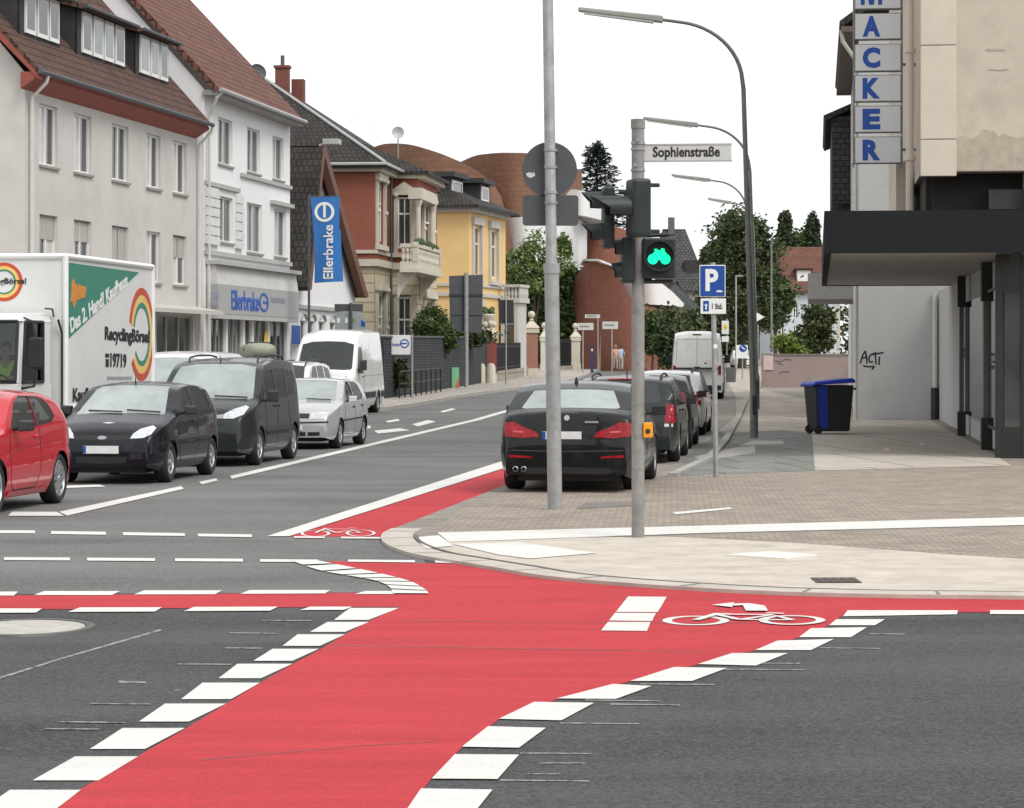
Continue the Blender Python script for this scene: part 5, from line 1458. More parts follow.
# big three-aspect head turned to the traffic from the left
def signal_head(label, px_, py_, dy, aspects, hw, hh, visor, ang, dep=.10):
    cc = at(px_, py_, sd + dy)
    s = thing('traffic_light', label, 'traffic light', cc, ang)      # local -y is the face
    mb = MB().use(M['signal_green']); mb.box(-hw, hw, -.06, dep, -hh, hh); mb.build('housing', parent=s, bevel=.03)
    for k in range(aspects):
        z = hh - (k + .5) * (2 * hh / aspects); r = min(hw * .86, hh / aspects * .88)
        Mx = Matrix.Translation((0, -.06, z)) @ Matrix.Rotation(math.pi / 2, 4, 'X')
        mb = MB().use(M['signal_green']); n = 20
        vs = []
        for i in range(n + 1):
            a = math.radians(-38) + math.radians(256) * i / n
            f = (visor[k] if isinstance(visor, list) else visor) * (0.55 + .45 * max(0, math.sin(a)))
            for rr_, l in ((r, 0), (r * .93, f), (r * .89, f), (r * .96, 0)): vs.append(Mx @ Vector((rr_ * math.cos(a), rr_ * math.sin(a), l)))
        mb._addbm(vs, [(i * 4 + j, i * 4 + (j + 1) % 4, (i + 1) * 4 + (j + 1) % 4, (i + 1) * 4 + j) for i in range(n) for j in range(4)])
        mb.build('visor', parent=s, smooth=True)
        mb = MB().use(mat('unlit_lens', [(.10, .008, .008), (.13, .07, .006), (.006, .06, .03)][min(k, 2)], .25, coat=.5)); mb.lathe([(.001, .03), (r * .5, .02), (r * .85, .0)], 20, Mx); mb.build('lens', parent=s, smooth=True)
    mb = MB().use(M['black']); mb.tube([(0, .10, hh * .8), (0, .25, hh * .8)], .02, 6); mb.build('bracket', parent=s); mb = MB().use(M['black']); mb.tube([(0, .10, -hh * .8), (0, .25, -hh * .8)], .02, 6); mb.build('bracket', parent=s)
    return s
signal_head('large dark green traffic light with one long visor covering the top of the signal post', 635, 208, -.34, 1, .14, .285, .40, math.radians(-76), .13)
signal_head('slim dark green traffic light with two visors, standing farthest out from the signal post', 608.5, 217.5, -.08, 2, .12, .31, .21, math.radians(-84), .05)
signal_head('small dark traffic light head lowest on the rear of the signal post', 627, 260, -.02, 2, .11, .23, .10, math.radians(-86), .07)
# yellow push button box
cc = at(647.5, 430, sd - .0)
s = thing('push_button_box', 'small yellow push button box on the side of the signal post', 'button box', cc)
mb = MB().use(mat('yellow_button_box', lin(238, 150, 20), .45, 0, .06)); mb.box(-.045, .05, -.07, .07, -.075, .075); mb.build('case', parent=s, bevel=.012)
mb = MB().use(M['black']); mb.lathe([(.001, .014), (.022, .012), (.026, 0)], 12, Matrix.Translation((0.0, -.07, -.01)) @ Matrix.Rotation(math.pi / 2, 4, 'X')); mb.build('button', parent=s)
# ---- parking sign
b = P(716, 477, PZ)
t = thing('sign_post', 'thin grey post with the blue parking sign on the pavement beside the dark cars', 'post', (b.x, b.y, PZ))
mb = MB().use(M['galv']); mb.tube([(0, 0, -.02), (-.045, 0, 3.2)], .038, 12); mb.build('pole', parent=t, smooth=True)
mb = MB().use(M['white_enamel']); mb.tube([(-.02, 0, 1.92), (-.02, 0, 1.98)], .041, 12); mb.build('sticker', parent=t)
c0, c1 = at(699.5, 297, b.y - .06), at(725.5, 265, b.y - .06)
s = thing('parking_sign', 'blue square parking sign with a white P and a small car symbol', 'sign', ((c0.x + c1.x) / 2, b.y - .06, (c0.z + c1.z) / 2))
w2, h2 = (c1.x - c0.x) / 2, (c1.z - c0.z) / 2
mb = MB().use(M['white_enamel']); mb.box(-w2, w2, -.0, .012, -h2, h2); mb.build('panel', parent=s, bevel=.01)
mb = MB().use(M['blue_sign']); mb.box(-w2 + .012, w2 - .012, -.004, -.0005, -h2 + .012, h2 - .012); mb.build('blue_field', parent=s)
text('P', .19, .33, M['white_enamel'], 'lettering', s, frame_M((-.01, -.005, .015), (1, 0, 0), (0, 0, 1)), .002, .035)
mb = MB().use(M['white_enamel']); mb.prism([(.05, -.0055, -.165), (.07, -.0055, -.14), (.11, -.0055, -.135), (.15, -.0055, -.15), (.15, -.0055, -.165)], (0, .002, 0)); mb.build('car_symbol', parent=s)
c0, c1 = at(700.5, 314, b.y - .06), at(726, 298.5, b.y - .06)
s = thing('parking_sign', 'small white supplementary sign with a blue parking disc symbol under the blue P', 'sign', ((c0.x + c1.x) / 2, b.y - .06, (c0.z + c1.z) / 2))
w2, h2 = (c1.x - c0.x) / 2, (c1.z - c0.z) / 2
mb = MB().use(M['white_enamel']); mb.box(-w2, w2, 0, .012, -h2, h2); mb.build('panel', parent=s, bevel=.01)
mb = MB().use(M['blue_sign']); mb.box(-.15, -.065, -.003, -.0005, -.075, .08); mb.build('blue_field', parent=s)
mb = MB().use(M['white_enamel']); mb.prism([(-.135, -.0045, .01), (-.108, -.0045, .04), (-.08, -.0045, .01)], (0, .001, 0)); mb.box(-.118, -.097, -.0045, -.0032, -.05, .01); mb.build('disc_symbol', parent=s)
text('1 Std.', .16, .085, M['ink'], 'lettering', s, frame_M((.06, -.001, 0), (1, 0, 0), (0, 0, 1)), .002, .03)
# ---- street lamps with curved arms
def lamp(label, bx, by, sc=1.0):
    t = thing('street_lamp', label, 'street lamp', (bx, by, GZ((bx, by))), group='curved arm street lamps along the right pavement')
    lm = mat('dull_lamp_steel', (0.15, 0.155, 0.145), .6, .2, .2, 4)
    mb = MB().use(lm)
    pts = [(0, 0, -.02), (0, 0, 1.0), (-.02, 0, 1.15), (-.10, 0, 3.5), (-.22, 0, 7.4)]
    rad = [.085, .085, .066, .058, .048]
    for k in range(1, 13):
        a = math.radians(4 + k * 6.6); R_ = 1.32
        pts.append((-.24 - R_ * 1.12 * (1 - math.cos(a)), 0, 7.5 + R_ * math.sin(a))); rad.append(.044 - .0008 * k)
    e = pts[-1]; pts.append((-1.98, 0, e[2] + .06)); rad.append(.032)
    mb.tube([(x * sc, y, z) for x, y, z in pts], rad, 12); mb.build('pole', parent=t, smooth=True)
    e = (-1.95 * sc, 0, pts[-1][2])
    mb = MB().use(mat('lamp_head_grey', (0.24, 0.24, 0.22), .5, .1, .1))
    mb.hexa([(e[0] + .05, -.10, e[2] - .08), (e[0] + .05, .10, e[2] - .08), (e[0] - 1.72 * sc, .07, e[2] + .16), (e[0] - 1.72 * sc, -.07, e[2] + .16)], [(e[0] + .05, -.08, e[2] + .07), (e[0] + .05, .08, e[2] + .07), (e[0] - 1.72 * sc, .05, e[2] + .26), (e[0] - 1.72 * sc, -.05, e[2] + .26)])
    mb.build('lamp_head', parent=t, bevel=.03)
    mb = MB().use(mat('frosted_lamp_cover', (0.40, 0.40, 0.37), .3)); mb.hexa([(e[0] - .15, -.09, e[2] - .085), (e[0] - .15, .09, e[2] - .085), (e[0] - 1.6 * sc, .06, e[2] + .11), (e[0] - 1.6 * sc, -.06, e[2] + .11)], [(e[0] - .15, -.09, e[2] - .05), (e[0] - .15, .09, e[2] - .05), (e[0] - 1.6 * sc, .06, e[2] + .145), (e[0] - 1.6 * sc, -.06, e[2] + .145)])
    mb.build('lamp_cover', parent=t)
    mb = MB().use(M['black']); mb.box(-.04, .04, -.108, -.09, .5, .9); mb.build('service_door', parent=t)
    return t
b = P(754, 438, PZ)
l0 = lamp('nearest and tallest curved street lamp, its long arm reaching left over the parked cars', b.x, b.y)
l0.scale = (1.05, 1.05, 1.035)
for lab, x_, y_, d in (('second curved street lamp, just behind the nearest one and to its right', 757, 410, 85.5), ('third curved street lamp up the pavement, its arm below that of the second', 752, 0, 121), ('farthest and smallest curved street lamp, its arm just above the big tree', 757, 0, 166)):
    X = (x_ - CX) * d / F
    dup(l0, (X, d, GZ((X, d))), 0, lab, scale=(.84, .84, 1.22) if d > 150 else (1, 1, 1.075) if d > 100 else (1, 1, 1.035))
# ---- things up the right pavement
def post_sign(name, label, bx, by, h, r, col):
    pass
X, d = (731 - CX) * 112 / F, 112.0
t = thing('litter_bin', 'grey litter bin on a post on the right pavement behind the white van', 'litter bin', (X, d, GZ((X, d))))
mb = MB().use(mat('grey_bin', (0.20, 0.21, 0.21), .6, .1, .1)); mb.lathe([(.001, .45), (.20, .45), (.23, 1.05), (.21, 1.05), (.19, .5)], 18); mb.build('basket', parent=t, smooth=True)
mb = MB().use(M['galv']); mb.tube([(-.28, 0, -.02), (-.28, 0, 1.3)], .04, 8); mb.box(-.28, -.2, -.02, .02, .6, .66); mb.box(-.28, -.2, -.02, .02, .9, .96); mb.build('post', parent=t)
X, d = (725 - CX) * 120 / F, 120.0
t = thing('sign_post', 'small white and yellow sign on a thin post behind the white van', 'sign', (X, d, GZ((X, d))))
mb = MB().use(M['galv']); mb.tube([(0.08, 0, -.02), (0.08, 0, 3.2)], .03, 8); mb.build('pole', parent=t)
mb = MB().use(M['white_enamel']); mb.box(-.15, .17, -.05, -.03, 2.15, 2.40); mb.box(-.15, .17, -.05, -.03, 2.5, 3.1); mb.build('panel', parent=t)
mb = MB().use(mat('yellow_diamond', (.7, .5, .06), .5)); mb.prism([(0.01, -.051, 2.62), (.12, -.051, 2.8), (.01, -.051, 2.98), (-.1, -.051, 2.8)], (0, -.003, 0)); mb.build('diamond', parent=t)
X, d = (742.5 - CX) * 150 / F, 150.0
t = thing('keep_right_sign', 'round blue direction sign on a white post board far up the street', 'sign', (X, d, rise(d)))
q0, q1 = at(735, 361, d), at(748, 345, d)
mb = MB().use(M['white_enamel']); mb.box(-.36, .30, 0, .03, q0.z - rise(d) + .15, q1.z - rise(d)); mb.build('panel', parent=t)
zc = at(743, 348.5, d).z - rise(d)
mb = MB().use(M['blue_sign']); mb.prism([(.03 + .22 * math.cos(k * math.pi / 10), -.001, zc + .2 * math.sin(k * math.pi / 10)) for k in range(20)], (0, -.01, 0)); mb.build('disc', parent=t)
mb = MB().use(M['white_enamel']); mb.prism([(-.08, -.012, zc + .08), (.12, -.012, zc - .09), (.14, -.012, zc - .02), (-.02, -.012, zc + .11)], (0, -.004, 0)); mb.build('arrow', parent=t)
mb = MB().use(M['galv']); mb.tube([(0, .05, -.02), (0, .05, q1.z - rise(d))], .035, 8); mb.build('post', parent=t)
X, d = (758 - CX) * 168 / F, 168.0
t = thing('give_way_sign', 'triangular sign on a post in front of the big tree, beside the lamp posts', 'sign', (X, d, GZ((X, d))))
mb = MB().use(M['galv']); mb.tube([(0, 0, -.02), (0, 0, 3.2)], .035, 8); mb.build('pole', parent=t)
mb = MB().use(M['white_enamel']); zc = at(758, 317, d).z - GZ((X, d)); mb.prism([(-.12, -.05, zc + .3), (.42, -.05, zc), (-.12, -.05, zc - .3)], (0, .02, 0)); mb.build('panel', parent=t)
d = 175.0; X = (771.5 - CX) * d / F
t = thing('utility_pole', 'slim grey green pole standing against the big tree right of the lamp posts', 'pole', (X, d, GZ((X, d))))
mb = MB().use(mat('grey_green_pole', (.16, .18, .15), .7)); mb.tube([(0, 0, -.02), (0, 0, at(771, 243, d).z - GZ((X, d)))], [.09, .06], 10); mb.build('pole', parent=t, smooth=True)
mb = MB().use(M['galv']); mb.box(-.08, .08, -.1, -.06, 1.0, 1.5); mb.build('control_box', parent=t)
d = 185.0; X = (736 - CX) * d / F
t = thing('lamp_post', 'short lamp post with a straight arm in front of the big tree', 'lamp post', (X, d, GZ((X, d))))
mb = MB().use(M['galv']); zt = at(736, 276, d).z - GZ((X, d)); mb.tube([(0, 0, -.02), (0, 0, zt)], .06, 8); mb.build('pole', parent=t)
mb = MB().use(M['galv']); mb.box(-.03, .5, -.08, .08, zt - .03, zt + .06); mb.build('lamp_head', parent=t)

# ---- signs on the left pavement
def left_at(x, d): return ((x - CX) * d / F, d, rise(d) + .12)
# big direction sign from behind
o = left_at(466, 120)
t = thing('direction_sign', 'large grey road sign seen from behind on the left pavement before the yellow villa', 'sign', o, .10)
f = lambda x, y, d=120: (at(x, y, d).x - o[0], 0, at(x, y, d).z - o[2])
mb = MB().use(M['sign_back']); mb.prism([f(449, 276), f(483, 274.5), f(482, 333), f(450, 331)], (0, .03, 0)); mb.build('panel', parent=t, bevel=.0)
mb = MB().use(mat('dark_rail', (.03, .035, .04), .6)); mb.hexa([f(449, 296), f(483, 296), (f(483, 296)[0], -.04, f(483, 296)[2]), (f(449, 296)[0], -.04, f(449, 296)[2])], [f(449, 294), f(483, 294), (f(483, 294)[0], -.04, f(483, 294)[2]), (f(449, 294)[0], -.04, f(449, 294)[2])]); mb.build('rail', parent=t); mb = MB().use(M['sign_back'])
mb.hexa([f(450, 315), f(483, 315), (f(483, 315)[0], -.04, f(483, 315)[2]), (f(450, 315)[0], -.04, f(450, 315)[2])], [f(450, 313), f(483, 313), (f(483, 313)[0], -.04, f(483, 313)[2]), (f(450, 313)[0], -.04, f(450, 313)[2])]); mb.build('rail', parent=t)
mb = MB().use(M['galv']); mb.tube([(0, -.12, -.02), (0, -.12, f(466, 273)[2])], .10, 10); mb.build('post', parent=t, smooth=True)
o = left_at(506, 128)
t = thing('direction_sign', 'small dark sign seen from behind on a thin post before the gate pillars', 'sign', o)
f = lambda x, y, d=128: (at(x, y, d).x - o[0], 0, at(x, y, d).z - o[2])
mb = MB().use(mat('dark_sign_back', (.03, .032, .036), .6)); mb.prism([f(498.5, 300), f(513.5, 300), f(513.5, 324), f(499, 324)], (0, .03, 0)); mb.build('panel', parent=t)
mb = MB().use(M['galv']); mb.tube([(0, -.06, -.02), (0, -.06, f(506, 298)[2])], .04, 8); mb.tube([(-.4, -.06, f(506, 324)[2]), (.45, -.06, f(506, 324)[2])], .02, 6); mb.build('post', parent=t)
# grey gantry sign near the banner
o = left_at(351, 100)
t = thing('direction_sign', 'low grey direction sign board behind the white van at the left kerb', 'sign', o)
f = lambda x, y, d=100: (at(x, y, d).x - o[0], 0, at(x, y, d).z - o[2])
mb = MB().use(M['sign_back']); mb.prism([f(334.5, 304), f(363, 304), f(363, 311.5), f(334.5, 311.5)], (0, .03, 0)); mb.build('top_panel', parent=t)
mb = MB().use(mat('pale_grey_board', (.30, .33, .34), .5)); mb.prism([f(335, 312), f(361, 312), f(366, 322), f(366, 336), f(335, 336)], (0, .03, 0)); mb.build('panel', parent=t)
mb = MB().use(M['white_enamel'])
for x0 in (337, 345): mb.prism([f(x0, 318), f(x0 + 3, 318), f(x0 + 3, 323), f(x0, 323)], (0, -.01, 0))
mb.use(M['blue_sign']); mb.prism([f(361, 320), f(365, 322), f(365, 327), f(361, 326)], (0, -.01, 0)); mb.use(mat('green_patch', (.15, .3, .08), .6)); mb.prism([f(352, 318.5), f(355, 318.5), f(355, 322.5), f(352, 322.5)], (0, -.01, 0)); mb.build('symbol', parent=t)
mb = MB().use(M['sign_back']); mb.tube([(0, -.06, -.02), (0, -.06, f(351, 303)[2])], .06, 8); mb.build('post', parent=t)
# company board
def logo_disc(mb, cx, cz, r, y, flat=True):
    n = 28
    for k in range(n):
        a, b2 = 2 * math.pi * k / n, 2 * math.pi * (k + 1) / n
        mb.prism([(cx + q * math.cos(w), y, cz + q * math.sin(w)) for q, w in ((r * .74, a), (r, a), (r, b2), (r * .74, b2))], (0, -.005, 0))
    mb.prism([(cx - r * .78, y, cz - r * .14), (cx + r * .5, y, cz - r * .14), (cx + r * .5, y, cz + r * .14), (cx - r * .78, y, cz + r * .14)], (0, -.005, 0))
o = left_at(412, 99)
t = thing('company_sign', 'white company board with blue lettering on a thin post behind the parked white van', 'sign', o)
f = lambda x, y, d=99: (at(x, y, d).x - o[0], 0, at(x, y, d).z - o[2])
mb = MB().use(M['white_enamel']); mb.prism([f(380, 335), f(411.5, 335), f(411.5, 354.5), f(380, 354.5)], (0, .04, 0)); mb.build('panel', parent=t)
a, c2 = f(387, 346.5), f(399, 342)
text('Ellerbrake', .50, .13, M['blue_print'], 'lettering', t, frame_M(((a[0] + c2[0]) / 2, -.003, f(0, 344.5)[2]), (1, 0, 0), (0, 0, 1)), .002, .02)
mb = MB().use(M['blue_print']); logo_disc(mb, f(404.5, 343.5)[0], f(0, 343.5)[2], .17, -.003); mb.build('logo', parent=t)
mb = MB().use(M['galv']); mb.tube([(0, 0, -.02), (0, 0, f(412, 334)[2])], .045, 8); mb.build('post', parent=t)
# green and orange stele
o = left_at(455.5, 118); t = thing('info_stele', 'small green and orange stele at the foot of the dark stone wall', 'stele', o, .05)
mb = MB().use(mat('mint_green', lin(125, 190, 150), .5)); mb.box(-.16, .16, -.03, .03, 0, .92); mb.build('board', parent=t)
mb = MB().use(mat('orange_red', lin(214, 104, 70), .5)); mb.prism([(-.05, -.031, 0.01), (.155, -.031, 0.01), (.155, -.031, .50)], (0, -.004, 0)); mb.build('orange_corner', parent=t)
# small white signs and blue post near the museum
for name, lab, x0, x1, y0, y1, d, px0 in (('notice_sign', 'small white sign on two posts left of the museum entrance', 578, 593.5, 323, 330, 170, 583), ('notice_sign', 'white sign right of the other small white signs before the museum bushes', 602.5, 618, 321.5, 329, 172, 612), ('notice_sign', 'upper pale sign above the small white signs at the museum', 585, 600, 314.5, 318, 178, 598)):
    o = left_at(px0, d); t = thing(name, lab, 'sign', o)
    f = lambda x, y: (at(x, y, d).x - o[0], 0, at(x, y, d).z - o[2])
    mb = MB().use(mat('weathered_notice_board', (.50, .50, .48), .6)); mb.prism([f(x0, y0), f(x1, y0), f(x1, y1), f(x0, y1)], (0, .03, 0)); mb.build('panel', parent=t)
    mb = MB().use(M['sign_back'])
    xa, za = f(x0 + 2, 0)[0], f(0, (y0 + y1) / 2)[2]
    for k in range(5): mb.prism([(xa + k * .13, -.002, za - .05), (xa + k * .13 + .08, -.002, za - .05), (xa + k * .13 + .08, -.002, za + .06), (xa + k * .13, -.002, za + .06)], (0, -.003, 0))
    mb.build('lettering', parent=t)
    mb = MB().use(M['galv']); mb.tube([(0, .05, -.02), (0, .05, f(0, y0)[2])], .04, 8); mb.build('post', parent=t)
o = left_at(592, 172); t = thing('info_stele', 'slim dark blue stele between the small white signs at the museum', 'stele', o)
mb = MB().use(mat('deep_blue', (.02, .03, .12), .5)); mb.box(-.10, .10, -.04, .04, 0, 1.7); mb.build('board', parent=t); mb = MB().use(M['white_enamel']); mb.box(-.05, .05, -.045, -.041, 1.4, 1.55); mb.build('symbol', parent=t)
# banner pole
o = left_at(309, 95.5)
t = thing('flag_pole', 'slim grey flag pole in front of the dark tiled house', 'flag pole', o)
fz = lambda y: at(0, y, 95.5).z - o[2]
mb = MB().use(M['sign_back']); mb.tube([(0, 0, -.02), (0, 0, fz(195))], .045, 10); mb.tube([(0, 0, fz(196.5)), (1.12, 0, fz(196.5))], .02, 6); mb.build('pole', parent=t, smooth=True)
bn = thing('banner', 'tall blue banner with white upright lettering hanging from the flag pole', 'banner', o)
mb = MB().use(mat('blue_banner_cloth', lin(48, 112, 180), .8, 0, .06, 1.0))
cols, rows_ = 10, 22
def bpt(i, j):
    u, v = i / cols, j / rows_
    x0 = .06 + (.12 * v + .06 * math.sin(v * 3)); x1 = 1.10 + (.0 if v < .4 else .16 * (v - .4) ** 1.2 + .05)
    zt, zb = fz(197), fz(283 - 1.5 * u)
    return (x0 + (x1 - x0) * u, .10 * math.sin(u * 4.4 + v * 2.5) * (.25 + v) - .05, zt + (zb - zt) * v)
gv = [[bpt(i, j) for i in range(cols + 1)] for j in range(rows_ + 1)]
for off in (0, .012):
    vs = [(x, y + off, z) for r_ in gv for x, y, z in r_]
    mb._addbm(vs, [(j * 11 + i, j * 11 + i + 1, (j + 1) * 11 + i + 1, (j + 1) * 11 + i) for j in range(rows_) for i in range(cols)])
mb.build('cloth', parent=bn, smooth=True)
def bsurf(x, z):          # y of the cloth at a place of the banner
    v = (fz(197) - z) / (fz(197) - fz(282)); v = max(0, min(1, v)); a = bpt(0, v * rows_); c_ = bpt(cols, v * rows_); u = (x - a[0]) / (c_[0] - a[0])
    return .10 * math.sin(u * 4.4 + v * 2.5) * (.25 + v) - .05
tx = text('Ellerbrake', 1.95, .36, M['white_enamel'], 'lettering', bn, frame_M((.70, 0, fz(252)), (0, 0, 1), (-1, 0, 0)), .002, .02)
for v in tx.data.vertices: v.co.y += bsurf(v.co.x, v.co.z) - .03
mb = MB().use(M['white_enamel']); cz_, cx_ = fz(212), .56
for k in range(32):
    a, b2 = 2 * math.pi * k / 32, 2 * math.pi * (k + 1) / 32
    mb.prism([(cx_ + q * math.cos(w), 0, cz_ + q * math.sin(w)) for q, w in ((.26, a), (.36, a), (.36, b2), (.26, b2))], (0, -.004, 0))
mb.prism([(cx_ - .05, 0, cz_ - .2), (cx_ + .05, 0, cz_ - .2), (cx_ + .05, 0, cz_ + .3), (cx_ - .05, 0, cz_ + .3)], (0, -.004, 0))
lg = mb.build('logo', parent=bn)
for v in lg.data.vertices: v.co.y += bsurf(v.co.x, v.co.z) - .012
# ---- wheelie bin
b = P(829, 434, PZ)
t = thing('wheelie_bin', 'dark wheelie bin with a blue lid and a blue stripe standing by the graffiti wall', 'waste bin', (b.x, b.y, PZ + .008), math.radians(14))
dkb = mat('dark_bin_plastic', (0.022, 0.023, 0.027), .5, 0, .2); blb = mat('blue_bin_plastic', lin(34, 62, 170), .45, 0, .1)
mb = MB().use(dkb); mb.hexa([(-.40, -.30, .06), (.40, -.30, .06), (.40, .34, .06), (-.40, .34, .06)], [(-.47, -.40, 1.12), (.46, -.40, 1.12), (.46, .42, 1.12), (-.47, .42, 1.12)]); mb.build('body', parent=t, bevel=.03)
mb = MB().use(blb); mb.hexa([(-.345, -.312, .12), (-.14, -.312, .12), (-.14, -.30, .12), (-.345, -.30, .12)], [(-.43, -.409, 1.10), (-.19, -.409, 1.10), (-.19, -.395, 1.10), (-.43, -.395, 1.10)]); mb.build('blue_stripe', parent=t)
mb = MB().use(blb); mb.hexa([(-.54, -.46, 1.12), (.50, -.46, 1.18), (.50, .46, 1.18), (-.54, .46, 1.12)], [(-.50, -.40, 1.20), (.46, -.40, 1.28), (.46, .40, 1.28), (-.50, .40, 1.20)]); mb.box(-.56, -.5, -.4, .4, 1.08, 1.16); mb.build('lid', parent=t, bevel=.03)
for sg in (-1, 1):
    mb = MB().use(M['rubber']); mb.lathe([(.02, -.04), (.10, -.04), (.11, 0), (.10, .04), (.02, .04)], 20, Matrix.Translation((-.37, sg * .28, .11)) @ Matrix.Rotation(math.pi / 2, 4, 'X')); mb.build('wheel', parent=t, smooth=True)
mb = MB().use(dkb); mb.tube([(.49, -.3, 1.02), (.54, -.3, 1.04), (.54, .3, 1.04), (.49, .3, 1.02)], .02, 6); mb.build('handle', parent=t)
# ================================================================ buildings
class Fr:          # local frame of a street front: x along the street (away), y to the left, z up
    def __init__(s, name, label, cat, ox, oy, slope, zb=.12, sg=1):
        s.o = V2(ox, oy); s.u = V2(slope, 1.0).normalized(); s.n = V2(-s.u.y, s.u.x)
        s.base = rise(oy) + zb; s.inw = sg
        s.root = thing(name, label, cat, (ox, oy, s.base), math.atan2(s.u.y, s.u.x))
    def tz(s, x, y, c=0.0):
        k = (x - CX) / F
        t = (k * (s.o.y + c * s.n.y) - (s.o.x + c * s.n.x)) / (s.u.x - k * s.u.y)
        d = s.o.y + t * s.u.y + c * s.n.y
        return t, EYE - (y - HY) * d / F - s.base


def wall_grid(mb, x0, x1, z0, z1, y, ops, inw, dp=.22):
    xs = sorted({x0, x1} | {v for o in ops for v in (o[0], o[1])}); zs = sorted({z0, z1} | {v for o in ops for v in (o[2], o[3])})
    for a, b in zip(xs, xs[1:]):
        for c, d in zip(zs, zs[1:]):
            mx, mz = (a + b) / 2, (c + d) / 2
            if any(o[0] < mx < o[1] and o[2] < mz < o[3] for o in ops): continue
            mb.face([(a, y, c), (b, y, c), (b, y, d), (a, y, d)])
    for a, b, c, d in ops:
        yi = y + inw * dp
        mb.face([(a, y, c), (b, y, c), (b, yi, c), (a, yi, c)]); mb.face([(a, y, d), (b, y, d), (b, yi, d), (a, yi, d)])
        mb.face([(a, y, c), (a, y, d), (a, yi, d), (a, yi, c)]); mb.face([(b, y, c), (b, y, d), (b, yi, d), (b, yi, c)])


WR = random.Random(21)
curtain = mat('net_curtain_behind_glass', (.50, .51, .50), .08, 0, .12, 3, spec=.8)
blind = mat('rolled_down_shutter', (.40, .39, .36), .6, 0, .06)
def window(root, o, y, inw, mull=1, fm=None, gm=None, sill=None, trans=None, shutter=0.0, part='window', half=False):
    a, b, c, d = o; yi = y + inw * .14
    mb = MB().use(gm or M['house_glass'])
    mb.box(a + .02, b - .02, min(yi, yi + inw * .02), max(yi, yi + inw * .02), c + .02, d - .02)
    if half:        # light curtains, drawn differently from window to window
        q = WR.choice((.30, .48, .48, .62)); c0, c1 = (a + .05, a + (b - a) * q) if WR.random() < .7 else (b - (b - a) * q, b - .05)
        mb.use(curtain); mb.box(c0, c1, min(yi - inw * .004, yi), max(yi - inw * .004, yi), c + .05, d - .05)
    if shutter:
        mb.use(blind); mb.box(a + .01, b - .01, min(yi - inw * .05, yi), max(yi - inw * .05, yi), d - (d - c) * shutter, d)
    w = mb.build(part, parent=root)
    mb = MB().use(fm or M['frame_white']); f0, f1 = sorted((yi - inw * .05, yi - inw * .002)); fw = .075
    mb.box(a, a + fw, f0, f1, c, d); mb.box(b - fw, b, f0, f1, c, d); mb.box(a + fw, b - fw, f0, f1, c, c + fw); mb.box(a + fw, b - fw, f0, f1, d - fw, d)
    for k in range(1, mull + 1):
        x = a + (b - a) * k / (mull + 1); mb.box(x - .05, x + .05, f0, f1, c + fw, d - fw)
    if trans:
        z = c + (d - c) * trans; mb.box(a + fw, b - fw, f0 - .002, f1 - .002, z - .04, z + .04)
    mb.build('frame', parent=w)
    if sill:
        mb = MB().use(sill); s0, s1 = sorted((y - inw * .07, y + inw * .12)); mb.box(a - .06, b + .06, s0, s1, c - .07, c - .002); mb.build('sill', parent=w)
    return w


def roof_slab(mb, x0, x1, y0, z0, y1, z1, th=.18):
    mb.prism([(x0, y0, z0), (x1, y0, z0), (x1, y1, z1), (x0, y1, z1)], Vector((0, (z1 - z0), -(y1 - y0))).normalized() * th * (1 if (y1 - y0) > 0 else -1))


tile_brown = brick_mat('brown_roof_tiles', (0.135, 0.070, 0.052), (0.095, 0.052, 0.042), (0.035, 0.022, 0.018), .24, .34, .035, bump=1.0, var=.3)
tile_red = brick_mat('red_brown_roof_tiles', (0.20, 0.085, 0.058), (0.15, 0.068, 0.05), (0.05, 0.028, 0.022), .24, .34, .035, bump=1.0, var=.3)
tile_dark = brick_mat('dark_grey_roof_tiles', (0.050, 0.045, 0.041), (0.038, 0.034, 0.032), (0.022, 0.020, 0.019), .22, .30, .035, bump=.8, var=.35)
slate = brick_mat('slate_cladding', (0.055, 0.055, 0.055), (0.075, 0.073, 0.07), (0.02, 0.02, 0.02), .3, .2, .02, bump=.6)
render_grey = mat('grey_render', (0.565, 0.545, 0.515), .9, 0, .07, .8, .12, 40, dirt=(0.475, 0.455, 0.425), dscale=.45)
render_white = mat('white_render', (0.80, 0.80, 0.80), .9, 0, .04, .8, .1, 40, dirt=(0.72, 0.72, 0.71), dscale=.4)
stone_sill = mat('grey_stone_sill', (0.30, 0.29, 0.27), .8)
shop_dark = glass_mat('shop_window_glass', (0.07, 0.075, 0.075), .06)

# ---------------------------------------------------------------- grey rendered house
H = Fr('apartment_house', 'grey rendered house with three dormers in a brown tiled roof, behind the truck', 'house', -12.87, 70.0, .165)
Lh = H.tz(197.5, 200)[0]; D = 11.0; ze = 9.2
cols_ = [(39.5, 57.5), (74, 91.5), (112, 128.5), (146.5, 160.5), (173, 186.5)]
ops = []
for (a, b) in cols_:
    t0, t1 = H.tz(a, 0)[0], H.tz(b, 0)[0]
    ops.append((t0, t1, 6.85, 8.50)); ops.append((t0, t1, 3.95, 5.52))
shop = [(1.0, 5.2, .5, 3.0), (5.8, 7.2, .02, 3.0), (7.9, 11.2, .5, 3.0), (11.8, Lh - .5, .5, 3.0)]
mb = MB().use(render_grey)
wall_grid(mb, 0, Lh, -.2, ze, 0, ops + shop, 1)
rz = lambda y: 9.25 + (y + .5) * 1.11
mb.face([(0, 0, -.2), (0, D, -.2), (0, D, ze), (0, D / 2, rz(D / 2) - .2), (0, 0, ze)]); mb.face([(Lh, 0, -.2), (Lh, D, -.2), (Lh, D, ze), (Lh, D / 2, rz(D / 2) - .2), (Lh, 0, ze)])
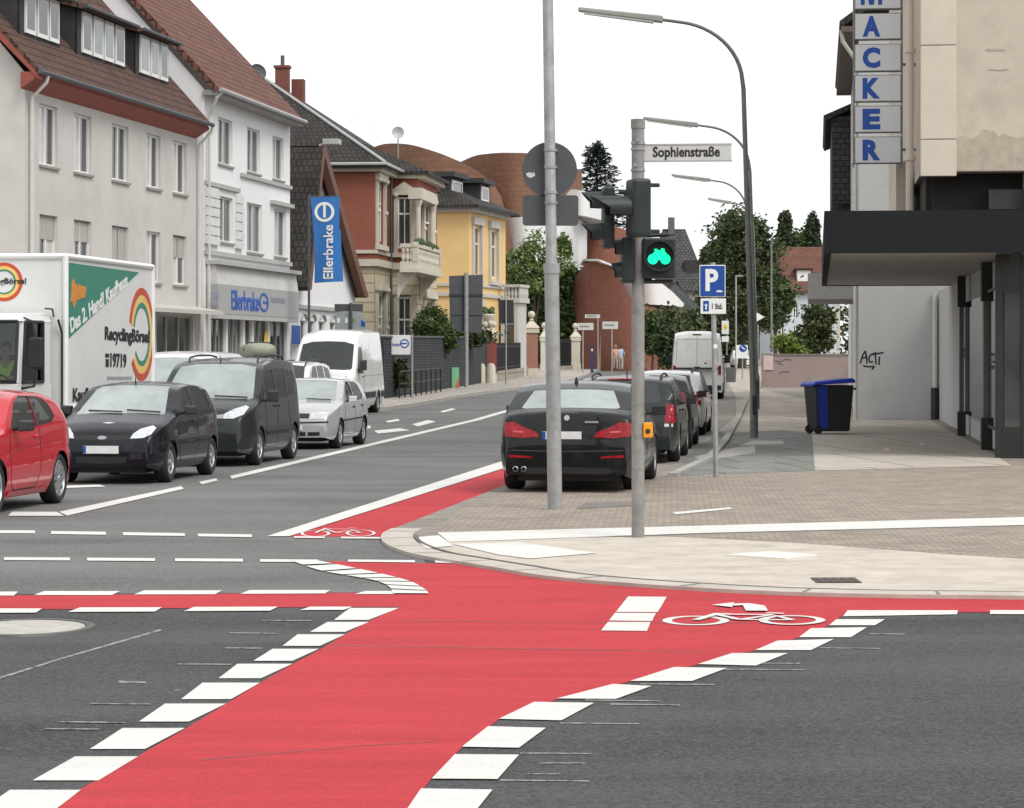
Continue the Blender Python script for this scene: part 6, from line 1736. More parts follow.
mb.face([(0, D, -.2), (Lh, D, -.2), (Lh, D, ze), (0, D, ze)])
mb.build('wall', parent=H.root)
for i, o in enumerate(ops): window(H.root, o, 0, 1, 1, sill=stone_sill, half=WR.random() < .7, shutter=(.42, .38, .95, 0, .45)[i // 2] if i % 2 else 0)
for i, o in enumerate(shop): window(H.root, o, 0, 1, 2 if i != 1 else 0, fm=mat('grey_shop_frame', (.35, .35, .34), .5), gm=shop_dark, part='shop_window' if i != 1 else 'shop_door')
mb = MB().use(tile_brown); roof_slab(mb, -.35, Lh - .2, -.5, 9.25, D / 2, rz(D / 2)); roof_slab(mb, -.35, Lh - .2, D + .5, 9.25, D / 2, rz(D / 2)); mb.build('roof', parent=H.root, uv=True)
redb = mat('brick_red_boarding', (0.26, 0.065, 0.045), .7, 0, .12, 2)
mb = MB().use(redb); mb.prism([(-.34, -.46, 9.04), (-.34, -.004, 8.74), (-.34, -.004, 9.18), (-.34, -.40, 9.18)], (Lh + .15, 0, 0))
mb.prism([(-.36, -.5, 8.98), (-.36, 1.5, rz(1.5) - .50), (-.36, D / 2, rz(D / 2) - .55), (-.36, D / 2, rz(D / 2) - .22), (-.36, -.5, 9.1)], (.34, 0, 0)); mb.build('eaves_board', parent=H.root)
mb = MB().use(M['sign_back']); mb.tube([(-.4, -.56, 9.18), (Lh - .15, -.56, 9.18)], .07, 8); mb.build('gutter', parent=H.root, smooth=True)
for x in (.28, Lh - .12):
    mb = MB().use(M['white_pipe']); mb.tube([(x, -.55, 9.15), (x, -.5, 8.95), (x, -.10, 8.55), (x, -.09, .1)], .055, 8); mb.build('downpipe', parent=H.root, smooth=True)
dark_clad = mat('dark_dormer_cladding', (0.035, 0.034, 0.033), .8, 0, .2, 3)
for grp in ([(24, 34), (36, 46.5), (48, 57.5)], [(81, 90), (92, 101.5), (103, 112), (114, 123)], [(139, 148), (149.5, 157.5), (159, 166.5)]):
    c_ = .45
    dr = MB().use(dark_clad); t0 = H.tz(grp[0][0], 0, c_)[0]; t1 = H.tz(grp[-1][1], 0, c_)[0]
    zb_, zt_ = rz(c_) - .02, rz(c_) + 1.42
    x0, x1 = t0 - .38, t1 + .22
    yb_ = c_ + 2.2
    dr.box(x0, x1, c_, c_ + .05, zb_ - .1, zt_); 
    for x in (x0, x1 - .05): dr.prism([(x, c_, zb_ - .1), (x, c_, zt_), (x, yb_, zt_ + .45), (x, yb_, rz(yb_) - .1)], (.05, 0, 0))
    dm = dr.build('dormer', parent=H.root)
    mb = MB().use(tile_brown); roof_slab(mb, x0 - .2, x1 + .2, c_ - .32, zt_ - .03, c_ + 3.3, zt_ + .95, .14); mb.build('dormer_roof', parent=dm, uv=True)
    mb = MB().use(M['sign_back']); mb.tube([(x0 - .2, c_ - .36, zt_ - .07), (x1 + .2, c_ - .36, zt_ - .07)], .06, 8); mb.build('gutter', parent=dm)
    for a, b in grp:
        ta, tb = H.tz(a, 0, c_)[0], H.tz(b, 0, c_)[0]
        mb = MB().use(M['frame_white']); mb.box(ta, tb, c_ - .06, c_ - .005, zb_ + .12, zt_ - .14); mb.use(glass_mat('dormer_glass', (.16, .18, .19), .06) if int(a) % 3 else M['house_glass']); mb.box(ta + .09, tb - .09, c_ - .066, c_ - .061, zb_ + .24, zt_ - .24)
        mb.build('window', parent=dm)
mb = MB().use(mat('pale_shop_awning', (.50, .49, .44), .7)); mb.hexa([(.6, -.9, 3.02), (Lh - .1, -.9, 3.02), (Lh - .1, -.01, 3.10), (.6, -.01, 3.10)], [(.6, -.9, 3.14), (Lh - .1, -.9, 3.14), (Lh - .1, -.01, 3.30), (.6, -.01, 3.30)]); mb.build('awning', parent=H.root)
mb = MB().use(M['white_enamel'])
for k in range(3): mb.ball((Lh - 2.0, .10, 1.1 + .32 * k), .13)
mb.build('window_display', parent=H.root, smooth=True)

# ---------------------------------------------------------------- white shop house
H = Fr('shop_house', 'white house with a blue lettered shop front under a red brown tiled roof', 'house', -10.05, 86.4, .15)
Lh = H.tz(290, 200)[0]; D = 12.0; ze = 10.35
T = lambda x, c=0: H.tz(x, 0, c)[0]
ops = [(T(218), T(232.5), 8.05, 9.6), (T(247), T(260), 8.05, 9.6), (T(272.5), T(283.5), 8.05, 9.6),
       (T(219), T(233), 5.45, 6.98), (T(247), T(262), 5.25, 6.98), (T(274), T(286), 5.25, 6.98)]
shop = [(T(211), T(226), .5, 2.95), (T(228), T(243), .5, 2.95), (T(245), T(252), .05, 2.95), (T(254), T(268), .5, 2.95), (T(270), T(287), .5, 2.95)]
rz = lambda y: ze + (y + .55) * 1.05
mb = MB().use(render_white)
wall_grid(mb, 0, Lh, -.2, ze, 0, ops + shop, 1)
for x in (0, Lh): mb.face([(x, 0, -.2), (x, D, -.2), (x, D, ze), (x, D / 2, rz(D / 2) - .22), (x, 0, ze)])
mb.build('wall', parent=H.root)
for i, o in enumerate(ops): window(H.root, o, 0, 1, 1, sill=stone_sill, half=WR.random() < .65, fm=mat('pale_frame', (.6, .6, .58), .5))
for i, o in enumerate(shop): window(H.root, o, 0, 1, 1 if i != 2 else 0, fm=mat('steel_shop_frame', (.3, .3, .3), .5), gm=shop_dark if i % 2 == 0 else glass_mat('bright_shop_window', (.15, .16, .155), .06), part='shop_window' if i != 2 else 'shop_door')
mb = MB().use(tile_red); roof_slab(mb, -.15, Lh - .05, -.55, ze, D / 2, rz(D / 2)); roof_slab(mb, -.15, Lh - .05, D + .55, ze, D / 2, rz(D / 2)); mb.build('roof', parent=H.root, uv=True)
mb = MB().use(stone_sill); mb.box(-.1, Lh - .1, -.5, -.005, ze - .22, ze - .05); mb.build('eaves_board', parent=H.root)
mb = MB().use(M['zinc']); mb.tube([(-.2, -.62, ze - .05), (Lh - .05, -.62, ze - .05)], .075, 8); mb.build('gutter', parent=H.root, smooth=True)
mb = MB().use(M['white_pipe']); mb.tube([(.05, -.6, ze - .1), (-.05, -.45, ze - .3), (.25, -.12, ze - .9), (.25, -.10, .1)], .055, 8); mb.build('downpipe', parent=H.root, smooth=True)
grey_trim = mat('grey_plaster_trim', (.42, .42, .41), .85)
mb = MB().use(grey_trim)
mb.box(0.02, Lh, -.10, -.003, 4.95, 5.10); mb.box(T(240), Lh, -.10, -.003, 7.80, 7.93); mb.box(T(204), T(238), -.10, -.003, 7.22, 7.36); mb.box(T(270), T(290), -.18, -.003, 7.1, 7.24)
mb.build('cornice', parent=H.root)
mb = MB().use(mat('pale_rusticated_plaster', (.58, .58, .57), .9))
for x0, x1 in ((T(204), T(217)), (T(234.5), T(241))):
    mb = MB().use(mat('pale_rusticated_plaster', (.66, .66, .65), .9)); mb.box(x0, x1, -.06, -.003, 5.3, 7.2)
    for k in range(6): mb.box(x0 + .001, x1 - .001, -.11, -.058, 5.3 + k * .31, 5.57 + k * .31)
    mb.build('quoin', parent=H.root)
# fascia with lettering
fas = mat('pale_grey_fascia', (.36, .36, .355), .6, 0, .05, 1, dirt=(.36, .36, .35), dscale=.6)
mb = MB().use(fas); x0, x1 = T(206), T(288)
mb.hexa([(x0, -.42, 3.02), (x1, -.42, 3.02), (x1, -.006, 3.02), (x0, -.006, 3.02)], [(x0, -.40, 3.98), (x1, -.40, 3.98), (x1, -.006, 3.98), (x0, -.006, 3.98)])
mb.use(mat('light_fascia_strip', (.56, .56, .54), .6)); mb.hexa([(x0, -.40, 3.985), (x1, -.40, 3.985), (x1, -.006, 3.985), (x0, -.006, 3.985)], [(x0, -.30, 4.62), (x1, -.30, 4.62), (x1, -.006, 4.62), (x0, -.006, 4.62)])
mb.use(grey_trim); mb.box(x0 - .1, x1 + .1, -.5, -.006, 4.63, 4.76); mb.box(x0, x1, -.41, -.1, 2.86, 3.015); mb.build('fascia', parent=H.root)
sl = Vector((0, .02, .96)).normalized()
def onf(t, z): return (t, -.42 + (z - 3.02) * .02 / .96 - .006, z)
ta, tb = T(231.5, -.42), T(259, -.42)
text('Ellerbrake', tb - ta, .66, M['blue_print'], 'lettering', H.root, frame_M(onf((ta + tb) / 2, 3.50), (1, 0, 0), sl), .012, .018)
gl = mat('grey_blue_lettering', (.26, .27, .34), .6)
for xa_, xb_, zz_ in ((211, 219, 3.62), (212, 218, 3.38), (271, 286, 3.6)):       # small unreadable side lettering
    mb = MB().use(gl); q0, q1 = T(xa_, -.42), T(xb_, -.42); n_ = 12
    for k in range(n_):
        c0 = q0 + (q1 - q0) * k / n_; c1 = q0 + (q1 - q0) * (k + .6) / n_; hh = .09 + .04 * ((k * 7) % 3 == 0)
        mb.hexa([onf(c0, zz_ - .08), onf(c1, zz_ - .08), onf(c1, zz_ + hh), onf(c0, zz_ + hh)], [Vector(onf(c0, zz_ - .08)) - Vector((0, .008, 0)), Vector(onf(c1, zz_ - .08)) - Vector((0, .008, 0)), Vector(onf(c1, zz_ + hh)) - Vector((0, .008, 0)), Vector(onf(c0, zz_ + hh)) - Vector((0, .008, 0))])
    mb.build('lettering', parent=H.root)
lc = onf((T(264, -.42)), 3.50)
mb = MB().use(M['blue_print']); rr_ = .62
for k in range(28):
    a, b2 = 2 * math.pi * k / 28, 2 * math.pi * (k + 1) / 28
    mb.prism([Vector(lc) + Vector((1, 0, 0)) * (q * math.cos(w)) * 1.25 + sl * (q * math.sin(w) * .62) for q, w in ((.40, a), (.54, a), (.54, b2), (.40, b2))], (0, -.012, 0))
mb.prism([Vector(lc) + Vector((a_, 0, 0)) + sl * b_ for a_, b_ in ((-.1, -.045), (.5, -.045), (.5, .045), (-.1, .045))], (0, -.012, 0)); mb.build('logo', parent=H.root)
mb = MB().use(mat('yellow_poster', lin(228, 190, 50), .6)); tq = T(265.5); mb.prism([(tq + .30 * math.cos(k * .4), -.03 + .0, 2.0 + .55 * math.sin(k * .4)) for k in range(16)], (0, .01, 0)); mb.use(M['ink']); mb.box(tq - .08, tq + .10, -.04, -.031, 1.8, 2.1); mb.build('shop_flag', parent=H.root)
mb = MB().use(M['blue_sign']); tq0, tq1 = T(206.5), T(211); mb.box(tq0, tq1, -.02, -.003, 1.3, 1.75); mb.build('poster', parent=H.root)
# satellite dish on the roof
dsh = thing('satellite_dish', 'dark satellite dish on the far roof edge of the white shop house', 'satellite dish', at(257, 73, 98.3))
mb = MB().use(M['sign_back']); mb.lathe([(.001, 0), (.2, .03), (.33, .10), (.30, .11)], 20, Matrix.Rotation(math.radians(70), 4, 'X') @ Matrix.Rotation(math.radians(25), 4, 'Y')); mb.build('dish', parent=dsh, smooth=True)
mb = MB().use(M['galv']); mb.tube([(0, .1, 0), (0, .12, -.9)], .03, 6); mb.tube([(0, 0, -.2), (.1, -.4, 0)], .015, 5); mb.build('mast', parent=dsh)

# ---------------------------------------------------------------- dark tiled steep gabled house
H = Fr('gabled_house', 'white house under a steep dark tiled roof with brown gable boards, behind the banner', 'house', -8.30, 98.9, .13)
T = lambda x, c=0: H.tz(x, 0, c)[0]
w0, w1 = T(301), T(357); ta = T(327.5, -.6); D = 12.0; zf, za = 4.15, 9.85
mb = MB().use(render_white)
pil = [(T(x), T(x + 5.5), .6, 2.9) for x in (300.5, 309, 319, 330, 340)]
wall_grid(mb, w0 - .4, w1 - .4, -.2, 4.3, 0, pil, 1)
mb.face([(w0 - .4, 0, 4.3), (w1 - .4, 0, 4.3), (ta, 0, za - .35)])
for x in (w0 - .4, w1 - .4): mb.face([(x, 0, -.2), (x, D, -.2), (x, D, 4.3), (x, 0, 4.3)])
mb.build('wall', parent=H.root)
for o in pil: window(H.root, o, 0, 1, 0, fm=grey_trim)
mb = MB().use(grey_trim); mb.box(w0 - .5, w1 - .4, -.12, -.004, 3.35, 3.5)
for o in pil:
    for k in range(8):
        a, b2 = math.pi * k / 8, math.pi * (k + 1) / 8; cx_, r0, r1 = (o[0] + o[1]) / 2, (o[1] - o[0]) / 2, (o[1] - o[0]) / 2 + .14
        mb.prism([(cx_ + q * math.cos(w), -.004, 2.9 + .5 * q * math.sin(w)) for q, w in ((r0, a), (r1, a), (r1, b2), (r0, b2))], (0, -.08, 0))
mb.build('cornice', parent=H.root)
mb = MB().use(tile_dark)
of = -.45
mb.prism([(w0 - .8, of, zf), (ta, of, za), (ta, D, za), (w0 - .8, D, zf)], (.12, 0, -.14)); mb.prism([(w1 + .1, of, zf), (ta, of, za), (ta, D, za), (w1 + .1, D, zf)], (-.12, 0, -.14)); mb.build('roof', parent=H.root, uv=True)
brown = mat('brown_barge_board', (0.14, 0.062, 0.038), .7, 0, .15, 2)
mb = MB().use(brown)
for xf in (w0 - .75, w1 + .05):
    mb.prism([(xf, of - .05, zf - .1), (ta, of - .05, za - .05), (ta, of - .05, za - .55), (xf + (.35 if xf < ta else -.95), of - .05, zf - .1)], (0, .3, 0))
mb.build('barge_board', parent=H.root)
fl = at(325, 143, 102.0); ir = H.root.location
mb = MB().use(M['zinc'])
lx, lz = H.tz(327, 143, -1.0)
mb.box(lx - .35, lx + .3, -1.5, -.9, lz - .06, lz + .14); mb.tube([(lx, -1.0, lz), (lx, -.7, za - .3)], .05, 6); mb.build('floodlight', parent=H.root)
mb = MB().use(M['blue_sign']); t0_, t1_ = T(291), T(299); mb.box(t0_, t1_, -.05, -.02, 2.0, 2.7); mb.build('notice_board', parent=H.root)
# second steep dark roof behind
# ---------------------------------------------------------------- red and cream villa
cream = brick_mat('cream_rusticated_stone', (0.50, 0.44, 0.31), (0.54, 0.475, 0.34), (0.30, 0.26, 0.18), 3.0, .42, .035, bump=.6, var=.08, offset=0.0)
cream_p = mat('cream_plaster', (0.54, 0.50, 0.41), .85, 0, .08, 1.5, dirt=(.44, .40, .33), dscale=.8)
red_w = brick_mat('red_facing_brick', (0.30, 0.10, 0.064), (0.27, 0.088, 0.057), (0.19, 0.08, 0.06), .25, .08, .008, bump=.15, var=.1)
H = Fr('villa', 'ornate red brick villa with a balcony over its cream stone ground floor', 'villa', -5.95, 115.0, .105)
T = lambda x, c=0: H.tz(x, 0, c)[0]; Z = lambda x, y, c=0: H.tz(x, y, c)[1]
Lv = 17.0; D = 13.0; zs, ze = 5.45, 9.75
xr0, xr1 = T(391, 0), T(437, -1.2)           # projecting bay, its near side faces the viewer
BY = -1.2
up = [(T(376.5), T(383), 6.5, 9.0)]; lo = [(T(376.5), T(384), 1.2, 4.2)]
mb = MB().use(red_w); wall_grid(mb, 0, Lv, zs, ze, 0, up, 1); mb.face([(0, 0, zs), (0, D, zs), (0, D, ze), (0, 0, ze)]); mb.face([(Lv, 0, zs), (Lv, D, zs), (Lv, D, ze), (Lv, 0, ze)])
up2 = [(T(423, BY), T(432, BY), 6.0, 8.5)]
wall_grid(mb, xr0, xr1, zs, ze, BY, up2, 1)
for x in (xr0, xr1): mb.face([(x, BY, zs), (x, 0, zs), (x, 0, ze), (x, BY, ze)])
mb.use(cream); lo2 = [(T(424, BY), T(432, BY), 1.3, 4.0)]
wall_grid(mb, 0, Lv, -.3, zs, 0, lo, 1); wall_grid(mb, xr0, xr1, -.3, zs, BY, lo2, 1)
for x in (xr0, xr1): mb.face([(x, BY, -.3), (x, 0, -.3), (x, 0, zs), (x, BY, zs)])
mb.face([(0, 0, -.3), (0, D, -.3), (0, D, zs), (0, 0, zs)]); mb.face([(Lv, 0, -.3), (Lv, D, -.3), (Lv, D, zs), (Lv, 0, zs)])
mb.build('wall', parent=H.root, uv=True)
mb = MB().use(cream_p)
for z0, z1, pr in ((5.35, 5.65, .16), (5.9, 6.05, .10)):
    mb.box(-pr, Lv + pr, -pr, -.003, z0, z1); mb.box(-pr, -.003, -.003, D, z0, z1); mb.box(xr0 - pr, xr1 + pr, BY - pr, BY - .003, z0, z1); mb.box(xr0 - pr, xr0 - .003, BY - .002, -pr - .003, z0, z1)
mb.box(-.3, Lv + .2, -.35, -.003, ze - .3, ze); mb.box(-.3, -.003, -.003, D, ze - .3, ze); mb.box(xr0 - .25, xr1 + .25, BY - .35, BY - .003, ze - .3, ze); mb.box(xr0 - .25, xr0 - .003, BY - .002, -.352, ze - .3, ze)
mb.build('cornice', parent=H.root)
def surround(root, o, y, ped=True, w=.28):
    mb = MB().use(cream_p); a, b, c, d = o
    mb.box(a - w, a - .005, y - .12, y - .003, c - .2, d + .1); mb.box(b + .005, b + w, y - .12, y - .003, c - .2, d + .1); mb.box(a - w - .08, b + w + .08, y - .2, y - .003, d + .105, d + .42); mb.box(a - w - .1, b + w + .1, y - .22, y - .003, c - .42, c - .205)
    if ped: mb.prism([(a - w - .12, y - .003, d + .43), (b + w + .12, y - .003, d + .43), ((a + b) / 2, y - .003, d + .95)], (0, -.22, 0))
    for k in (a - w / 2, b + w / 2): mb.ball((k, y - .14, d + .15), .14); mb.ball((k, y - .12, (c + d) / 2), .11)
    mb.build('window_surround', parent=root)
for o in up + lo: window(H.root, o, 0, 1, 1, trans=.66)
for o in up2 + lo2: window(H.root, o, BY, 1, 1, trans=.66)
surround(H.root, up[0], 0); surround(H.root, lo[0], 0, False); surround(H.root, up2[0], BY, False, .5); surround(H.root, lo2[0], BY, False, .4)
for z0, z1 in ((6.3, 8.6), (1.0, 4.1)):        # windows in the near side of the bay
    mb = MB().use(M['house_glass']); mb.box(xr0 - .03, xr0 - .004, -.90, -.34, z0, z1); w = mb.build('window', parent=H.root)
    mb = MB().use(M['frame_white'])
    for y0, y1, za_, zb_ in ((-.92, -.86, z0, z1), (-.38, -.32, z0, z1), (-.65, -.60, z0, z1), (-.86, -.38, z0, z0 + .07), (-.86, -.38, z1 - .07, z1), (-.86, -.38, z0 + (z1 - z0) * .66, z0 + (z1 - z0) * .66 + .08)): mb.box(xr0 - .045, xr0 - .031, y0, y1, za_, zb_)
    mb.build('frame', parent=w)
    mb = MB().use(cream_p); mb.box(xr0 - .12, xr0 - .004, -1.10, -.925, z0 - .2, z1 + .1); mb.box(xr0 - .12, xr0 - .004, -.315, -.14, z0 - .2, z1 + .1); mb.box(xr0 - .20, xr0 - .004, -1.16, -.08, z1 + .105, z1 + .34); mb.box(xr0 - .22, xr0 - .004, -1.16, -.08, z0 - .4, z0 - .205)
    if z0 > 5: mb.prism([(xr0 - .004, -1.16, z1 + .345), (xr0 - .004, -.08, z1 + .345), (xr0 - .004, -.62, z1 + .7)], (-.2, 0, 0)); mb.ball((xr0 - .15, -1.0, z1 + .1), .12); mb.ball((xr0 - .15, -.23, z1 + .1), .12)
    mb.build('window_surround', parent=H.root)
# balcony on the bay
mb = MB().use(cream_p); xb0, xb1 = T(413.5, -1.95), T(437, -1.95)
mb.box(xb0, xb1, -2.1, BY - .17, 5.2, 5.48); mb.box(xb0 - .1, xb1 + .1, -2.2, BY - .17, 5.02, 5.195)
for x in [xb0 + .08 + (xb1 - xb0 - .16) * k / 22 for k in range(23)]:
    mb.lathe([(.05, 5.48), (.09, 5.62), (.05, 5.8), (.08, 5.95), (.05, 6.1)], 8, Matrix.Translation((x, -2.02, 0)))
for yy in (-1.85, -1.68, -1.5):
    for x in (xb0 + .08, xb1 - .08): mb.lathe([(.05, 5.48), (.09, 5.62), (.05, 5.8), (.08, 5.95), (.05, 6.1)], 8, Matrix.Translation((x, yy, 0)))
mb.box(xb0 - .05, xb1 + .05, -2.12, -1.92, 6.1, 6.25)
for x in (xb0, xb1 - .2): mb.box(x, x + .2, -1.9, BY - .17, 6.1, 6.25); mb.box(x - .02, x + .22, -2.14, -1.9, 5.48, 6.32)
for x in (T(418, -1.6) , T(432, -1.6)): mb.lathe([(.16, 5.5), (.14, 5.7), (.12, 8.0), (.19, 8.2), (.2, 8.35)], 14, Matrix.Translation((x, -1.6, 0)))
mb.box(T(417, -1.6), T(433, -1.6), -1.8, BY - .004, 8.36, 8.85)
for x in (xb0 + .3, xb1 - .5): mb.prism([(x, BY - .01, 5.0), (x, -2.0, 5.0), (x, -1.5, 4.4), (x, BY - .01, 3.9)], (.25, 0, 0))
mb.build('balcony', parent=H.root)
mb = MB().use(mat('balcony_plants', (.05, .075, .03), .8, 0, .4, 8))
rr0 = random.Random(5)
for k in range(26): mb.ball((xb0 + .3 + rr0.random() * (xb1 - xb0 - .6), -2.05 + rr0.random() * .1, 6.28 + rr0.random() * .12), .08 + rr0.random() * .10, n=5)
mb.build('flower_boxes', parent=H.root)
mb = MB().use(tile_dark); o_ = .55; rh = 4.7
A, B, C_, E_ = (-o_, -o_ - .0, ze), (Lv + o_, -o_, ze), (Lv + o_, D + o_, ze), (-o_, D + o_, ze)
R1, R2 = (5.6, D / 2, ze + rh), (Lv - 5.6, D / 2, ze + rh)
for q in ((A, B, R2, R1), (B, C_, R2), (C_, E_, R1, R2), (E_, A, R1)): mb.prism(q, (0, 0, -.16))
# bay roof
bx0, bx1 = xr0 - .4, xr1 + .4
Q1, Q2, Rb = (bx0, -1.75, ze + .02), (bx1, -1.75, ze + .02), ((bx0 + bx1) / 2, 3.0, ze + 2.1)
mb.prism((Q1, Q2, Rb), (0, 0, -.16)); mb.prism((Q1, Rb, (bx0, 3.0, ze + .02)), (0, 0, -.16)); mb.prism((Q2, Rb, (bx1, 3.0, ze + .02)), (0, 0, -.16))
rf = mb.build('roof', parent=H.root, uv=True)
mb = MB().use(M['zinc']); mb.tube([(-o_, -o_, ze + .06), (R1[0] , R1[1], R1[2] + .05)], .07, 6); mb.tube([(-o_ - .02, D + o_, ze), (-o_ - .04, -o_ - .06, ze), (bx0, -o_ - .06, ze)], .07, 6); mb.build('ridge_flashing', parent=rf)
mb = MB().use(mat('red_brick_chimney', (.17, .06, .045), .85, 0, .15, 3)); cxm, cym = 5.6, 4.8
mb.box(cxm - .5, cxm, cym, cym + .6, ze + rh - 2.2, ze + rh + .1); mb.box(cxm + .05, cxm + .6, cym - .6, cym - .05, ze + rh - 2.4, ze + rh - .35)
mb.box(cxm - .56, cxm + .045, cym - .06, cym + .66, ze + rh + .11, ze + rh + .23); mb.use(M['sign_back']); mb.tube([(cxm - .25, cym + .3, ze + rh + .2), (cxm - .25, cym + .3, ze + rh + .7)], .09, 8); mb.build('chimney', parent=H.root)
mb = MB().use(M['sign_back']); mb.tube([(T(388.5), -.12, ze - .3), (T(388.5), -.12, .2)], .06, 8); mb.build('downpipe', parent=H.root)
dsh = thing('satellite_dish', 'pale round satellite dish on a mast above the red villa roof', 'satellite dish', at(398, 133, 128))
mb = MB().use(mat('pale_dish', (.45, .46, .46), .5)); mb.lathe([(.001, 0), (.16, .02), (.30, .09)], 20, Matrix.Rotation(math.radians(82), 4, 'X')); mb.build('dish', parent=dsh, smooth=True)
mb = MB().use(M['galv']); mb.tube([(0, .06, 0), (0, .08, -1.6)], .03, 6); mb.build('mast', parent=dsh)
# ---------------------------------------------------------------- yellow villa
ochre = mat('ochre_yellow_render', (.72, .49, .215), .85, 0, .05, .8, dirt=(.64, .43, .19), dscale=.5)
grey_st = mat('pale_grey_stone_trim', (.47, .46, .43), .85, 0, .08, 2)
H = Fr('villa', 'ochre yellow villa with grey stone trim and dark dormers, right of the red villa', 'villa', -2.35, 145.0, .22)
T = lambda x, c=0: H.tz(x, 0, c)[0]
Lv = 9.2; D = 12.0; ze = 9.5; zs = 4.7
x0b = T(492)
up = [(T(471 + 15), T(490), 5.7, 8.3), (T(494), T(498.5), 5.7, 8.3)]
up = [(.9, 2.7, 5.7, 8.4), (5.0, 6.9, 5.7, 8.4)]
lo = [(.9, 2.7, 1.4, 3.9)]
mb = MB().use(ochre); wall_grid(mb, 0, Lv, -.3, ze, 0, up + lo, 1)
for x in (0, Lv): mb.face([(x, 0, -.3), (x, D, -.3), (x, D, ze), (x, 0, ze)])
mb.build('wall', parent=H.root)
for o in up + lo: window(H.root, o, 0, 1, 1, trans=.66, half=True)
for o in up + lo:
    mb = MB().use(grey_st); a, b, c, d = o; w = .22
    mb.box(a - w, a - .005, -.12, -.003, c - .2, d + .1); mb.box(b + .005, b + w, -.12, -.003, c - .2, d + .1); mb.box(a - w - .08, b + w + .08, -.2, -.003, d + .105, d + .5); mb.box(a - w, b + w, -.2, -.003, c - .42, c - .205); mb.build('window_surround', parent=H.root)
mb = MB().use(grey_st); 
for z0, z1, pr in ((4.55, 4.75, .12), (5.1, 5.25, .10), (ze - .35, ze, .3), (-.3, .9, .05)):
    mb.box(-pr, Lv, -pr, -.003, z0, z1); mb.box(-pr, -.003, -.003, D, z0, z1)
mb.build('cornice', parent=H.root)
# grey bay with balcony further along
mb = MB().use(grey_st); mb.box(7.4, 9.6, -1.15, -.13, -.3, 4.3); mb.box(7.2, 9.8, -1.3, -.13, 4.31, 4.6)
for k in range(6): mb.lathe([(.06, 4.6), (.1, 4.8), (.06, 5.2)], 8, Matrix.Translation((7.5 + k * .4, -1.2, 0)))
for yy in (-1.0, -.8, -.6, -.4): mb.lathe([(.06, 4.6), (.1, 4.8), (.06, 5.2)], 8, Matrix.Translation((7.4, yy, 0)))
mb.box(7.2, 9.8, -1.3, -1.1, 5.2, 5.36); mb.box(7.2, 7.45, -1.099, -.13, 5.2, 5.36); mb.box(7.3, 7.398, -1.12, -.92, -.3, 4.3); mb.box(7.3, 7.398, -.34, -.14, -.3, 4.3)
mb.use(M['house_glass']); mb.box(7.36, 7.398, -.88, -.38, .8, 3.6); mb.build('bay', parent=H.root)
mb = MB().use(tile_dark); o_ = .7; rh = 3.2
A, B, C_, E_ = (-o_, -o_, ze), (Lv + o_, -o_, ze), (Lv + o_, D + o_, ze), (-o_, D + o_, ze); R1, R2 = (4.4, D / 2, ze + rh), (Lv - 4.4, D / 2, ze + rh)
for q in ((A, B, R2, R1), (B, C_, R2), (C_, E_, R1, R2), (E_, A, R1)): mb.prism(q, (0, 0, -.16))
mb.build('roof', parent=H.root, uv=True)
for (dx0, dx1, dy0, dy1, zz) in ((.6, 3.6, 1.2, 3.8, 1.62), (5.2, 7.6, .6, 2.8, 1.55)):
    mb = MB().use(dark_clad); mb.box(dx0, dx1, dy0, dy1, ze + .2, ze + zz); dm = mb.build('dormer', parent=H.root)
    mb = MB().use(mat('dark_flat_roof', (.03, .03, .032), .7)); mb.box(dx0 - .3, dx1 + .2, dy0 - .3, dy1 + .4, ze + zz + .005, ze + zz + .28); mb.build('dormer_roof', parent=dm)
    mb = MB().use(M['frame_white']); mb.box(dx0 + .3, dx1 - .3, dy0 - .05, dy0 - .003, ze + .55, ze + zz - .15); mb.use(M['house_glass']); mb.box(dx0 + .45, dx1 - .45, dy0 - .06, dy0 - .052, ze + .68, ze + zz - .27); mb.build('window', parent=dm)
